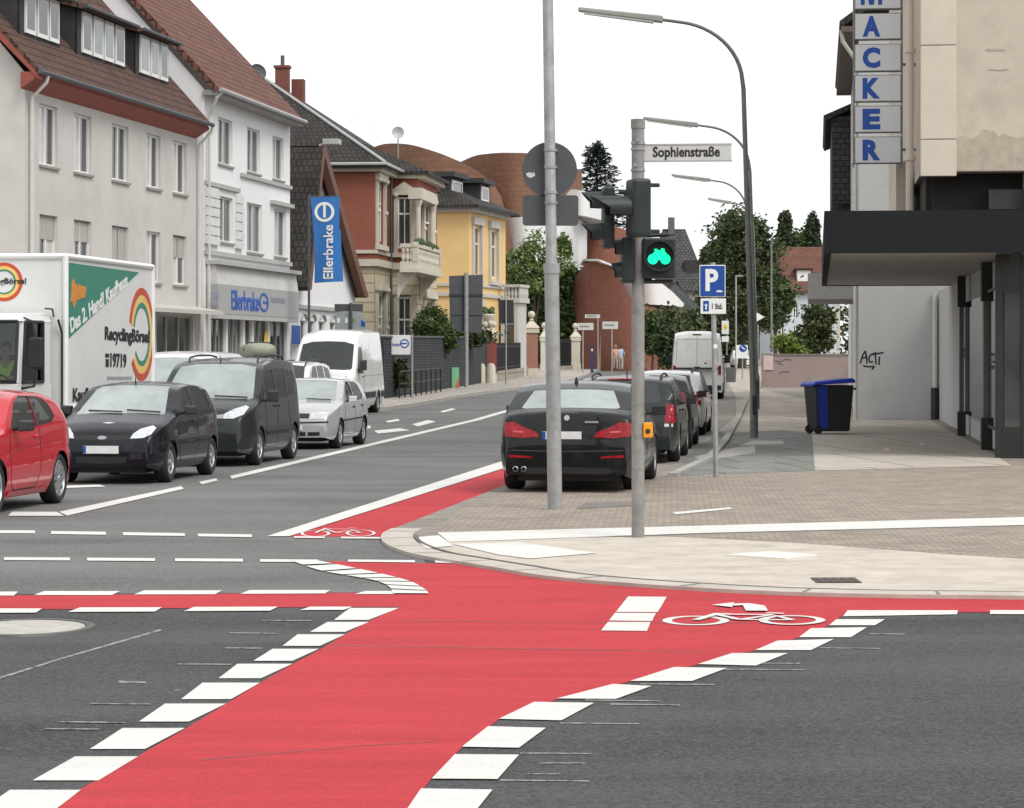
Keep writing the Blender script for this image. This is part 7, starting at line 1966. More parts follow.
# ---------------------------------------------------------------- curved brick and steel museum
mus_brick = brick_mat('museum_brick', (0.215, 0.083, 0.055), (0.25, 0.10, 0.066), (0.20, 0.10, 0.075), .5, .16, .012, bump=.1, var=.12)
mus_roofbrick = brick_mat('museum_brown_brick', (0.19, 0.100, 0.063), (0.165, 0.086, 0.055), (0.13, 0.075, 0.05), 1.6, .42, .03, bump=.3, var=.16)
steel = mat('museum_white_metal', (0.72, 0.72, 0.71), .5, 0, .05, .3, dirt=(.62, .62, .62), dscale=.15)
mus = thing('museum', 'curved brick museum with wavy roofs and white metal curves behind the yellow villa', 'museum', (0, 205, rise(205)))
def curved_mass(cols, d0, bulge, depth, m, name, n=26, ground=True, smooth=True):
    o = mus.location
    F_, Bk = [], []
    xs = [c[0] for c in cols]
    for i in range(n + 1):
        u = i / n; x = xs[0] + (xs[-1] - xs[0]) * u
        tops = [(c[0], c[1]) for c in cols]; bots = [(c[0], c[2]) for c in cols] if len(cols[0]) > 2 else None
        w = (xs[-1] - xs[0]) / n * 1.2
        ty = (interp(tops, x - w) + 2 * interp(tops, x) + interp(tops, x + w)) / 4
        d = d0 - bulge * math.sin(math.pi * u)
        a = at(x, ty, d); bz = at(x, interp(bots, x), d).z if bots else rise(d) - .5
        F_.append((a - o, Vector((a.x, a.y, bz)) - o)); 
        b_ = Vector((a.x * (1 + 0.0), d0 + depth, a.z - .0)); Bk.append((b_ - o, Vector((b_.x, b_.y, bz)) - o))
    mb = MB().use(m)
    for i in range(n):
        mb.face([F_[i][1], F_[i + 1][1], F_[i + 1][0], F_[i][0]]); mb.face([F_[i][0], F_[i + 1][0], Bk[i + 1][0], Bk[i][0]])
        mb.face([Bk[i][1], Bk[i + 1][1], Bk[i + 1][0], Bk[i][0]]); mb.face([F_[i][1], F_[i + 1][1], Bk[i + 1][1], Bk[i][1]])
    for i in (0, n): mb.face([F_[i][0], F_[i][1], Bk[i][1], Bk[i][0]])
    return mb.build(name, parent=mus, smooth=smooth, uv=True, angle=50)
curved_mass([(360, 152), (385, 143), (410, 144), (440, 153), (468, 165), (488, 178), (503, 196), (511, 222), (513, 260)], 205, 7, 12, mus_roofbrick, 'brick_shell')
curved_mass([(452, 166, 219), (475, 155, 219), (500, 152.5, 219.5), (530, 153, 219.5), (560, 158, 219), (582, 172, 219)], 222, 8, 16, mus_roofbrick, 'brick_shell')
curved_mass([(466, 217, 345), (545, 217, 318), (563, 217, 303), (575, 217, 291), (583, 219, 275), (587, 230, 256)], 214, 9, 10, steel, 'white_wall')
curved_mass([(552, 224), (590, 222), (622, 228), (645, 240)], 224, 5, 10, mus_brick, 'brick_wall')
curved_mass([(572, 285), (585, 261), (598, 261), (610, 266), (619, 276), (625, 292), (632, 303), (660, 309), (695, 316)], 196, 6, 8, mus_brick, 'brick_wall')
curved_mass([(583, 259, 261), (598, 258.8, 260.6), (612, 264.2, 266.2), (620, 274.4, 277)], 195.6, 6.3, 8.5, steel, 'roof_edge')
curved_mass([(622, 262, 304), (640, 272, 304), (660, 282, 305), (674, 293, 306), (684, 304, 307)], 198.5, 3, 2.5, steel, 'white_roof')
curved_mass([(556, 211, 216), (570, 189, 214), (585, 191, 216), (609, 205, 222)], 216, 6, 8, steel, 'white_roof')
mb = MB().use(mat('pale_stone_block', (.42, .37, .32), .85)); p0 = at(610, 365, 192); mb.hexa([p0 - mus.location + Vector(v) for v in ((-.9, 0, -1.5), (.7, 0, -1.5), (.7, 1, -1.5), (-.9, 1, -1.5))], [p0 - mus.location + Vector(v) for v in ((-.5, 0, 5.4), (.4, 0, 6.2), (.4, 1, 6.2), (-.5, 1, 5.4))]); mb.build('portal', parent=mus)
# faint glass lattice roofs behind the villas
sk = thing('glass_roof', 'pale transparent glass gable roof rising behind the red villa', 'glass roof', at(365, 140, 235))
mb = MB().use(mat('pale_glazing_bar', (.85, .86, .86), .4)); o = sk.location
for k in range(7):
    a = at(346 + k * 4.5, 124 - k * 1.6 if k < 4 else 119 + (k - 3) * 4, 235) - o; b2 = at(352 + k * 6.5, 150, 235) - o; mb.tube([a, b2], .035, 5)
mb.tube([at(346, 124, 235) - o, at(360, 115, 235) - o, at(385, 146, 235) - o], .04, 5); mb.build('glazing_bars', parent=sk)

# ---------------------------------------------------------------- garden walls, gate pillars, fences on the left
gab = brick_mat('dark_stone_wall', (0.045, 0.05, 0.054), (0.078, 0.083, 0.088), (0.03, 0.033, 0.036), .17, .11, .03, bump=1.0, var=.4)
def strip_wall(name, label, cat, a, b, h, th, m, z0=0.0):
    a, b = V2(*a), V2(*b); L_ = (b - a).length; rz0, rz1 = rise(a.y), rise(b.y)
    w = thing(name, label, cat, (a.x, a.y, rz0 + .10 + z0), math.atan2((b - a).y, (b - a).x))
    mb = MB().use(m); dz = rz1 - rz0
    n = 6
    for k in range(n):
        x0, x1 = L_ * k / n, L_ * (k + 1) / n; q0, q1 = dz * k / n, dz * (k + 1) / n
        mb.hexa([(x0, 0, q0 - .1), (x1, 0, q1 - .1), (x1, th, q1 - .1), (x0, th, q0 - .1)], [(x0, 0, q0 + h), (x1, 0, q1 + h), (x1, th, q1 + h), (x0, th, q0 + h)])
    mb.build('wall', parent=w, uv=True)
    return w, L_, dz
def gp(x, d): return ((x - CX) * d / F, d)
w, L_, dz = strip_wall('stone_wall', 'dark grey stone garden wall before the round bush and the red villa', 'wall', gp(384, 97), gp(487, 134), 2.25, .4, gab)
mb = MB().use(mat('dark_coping', (.10, .105, .11), .8, 0, .2, 3))
for k in range(26): x0 = L_ * k / 26; mb.box(x0, x0 + L_ / 27, -.05, .45, dz * k / 26 + 2.26, dz * k / 26 + 2.33)
mb.build('coping', parent=w)
low = brick_mat('low_stone_plinth', (.33, .29, .23), (.28, .25, .20), (.15, .13, .11), .8, .4, .03, bump=.5, var=.2)
iron = mat('black_iron_fence', (0.018, 0.02, 0.022), .5, .2, .1)
def rail_fence(label, a, b, h, hp):
    a, b = V2(*a), V2(*b); L_ = (b - a).length; dz = rise(b.y) - rise(a.y)
    w = thing('iron_fence', label, 'fence', (a.x, a.y, rise(a.y) + .1), math.atan2((b - a).y, (b - a).x))
    mb = MB().use(low); mb.hexa([(0, -.15, -.1), (L_, -.15, dz - .1), (L_, .15, dz - .1), (0, .15, -.1)], [(0, -.15, hp), (L_, -.15, dz + hp), (L_, .15, dz + hp), (0, .15, hp)]); mb.build('plinth', parent=w, uv=True)
    mb = MB().use(iron); n = int(L_ / .16)
    for k in range(n + 1): x = L_ * k / n; mb.box(x - .02, x + .02, -.02, .02, dz * k / n + hp, dz * k / n + h)
    for z in (hp + .15, h - .2): mb.tube([(0, 0, z), (L_, 0, z + dz)], .03, 6)
    mb.hexa([(0, .03, hp), (L_, .03, hp + dz), (L_, .05, hp + dz), (0, .05, hp)], [(0, .03, h - .3), (L_, .03, h - .3 + dz), (L_, .05, h - .3 + dz), (0, .05, h - .3)])
    mb.build('railing', parent=w)
rail_fence('black iron fence on a low plinth between the brick gate pillar and the next pillar', gp(496, 136), gp(526, 157), 2.0, .55)
rail_fence('black iron fence before the dark tree, between the two cream pillars', gp(548, 184), gp(571, 191), 2.2, .3)
def pillar(label, px_, d, wpx, ytop, ycap, m_shaft, urn):
    p = gp(px_, d); s_ = F / d; wd = wpx / s_
    t = thing('gate_pillar', label, 'gate pillar', (p[0], d, rise(d) + .1), .10, group='gate pillars along the left pavement')
    hz = lambda y: at(0, y, d).z - rise(d) - .1
    mb = MB().use(m_shaft); mb.box(-wd * .42, wd * .42, -wd * .42, wd * .42, -.1, hz(ycap) - .3); mb.build('shaft', parent=t, uv=True)
    mb = MB().use(cream_p); mb.box(-wd * .5, wd * .5, -wd * .5, wd * .5, hz(ycap) - .29, hz(ycap)); mb.box(-wd * .48, wd * .48, -wd * .48, wd * .48, -.1, .45)
    mb.hexa([(-wd * .55, -wd * .55, hz(ycap) + .005), (wd * .55, -wd * .55, hz(ycap) + .005), (wd * .55, wd * .55, hz(ycap) + .005), (-wd * .55, wd * .55, hz(ycap) + .005)], [(-wd * .15, -wd * .15, hz(ycap) + .4), (wd * .15, -wd * .15, hz(ycap) + .4), (wd * .15, wd * .15, hz(ycap) + .4), (-wd * .15, wd * .15, hz(ycap) + .4)])
    mb.build('cap', parent=t)
    mb = MB().use(cream_p); z0 = hz(ycap) + .38; zt = hz(ytop)
    if urn:
        mb.lathe([(.12, z0), (.10, z0 + .1), (.32, (z0 + zt) / 2), (.36, zt - .2), (.30, zt - .15)], 14)
        for k in range(6): mb.ball((.28 * math.cos(k), .28 * math.sin(k), z0 + .1 + .05 * (k % 2)), .16, n=6)
        mb.use(mat('urn_plants', (.07, .10, .03), .8, 0, .4, 9))
        for k in range(8): mb.ball((.2 * math.cos(k * 1.3), .2 * math.sin(k * 1.3), zt - .1 + .1 * (k % 3)), .14, n=5)
    else:
        mb.lathe([(.08, z0), (.14, z0 + .1), (.06, z0 + .22)], 12); mb.ball((0, 0, z0 + .2 + .22), .22)
    mb.build('ornament', parent=t, smooth=True)
pillar('red brick gate pillar carrying a planted cream urn, beside the dark stone wall', 488.5, 134.5, 18, 311, 334, mat('pillar_red', (.22, .065, .05), .85, 0, .12, 3), True)
pillar('reddish gate pillar topped with a cream ball, second from the dark stone wall', 531.5, 158.5, 14, 317, 328, mat('pillar_pink', (.30, .15, .11), .85, 0, .12, 3), False)
pillar('cream gate pillar mostly hidden behind the tall grey mast', 544.5, 184, 9, 328, 337, cream_p, False)
pillar('slim cream gate pillar to the right of the tall grey mast, farthest of the row', 575.5, 191.5, 10, 326, 337, cream_p, False)
for i, (x_, lab) in enumerate(((478, 'squat cream stone bollard at the foot of the red brick pillar, left of the two'), (488, 'squat cream stone bollard at the foot of the red brick pillar, right of the two'))):
    d = 131.5; p = gp(x_ + 3, d); mb = MB().use(cream_p); mb.lathe([(.001, 1.0), (.15, .96), (.22, .8), (.24, 0)], 14); o = mb.build('stone_bollard', smooth=True); o.location = (p[0], d, rise(d) + .11); tag(o, lab, 'bollard', 'stone bollards by the pillar')
rf_ = thing('railing', 'thin dark pedestrian railing on the left pavement in front of the dark stone wall', 'railing', (*gp(386, 97.5), rise(97.5) + .1), math.atan2(1, .10))
mb = MB().use(iron)
for k in range(9): mb.tube([(k * 1.5, -.5, 0), (k * 1.5, -.5, 1.0 + .009 * k)], .03, 6)
mb.tube([(0, -.5, .55), (12, -.5, .62)], .022, 6); mb.tube([(0, -.5, 1.0), (12, -.5, 1.07)], .026, 6); mb.build('rails', parent=rf_)

# ---------------------------------------------------------------- trees and bushes
L_mid = leaf_mat('mid_green_leaves', (0.032, 0.058, 0.018), (0.105, 0.155, 0.048))
L_light = leaf_mat('light_green_leaves', (0.07, 0.11, 0.032), (0.18, 0.24, 0.075))
L_dark = leaf_mat('dark_green_leaves', (0.036, 0.052, 0.023), (0.10, 0.13, 0.055))
L_conif = leaf_mat('conifer_needles', (0.016, 0.026, 0.019), (0.042, 0.058, 0.044))
L_olive = leaf_mat('olive_green_leaves', (0.035, 0.05, 0.018), (0.10, 0.12, 0.05))
L_yel = leaf_mat('yellow_green_leaves', (0.09, 0.13, 0.02), (0.20, 0.26, 0.05))
def cloud(ells, n, size, rn, clumps=40, tight=.30, shell=.55):
    vs, fs = [], []
    cs = []
    for (c, r) in ells:
        k = max(6, int(clumps / len(ells)))
        for _ in range(k):
            while True:
                v = Vector((rn.uniform(-1, 1), rn.uniform(-1, 1), rn.uniform(-1, 1)))
                if shell < v.length < 1: break
            cs.append((Vector((c[0] + v.x * r[0], c[1] + v.y * r[1], c[2] + v.z * r[2])), Vector(r) * tight * rn.uniform(.6, 1.4)))
    for i in range(n):
        c, r = cs[rn.randrange(len(cs))]
        p = Vector((c.x + rn.gauss(0, 1) * r.x, c.y + rn.gauss(0, 1) * r.y, c.z + rn.gauss(0, .8) * r.z))
        a = Vector((rn.uniform(-1, 1), rn.uniform(-1, 1), rn.uniform(-.6, .6))).normalized()
        b = a.cross(Vector((rn.uniform(-1, 1), rn.uniform(-1, 1), rn.uniform(-1, 1)))).normalized()
        s_ = size * rn.uniform(.6, 1.35); k = len(vs)
        vs += [p - a * s_, p + b * s_ * .55, p + a * s_, p - b * s_ * .55]; fs.append((k, k + 1, k + 2, k + 3))
    return vs, fs
def plant(name, label, cat, x, y, z, ells, n, size, m, trunk=None, seed=1, group=None, clumps=40, tight=.3, shell=.55, limbs=6, cname='crown'):
    rn = random.Random(seed)
    t = thing(name, label, cat, (x, y, z), 0, group)
    vs, fs = cloud(ells, n, size, rn, clumps, tight, shell)
    me = bpy.data.meshes.new(cname); me.from_pydata(vs, [], fs); me.materials.append(m)
    o = bpy.data.objects.new(cname, me); COL.objects.link(o); o.parent = t
    if trunk:
        r, h = trunk; mb = MB().use(M['bark']); mb.tube([(0, 0, -.1), (.05, 0, h * .4), (-.04, .05, h * .75), (0, 0, h)], [r, r * .8, r * .65, r * .35], 8)
        for k in range(limbs):
            c, rr_ = ells[k % len(ells)]; a = k * 2.4
            e = Vector((c[0] + rr_[0] * .55 * math.cos(a), c[1] + rr_[1] * .55 * math.sin(a), c[2] + rr_[2] * .3)); s0 = Vector((0, 0, h * (.5 + .07 * (k % 5))))
            mb.tube([s0, (s0 + e) / 2 + Vector((0, 0, -.15)), e], [r * .4, r * .25, r * .08], 6)
        mb.build('trunk', parent=t, smooth=True)
    return t
def pxell(d, x, y, rx, ry, o, dy=0.0, depth=1.0):
    a = at(x, y, d); return ((a.x - o[0], dy, a.z - o[2]), (rx * d / F, rx * d / F * depth, ry * d / F))
d = 197; o = (*gp(545, d), rise(d))
plant('broadleaf_tree', 'leafy mid green tree behind the grey mast, right of the yellow villa', 'tree', *o, [pxell(d, 563, 292, 18, 26, o), pxell(d, 540, 306, 28, 30, o), pxell(d, 570, 318, 20, 30, o), pxell(d, 548, 338, 30, 26, o), pxell(d, 586, 305, 8, 22, o)], 26000, .18, L_mid, (.22, 5), 3, clumps=140, tight=.24)
d = 194; o = (*gp(535, d), rise(d))
plant('broadleaf_tree', 'light green loose tree top showing against the white museum wall', 'tree', *o, [pxell(d, 535, 254, 18, 20, o), pxell(d, 516, 266, 15, 14, o), pxell(d, 545, 270, 18, 24, o), pxell(d, 564, 248, 6, 14, o), pxell(d, 530, 280, 22, 16, o)], 6500, .15, L_light, (.16, 5.5), 4, clumps=60, tight=.22)
d = 200; o = (*gp(583, d), rise(d))
plant('bush', 'dark bush behind the slim cream pillar below the museum', 'bush', *o, [pxell(d, 580, 330, 10, 22, o), pxell(d, 590, 312, 7, 14, o)], 3500, .15, L_mid, (.1, 2), 5, clumps=40)
# conifer
d = 250; o = (*gp(597, d), rise(d))
rn = random.Random(8); t = thing('conifer_tree', 'dark conifer standing above the museum roofs', 'tree', o)
vs, fs = [], []
zt = at(0, 143, d).z - o[2]; H_ = zt
tips = []
for k in range(120):
    f_ = (k / 120) ** 1.0; z = H_ * (1 - f_ * .55) - .3; R_ = 4.4 * (f_ ** .62) * (1 + .25 * math.sin(k * 5.1)) + .25; a = k * 2.4
    e = Vector((R_ * math.cos(a), R_ * math.sin(a), z + .2 - .12 * R_)); tips.append((Vector((0, 0, z + .1)), e))
    for j in range(60):
        u = rn.random() ** .7; p = Vector((0, 0, z)).lerp(e, u) + Vector((rn.gauss(0, .16), rn.gauss(0, .16), rn.gauss(0, .13)))
        a_ = Vector((e.x, e.y, rn.uniform(-.5, .9))).normalized() + Vector((rn.gauss(0, .4), rn.gauss(0, .4), 0)); b_ = a_.cross(Vector((rn.gauss(0, 1), rn.gauss(0, 1), 1))).normalized(); s_ = .22; q = len(vs)
        vs += [p - a_ * s_, p + b_ * s_ * .35, p + a_ * s_, p - b_ * s_ * .35]; fs.append((q, q + 1, q + 2, q + 3))
me = bpy.data.meshes.new('crown'); me.from_pydata(vs, [], fs); me.materials.append(L_conif); c = bpy.data.objects.new('crown', me); COL.objects.link(c); c.parent = t
mb = MB().use(M['bark']); mb.tube([(0, 0, -.2), (0, 0, H_ * .6), (0, 0, H_)], [.35, .2, .03], 8)
for a, e in tips[::4]: mb.tube([a, e], [.05, .01], 4)
mb.build('trunk', parent=t)
# round bush over the garden wall, hedges
d = 116; o = (*gp(432, d), rise(d))
plant('bush', 'round clipped dark green bush behind the dark stone wall', 'bush', *o, [pxell(d, 431, 331, 18, 24, o), pxell(d, 437, 338, 17, 16, o)], 16000, .065, L_mid, None, 6, clumps=260, tight=.13, shell=.8, cname='leaves')
d = 126; o = (*gp(466, d), rise(d))
plant('bush', 'dark hedge plant behind the large grey sign', 'bush', *o, [pxell(d, 466, 336, 20, 9, o)], 2500, .11, L_dark, None, 7, clumps=50, cname='leaves')
d = 100; o = (*gp(400, d), rise(d) + .1)
plant('bush', 'small olive bush growing below the white company board', 'bush', *o, [pxell(d, 397, 373, 12, 14, o)], 1500, .09, L_olive, None, 9, clumps=30, cname='leaves')
# bushes before the museum
for i, (x, y, rx, ry, d, m, lab) in enumerate([(627, 326, 11, 15, 196, L_dark, 'dark bush before the museum just left of the signal post'), (609, 330, 8, 12, 198, L_mid, 'green bush among the small white museum signs'), (668, 332, 14, 20, 176, L_dark, 'tall dark bush between the signal post and the white van'), (690, 331, 13, 20, 178, L_dark, 'dark bush above the roof of the white van'), (652, 328, 9, 14, 182, L_mid, 'mid green bush right beside the signal post under the white museum roof')]):
    o = (*gp(x, d), rise(d)); zb = at(x, y + ry, d).z
    plant('bush', lab, 'bush', *o, [pxell(d, x, y, rx, ry, o), pxell(d, x, y + ry * .8, rx * .8, ry * .9, o)], 3800, .17, m, (.1, 2.5), 20 + i, clumps=60, cname='leaves')
# big tree and the others at the end of the street
d = 205; o = (*gp(742, d), rise(d))
plant('broadleaf_tree', 'big dark green tree at the end of the street behind the lamp posts', 'tree', *o, [pxell(d, 740, 236, 28, 25, o), pxell(d, 730, 262, 20, 30, o), pxell(d, 757, 262, 22, 30, o), pxell(d, 742, 300, 32, 34, o), pxell(d, 762, 308, 16, 20, o)], 28000, .17, L_dark, (.35, 7), 12, clumps=210, tight=.20)
d = 214; o = (*gp(775, d), rise(d))
plant('broadleaf_tree', 'smaller mid green tree right of the big tree, before the red roof', 'tree', *o, [pxell(d, 781, 296, 16, 18, o), pxell(d, 772, 312, 14, 14, o)], 3500, .22, L_mid, (.2, 5), 13, clumps=50)
for i, (x, y0, y1, w, lab) in enumerate([(785, 213, 262, 7.0, 'tall narrow poplar above the red roof, left of the two'), (813, 219, 262, 7.0, 'tall narrow poplar right of the other, close to the dark canopy')]):
    d = 300; o = (*gp(x, d), rise(d)); c = (y0 + y1) / 2
    plant('poplar_tree', lab, 'tree', *o, [pxell(d, x, y0 + 12, w * .6, 12, o), pxell(d, x, c - 6, w * .9, 16, o), pxell(d, x, c + 10, w, 20, o), pxell(d, x, y1, w, 26, o)], 9000, .26, leaf_mat('poplar_leaves', (0.03, 0.045, 0.025), (0.07, 0.095, 0.05)), (.3, 10), 30 + i, 'poplars behind the red roof', clumps=70, tight=.25)
d = 310; o = (*gp(800, d), rise(d))
plant('broadleaf_tree', 'low rounded tree between the two poplars', 'tree', *o, [pxell(d, 800, 243, 11, 10, o), pxell(d, 792, 250, 10, 10, o)], 2600, .3, L_mid, (.3, 8), 34, clumps=50)
d = 146; o = (*gp(818, d), rise(d))
plant('bush', 'olive green bush behind the pinkish wall near the dark canopy', 'bush', *o, [pxell(d, 820, 325, 15, 22, o), pxell(d, 812, 342, 16, 12, o)], 3600, .15, L_olive, (.08, 2), 35, clumps=60, tight=.25, cname='leaves')
d = 134; o = (*gp(786, d), rise(d))
plant('bush', 'bright yellow green shrub peeping over the pinkish wall', 'bush', *o, [pxell(d, 785, 345, 12, 9, o), pxell(d, 795, 351, 10, 6, o)], 1800, .11, L_yel, None, 36, clumps=40, cname='leaves')
d = 215; o = (*gp(706, d), rise(d))
plant('broadleaf_tree', 'dark tree between the grey roofed house and the big tree', 'tree', *o, [pxell(d, 708, 262, 6, 12, o), pxell(d, 712, 318, 14, 28, o)], 4000, .24, L_dark, (.25, 6), 37, clumps=60)
d = 260
for i, (x, lab) in enumerate([(690, 'dark hedge at the far end of the street behind the white van'), (738, 'dark hedge at the far end of the street behind the small white car'), (772, 'dark hedge at the far end of the street beside the pinkish wall')]):
    o = (*gp(x, d), rise(d)); plant('hedge', lab, 'hedge', *o, [pxell(d, x, 342, 24, 12, o), pxell(d, x + 8, 346, 22, 12, o)], 3800, .26, L_dark, None, 40 + i, clumps=60, cname='leaves')
# far wood
rn = random.Random(77); ells = []
for k in range(34): xx = -110 + k * 8.5 + rn.uniform(-3, 3); ells.append(((xx, rn.uniform(-8, 8), 4.5 + rn.uniform(-1, 1.2)), (5.5, 5, 4.5 + rn.uniform(-1, 1))))
vs, fs = cloud(ells, 26000, .5, rn, 500, .28)
me = bpy.data.meshes.new('far_wood'); me.from_pydata(vs, [], fs); me.materials.append(L_dark); c = bpy.data.objects.new('far_wood', me); COL.objects.link(c); c.location = (10, 380, rise(300)); c['kind'] = 'stuff'

# ---------------------------------------------------------------- houses at the end of the street
def simple_house(name, label, x0, x1, d, depth, y_eave, y_ridge, mwall, mroof, along=True, rot=0.0, hip=0.0, wins=()):
    a, b2 = at(x0, 0, d), at(x1, 0, d); Wd = b2.x - a.x
    h = thing(name, label, 'house', (a.x, d, rise(d)), rot)
    ze = at(0, y_eave, d).z - rise(d); zr = at(0, y_ridge, d + depth / 2).z - rise(d)
    ops = [(u * Wd, (u + w_) * Wd, at(0, yb, d).z - rise(d), at(0, yt, d).z - rise(d)) for u, w_, yt, yb in wins]
    mb = MB().use(mwall); wall_grid(mb, 0, Wd, -.5, ze, 0, ops, 1)
    for x in (0, Wd):
        pts = [(x, 0, -.5), (x, depth, -.5), (x, depth, ze)] + ([(x, depth / 2, zr - .1)] if along and not hip else []) + [(x, 0, ze)]; mb.face(pts)
    mb.build('wall', parent=h)
    for o in ops: window(h, o, 0, 1, 1)
    mb = MB().use(mroof); e = .5
    R1, R2 = (hip - (0 if hip else e), depth / 2, zr), (Wd - hip + (0 if hip else e), depth / 2, zr); A, B, C_, E_ = (-e, -e, ze), (Wd + e, -e, ze), (Wd + e, depth + e, ze), (-e, depth + e, ze)
    mb.prism((A, B, R2, R1), (0, 0, -.2)); mb.prism((C_, E_, R1, R2), (0, 0, -.2))
    if hip: mb.prism((B, C_, R2), (0, 0, -.2)); mb.prism((E_, A, R1), (0, 0, -.2))
    rf = mb.build('roof', parent=h, uv=True)
    return h, ze, zr, Wd
grey_roof = brick_mat('grey_far_roof', (.085, .088, .092), (.06, .062, .066), (.03, .03, .03), .35, .35, .04, bump=.8, var=.25)
h, ze, zr, Wd = simple_house('grey_roof_house', 'house with a large dark grey roof right of the cycle signal', 652, 703, 228, 10, 290, 229, mat('cream_far_wall', (.52, .48, .40), .9, 0, .08, 1), grey_roof, hip=1.2, wins=((.60, .10, 297, 312), (.82, .1, 297, 312)))
mb = MB().use(mat('grey_chimney', (.12, .12, .125), .8)); mb.box(Wd * .38, Wd * .38 + .55, 4.4, 5.0, zr - .5, zr + 1.0); mb.build('chimney', parent=h)
mb = MB().use(dark_clad); mb.box(Wd * .66, Wd * 1.0, 1.0, 4.0, ze + .3, ze + 2.6); mb.build('dormer', parent=h)
simple_house('cream_house', 'small cream house with a dark hipped roof, below the lit cycle signal', 662, 692, 202, 8, 306, 280, mat('white_far_wall', (.60, .58, .54), .9), grey_roof, hip=1.4, wins=((.70, .12, 312, 326),))
h, ze, zr, Wd = simple_house('red_roof_house', 'pale bluish house with a red brown tiled roof at the far right of the street', 771, 836, 240, 11, 291, 247, mat('pale_blue_render', (.55, .60, .63), .9, 0, .05, 1), tile_red, wins=((.12, .08, 303, 318), (.34, .08, 303, 318), (.56, .08, 303, 318), (.76, .08, 303, 318), (.12, .08, 326, 341), (.34, .08, 326, 341), (.56, .08, 326, 341)))
mb = MB().use(M['frame_white']); mb.box(Wd * .42, Wd * .42 + 1.2, .8, 2.2, ze + .5, ze + 1.9); mb.use(tile_red); mb.box(Wd * .42 - .2, Wd * .42 + 1.4, .6, 2.3, ze + 1.91, ze + 2.1); mb.build('dormer', parent=h)
simple_house('red_roof_house', 'second red roofed house further back, partly hidden behind the poplars', 800, 840, 285, 10, 268, 247, mat('far_wall', (.5, .45, .4), .9), mat('light_red_roof', (.26, .12, .09), .85, 0, .15, 1), hip=1.0)
# pinkish wall
pw = mat('pinkish_wall', (.30, .235, .215), .9, 0, .08, .6, dirt=(.22, .19, .175), dscale=.4)
w = thing('garden_wall', 'pinkish grey garden wall with scrawled graffiti across the end of the pavement', 'wall', (*gp(764, 124.5), rise(124.5) + PZ), .02)
wl_ = 4.2
mb = MB().use(pw); mb.box(0, wl_, 0, .3, -.1, 1.50); mb.box(-.08, .0, -.05, .35, -.1, 1.62); mb.use(mat('wall_coping', (.20, .17, .16), .85)); mb.box(0, wl_, -.04, .34, 1.505, 1.58)
mb.build('wall', parent=w)
mb = MB().use(mat('graffiti_grey', (.10, .09, .09), .7))
for pl in ([(.5, 1.25), (.8, 1.2), (1.0, 1.32), (1.3, 1.28)], [(.7, .65), (.9, .75), (1.2, .72)], [(1.9, .5), (1.95, .75)], [(.6, 1.15), (.9, 1.05)]):
    for a, b2 in zip(pl, pl[1:]): mb.hexa([(a[0], -.001, a[1] - .03), (b2[0], -.001, b2[1] - .03), (b2[0], -.001, b2[1] + .03), (a[0], -.001, a[1] + .03)], [(a[0], -.006, a[1] - .03), (b2[0], -.006, b2[1] - .03), (b2[0], -.006, b2[1] + .03), (a[0], -.006, a[1] + .03)])
mb.build('graffiti', parent=w)
ps = MB().use(mat('pale_pink_board', (.58, .44, .42), .7)); ps.box(-.02, .42, -.05, -.01, .82, 1.5); o = ps.build('board', parent=w)

# ---------------------------------------------------------------- right-hand shop building
BO = V2(8.62, 46.7)
H = Fr('shop_building', 'beige stone corner building with a dark canopy and glazed shop arcade at the right', 'building', BO.x, BO.y, .115, PZ, -1)
R0 = H.root
Yx = lambda X, d: (Vector((X, d)) - BO).dot(H.n)
beige = mat('beige_stone_cladding', (0.53, 0.47, 0.385), .85, 0, .10, .6, .10, 30, dirt=(.38, .335, .265), dscale=.55)
beige_strip = mat('beige_marble_strip', (0.60, 0.53, 0.44), .7, 0, .06, 1.4, dirt=(.52, .46, .38), dscale=.5)
stain = mat('grey_weathering', (.43, .385, .305), .9, 0, .16, 5)
yU = 1.38           # street face of the upper floors
mb = MB().use(beige); mb.box(0, 21.5, -16, yU, 5.06, 13.5); mb.box(0, .6, -16, -.42, -.1, 5.055); mb.build('wall', parent=R0)
mb = MB().use(stain)
rn = random.Random(4)
edge = [(.31, 5.07)] + [(.30 - k * .09, 5.72 + rn.uniform(-.10, .10)) for k in range(26)] + [(-1.98, 5.07)]
mb.prism([(-.004, y + .55, z) for y, z in edge], (-.004, 0, 0))
for (y, z, w_, h_) in ((.1, 7.2, .35, .06), (-1.0, 6.9, .5, .03), (-.7, 6.1, .3, .04), (.05, 6.85, .4, .022), (-1.4, 7.9, .3, .025)):
    mb.build('stain', parent=R0); mb = MB().use(stain); mb.prism([(-.004, y + w_ / 2 * math.cos(k * .7), z + h_ / 2 * math.sin(k * .7) + rn.uniform(-.015, .015)) for k in range(9)], (-.004, 0, 0))
mb.build('stain', parent=R0)
mb = MB().use(beige_strip); ys0, ys1 = .78, yU + .02
for z0, z1 in ((4.98, 5.62), (5.635, 7.28), (7.295, 9.2), (9.215, 11.2), (11.215, 13.5)): mb.box(-.07, .25, ys0, ys1, z0, z1)
mb.build('corner_strip', parent=R0, bevel=.006)
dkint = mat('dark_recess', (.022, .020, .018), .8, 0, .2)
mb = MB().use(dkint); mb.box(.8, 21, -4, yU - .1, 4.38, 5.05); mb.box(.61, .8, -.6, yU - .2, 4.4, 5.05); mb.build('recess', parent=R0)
mb = MB().use(mat('shop_upper_band', (.035, .034, .034), .6)); mb.box(.2, .58, -1.2, .2, 4.40, 4.75); mb.build('recess_panel', parent=R0)
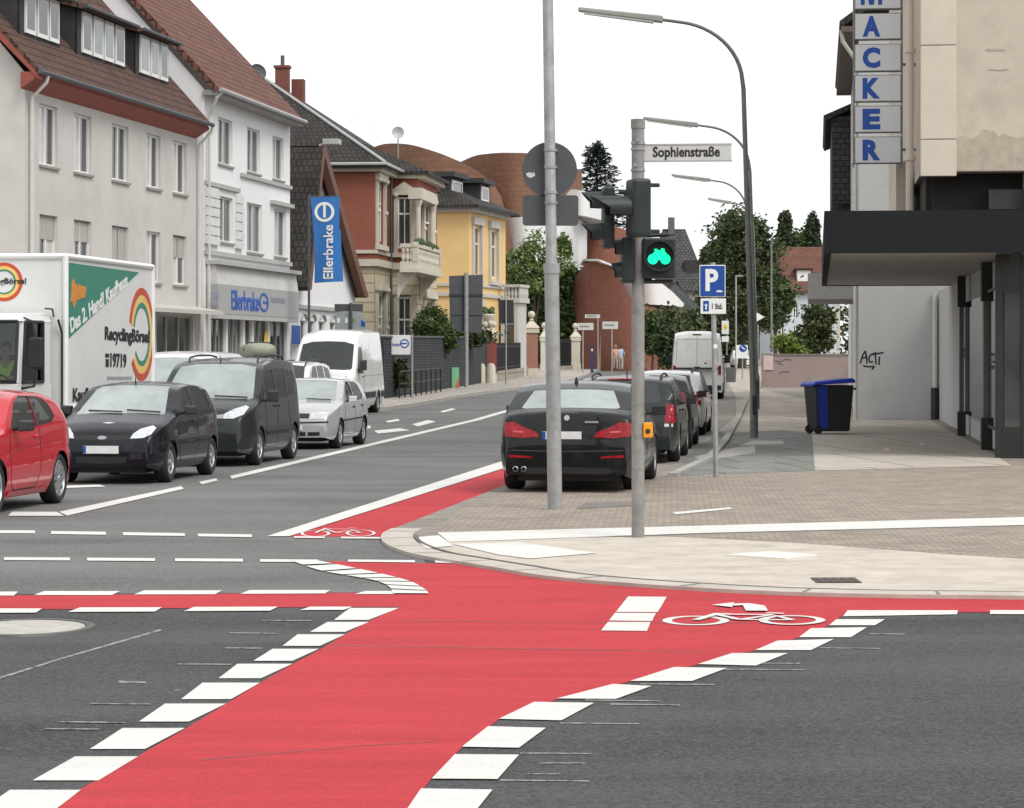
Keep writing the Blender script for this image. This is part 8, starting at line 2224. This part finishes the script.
# canopy
yc0 = Yx(5.42, 46.0)
fascia = mat('anthracite_fascia', (.015, .016, .018), .8, 0, .08, .8, spec=.2); soffit = mat('pale_soffit', (.37, .355, .325), .8, 0, .05, 1)
mb = MB().use(fascia); mb.box(-.72, -.60, -8, yc0, 3.60, 4.34); mb.box(-.60, 21.6, yc0 - .12, yc0, 3.60, 4.34); mb.box(21.48, 21.6, -.3, yc0 - .12, 3.6, 4.34); mb.build('canopy', parent=R0)
mb = MB().use(soffit); mb.box(-.595, 21.47, -.2, yc0 - .125, 3.62, 3.70); mb.use(fascia); mb.box(-.595, 21.47, -.2, yc0 - .125, 4.22, 4.33); mb.build('soffit', parent=R0)
# shop front posts and glass
postm = mat('dark_shop_post', (.028, .028, .027), .45, .2, .15); glassfin = M['clear']
mid_post = mat('grey_shop_post', (.13, .13, .125), .4, .2, .15)
for bxs in (((4.0, 4.3, -.07, .06, -.05, 3.6), (3.95, 4.35, -.11, .10, -.06, .62), (3.95, 4.35, -.11, .10, 2.85, 3.59)),
            ((13.0, 13.2, -.06, .04, -.05, 3.6), (12.95, 13.25, -.10, .08, -.06, .55), (12.95, 13.25, -.10, .08, 2.9, 3.59)),
            ((-.05, .10, -.02, .10, -.05, 3.6),), ((-.05, .10, -.42, -.34, -.05, 3.6),)):
    mb = MB().use(postm)
    for q in bxs: mb.use(mid_post if len(bxs) == 3 and q is bxs[0] else postm); mb.box(*q)
    mb.build('shop_post', parent=R0, bevel=.01)
mb = MB().use(postm); mb.box(-.04, .05, -.338, -.022, 2.95, 3.6); mb.build('fanlight_panel', parent=R0)
mb = MB().use(postm); mb.box(-.04, .05, -.338, -.022, -.05, .55); mb.build('plinth_panel', parent=R0)
mb = MB().use(glass_mat('grey_display_glass', (.06, .065, .065), .05)); mb.box(-.02, .02, -.34, -.06, .55, 2.95); mb.build('display_window', parent=R0)
mb = MB().use(M['frame_white']); mb.box(-.035, -.025, -.20, -.05, 2.98, 3.25); mb.build('notice', parent=R0)
mb = MB().use(glassfin); mb.box(.2, 3.9, -.03, -.015, .5, 3.0); mb.box(4.7, 12.9, -.09, -.075, .5, 3.0); mb.build('shop_glass', parent=R0)
mb = MB().use(postm); mb.box(.1, 3.95, -.05, .0, 3.0, 3.06); mb.box(.1, 3.95, -.05, .0, .44, .5); mb.build('glass_rail', parent=R0)
arc_w = mat('arcade_white_wall', (.50, .50, .495), .85, 0, .06, .7, dirt=(.42, .42, .41), dscale=.5)
mb = MB().use(arc_w); mb.box(4.62, 28.2, -.55, -.20, -.1, 3.62); mb.build('arcade_wall', parent=R0)
mb = MB().use(M['ink'])
def wall_strokes(mb, strokes, mp, w=.03):
    for st in strokes:
        q = [mp(*p) for p in st]
        for a, b2 in zip(q, q[1:]):
            dd = (b2 - a).normalized(); nn = Vector((1, 0, 0)).cross(dd) * w if abs(dd.x) < .5 else Vector((0, 1, 0)).cross(dd) * w
            off = Vector((-.006, 0, 0)) if abs(dd.x) < .5 else Vector((0, .006, 0))
            mb.hexa([a - nn, b2 - nn, b2 + nn, a + nn], [a - nn + off, b2 - nn + off, b2 + nn + off, a + nn + off])
def mp_side(x, y): t_, z = H.tz(x, y, -.20); return Vector((t_, -.199, z))
wall_strokes(mb, [[(964, 350), (970, 348.5), (975, 350.5)], [(963, 355.5), (974, 355)], [(965, 359), (971, 358.5), (974, 362)]], mp_side, .05); mb.build('graffiti', parent=R0)
# rain pipe at the corner
mb = MB().use(beige_strip); mb.tube([(1.2, yU + .17, 4.35), (1.2, yU + .17, 13.5)], .075, 10)
for z in (5.35, 7.3, 9.6): mb.tube([(1.2, yU + .17, z), (1.2, yU + .17, z + .07)], .10, 10)
mb.build('downpipe', parent=R0, smooth=True)
mb = MB().use(beige_strip); mb.prism([(3.5, yU + .35, 4.36), (12.0, yU + .35, 4.36), (3.5, yU + .35, 5.5)], (0, -.2, 0)); mb.build('stair_flank', parent=R0)
# projecting letter sign, one lit box per letter
sg = thing('letter_sign', 'vertical sign of pale boxes with blue capital letters projecting from the beige corner building', 'sign', tuple(R0.matrix_basis @ Vector((2.85, 0, 0))), H.root.rotation_euler.z - math.pi / 2)
dS = 49.55
sx0, sx1 = at(855.5, 0, dS).x, at(902, 0, dS).x
box_m = mat('pale_sign_box', (.68, .70, .71), .45, 0, .05, 1.5); edge_m = mat('grey_sign_edge', (.22, .215, .20), .55)
def sloc(x, z): return x - sg.location.x, z - sg.location.z
lets = [('M', -22, 7.5), ('A', 11.5, 38), ('C', 42.5, 70), ('K', 73.5, 100.5), ('E', 104.5, 131.5), ('R', 135.5, 162.5)]
for ch_, ya, yb_ in lets:
    za, zb_ = at(0, ya, dS).z, at(0, yb_, dS).z
    (xa, q1), (xb, q0) = sloc(sx0, za), sloc(sx1, zb_)
    mb = MB().use(edge_m); mb.box(xa, xb, .006, .2, q0, q1); mb.use(box_m); mb.box(xa + .015, xb - .015, -.004, .004, q0 + .015, q1 - .015)
    pn = mb.build('letter_box', parent=sg)
    if ch_ == 'M':      # upright legs
        mb = MB().use(M['blue_print']); xm, zm = (xa + xb) / 2 - .12, (q0 + q1) / 2
        for pts in ([(-.2, -.195), (-.125, -.195), (-.125, .195), (-.2, .195)], [(.125, -.195), (.2, -.195), (.2, .195), (.125, .195)], [(-.125, .195), (-.04, -.195), (.04, -.195), (-.05, .195)], [(.125, .195), (.05, .195), (-.04, -.19), (.04, -.195)]): mb.prism([(xm + x_, -.0045 - .0006 * len(mb.bm.faces) / 20, zm + z_) for x_, z_ in pts], (0, -.004, 0))
        mb.build('letter', parent=pn); continue
    text(ch_, .33 if ch_ != 'M' else .40, .39, M['blue_print'], 'letter', pn, frame_M(((xa + xb) / 2 - .12, -.005, (q0 + q1) / 2), (1, 0, 0), (0, 0, 1)), .003, .055)
mb = MB().use(edge_m); (xa, za), (xb, zb_) = sloc(sx0, at(0, -40, dS).z), sloc(sx1, at(0, 166, dS).z)
mb.box(xa - .03, xa - .003, .02, .18, zb_, za); mb.box(xb + .003, xb + .03, .02, .18, zb_, za)
for z in (zb_ + .3, zb_ + 1.9): mb.box(xb + .03, xb + .45, .07, .12, z, z + .05)
mb.build('frame', parent=sg)
# neighbouring white house whose end wall closes the arcade
W_ = Fr('white_house', 'white plastered neighbour house whose end wall with a black scrawl closes the arcade', 'house', BO.x + H.u.x * 28.3, BO.y + H.u.y * 28.3, .115, PZ, -1)
yF = Yx(9.82, 75.0)
mb = MB().use(arc_w); mb.box(0, 18, -14, yF, -.1, 11.2); mb.build('wall', parent=W_.root)
mb = MB().use(tile_dark); 
for s_ in (0, 1): roof_slab(mb, -.3, 18.3, yF + .55 if s_ == 0 else -14.5, 11.25, (yF - 14) / 2, 17.5)
mb.build('roof', parent=W_.root, uv=True)
mb = MB().use(mat('dark_brown_soffit', (.12, .09, .075), .7)); mb.box(-.3, 18.3, yF + .003, yF + .5, 10.95, 11.1); mb.build('eaves_board', parent=W_.root)
mb = MB().use(M['white_pipe']); mb.tube([(-.1, yF + .5, 11.0), (-.1, yF + .45, 10.7), (.2, yF + .1, 10.2), (.2, yF + .1, 0)], .06, 8); mb.tube([(-.10, -.08, 3.6), (-.10, -.08, .9)], .07, 8); mb.build('downpipe', parent=W_.root, smooth=True)
mb = MB().use(M['black']); mb.tube([(-.12, -.08, .9), (-.12, -.08, 0)], .11, 8); mb.build('pipe_foot', parent=W_.root)
ops_ = [(2.0 + k * 3.2, 3.2 + k * 3.2, z, z + 1.7) for k in range(4) for z in (5.0, 8.2)]
for o in ops_:
    mb = MB().use(M['house_glass']); mb.box(o[0], o[1], yF + .003, yF + .03, o[2], o[3]); w = mb.build('window', parent=W_.root)
    mb = MB().use(M['frame_white']); 
    for a, b2, c_, e_ in ((o[0] - .08, o[0], o[2], o[3]), (o[1], o[1] + .08, o[2], o[3]), (o[0] - .08, o[1] + .08, o[3] + .002, o[3] + .1), (o[0] - .08, o[1] + .08, o[2] - .1, o[2] - .002)): mb.box(a, b2, yF + .003, yF + .06, c_, e_)
    mb.build('frame', parent=w)
mb = MB().use(M['ink'])
def mp_end(x, y):
    a = at(x, y, 75.0); k = (a - Vector((W_.root.location))); v = W_.root.matrix_basis.to_3x3().inverted() @ k
    return Vector((-.001, v.y, v.z))
st_ = [[(203, 472), (209, 450), (217, 435), (221, 452), (222, 472)], [(206, 456), (223, 453)], [(242, 442), (232, 447), (227, 458), (231, 468), (240, 466)], [(246, 438), (248, 474)], [(236, 446), (252, 443), (270, 440)], [(258, 452), (257, 476)], [(211, 478), (226, 481), (244, 480), (236, 489)]]
wall_strokes(mb, [[(790 + a / 2.885, 200 + b2 / 2.885) for a, b2 in s_] for s_ in st_], mp_end, .022); mb.build('graffiti', parent=W_.root)
cn = MB().use(mat('grey_canopy', (.34, .335, .32), .7)); cn.box(2.0, 10.0, yF + .003, yF + 1.45, 3.45, 4.2); cn.build('canopy', parent=W_.root)
# slate hung house further along
S_ = Fr('slate_hung_house', 'pale house with dark slate hung upper gable beyond the white plastered neighbour', 'house', *(BO + H.u * 47.5), .115, PZ, -1)
y1 = Yx(11.35, 94); mb = MB().use(render_white); mb.box(0, 14, -12, y1 - .75, -.1, 8.0); mb.build('wall', parent=S_.root)
mb = MB().use(slate); mb.box(-.1, 14, -12, y1, 7.1, 10.2); mb.box(.2, 14, -12, y1 - .35, 6.6, 7.095); mb.build('slate_cladding', parent=S_.root, uv=True)
mb = MB().use(tile_dark)
for s_ in (0, 1): roof_slab(mb, -.3, 14.3, y1 + .3 if s_ == 0 else -12.5, 10.2, (y1 - 12) / 2, 13.5)
mb.build('roof', parent=S_.root, uv=True)

# unseen block added behind the viewer to darken reflections in car paint and glass
mb = MB().use(mat('unseen_block_render', (.30, .27, .24), .9, 0, .1, .5)); mb.box(-70, 70, -34, -22, -.1, 12.5)
mb.use(M['house_glass'])
for k in range(40):
    for z in (1.0, 4.4, 7.6, 10.0): mb.box(-66 + k * 3.4, -64.6 + k * 3.4, -22.0, -21.95, z, z + 1.7)
tag(mb.build('unseen_reflection_block'), kind='structure')

# ================================================================ light, sky, camera
w = bpy.data.worlds.new('World'); SC.world = w; w.use_nodes = True
nt = w.node_tree; bg = nt.nodes['Background']
sky = nt.nodes.new('ShaderNodeTexSky'); sky.sky_type = 'NISHITA'; sky.sun_disc = False
SUN_EL, SUN_AZ = math.radians(50), math.radians(138)
sky.sun_elevation = SUN_EL; sky.sun_rotation = SUN_AZ; sky.air_density = 1.0; sky.dust_density = 4.0; sky.ozone_density = 1.0; sky.altitude = 60
hs = nt.nodes.new('ShaderNodeHueSaturation'); hs.inputs['Saturation'].default_value = 0.06; hs.inputs['Value'].default_value = 1.0
nt.links.new(sky.outputs[0], hs.inputs['Color'])
# an overcast sky is one even white sheet: level out the clear-sky gradient
cl = nt.nodes.new('ShaderNodeMix'); cl.data_type = 'RGBA'; cl.inputs['Factor'].default_value = 0.7
nt.links.new(hs.outputs[0], cl.inputs['A']); cl.inputs['B'].default_value = (9.5, 9.6, 9.8, 1)
nt.links.new(cl.outputs['Result'], bg.inputs['Color']); bg.inputs['Strength'].default_value = 0.10
sl = bpy.data.lights.new('Sun', 'SUN'); sl.energy = 1.3; sl.angle = math.radians(25); sl.color = (1, .97, .92)
so = bpy.data.objects.new('Sun', sl); COL.objects.link(so)
sd_ = Vector((math.sin(SUN_AZ) * math.cos(SUN_EL), math.cos(SUN_AZ) * math.cos(SUN_EL), math.sin(SUN_EL)))
so.rotation_euler = sd_.to_track_quat('Z', 'Y').to_euler()
cam = bpy.data.cameras.new('Camera'); co = bpy.data.objects.new('Camera', cam); COL.objects.link(co); SC.camera = co
cam.sensor_width = 36; cam.sensor_fit = 'HORIZONTAL'; cam.lens = F / 1024 * 36; cam.clip_end = 5000; cam.clip_start = .1
cam.shift_y = -(404 - HY) / 1024
co.location = (0, 0, EYE); co.rotation_euler = (math.pi / 2, 0, 0)
SC.view_settings.view_transform = 'Standard'; SC.view_settings.look = 'None'; SC.view_settings.exposure = 0.55; SC.view_settings.gamma = 1
SC.view_settings.use_curve_mapping = False
SC.cycles.max_bounces = 6; SC.cycles.transparent_max_bounces = 8; SC.cycles.use_denoising = True
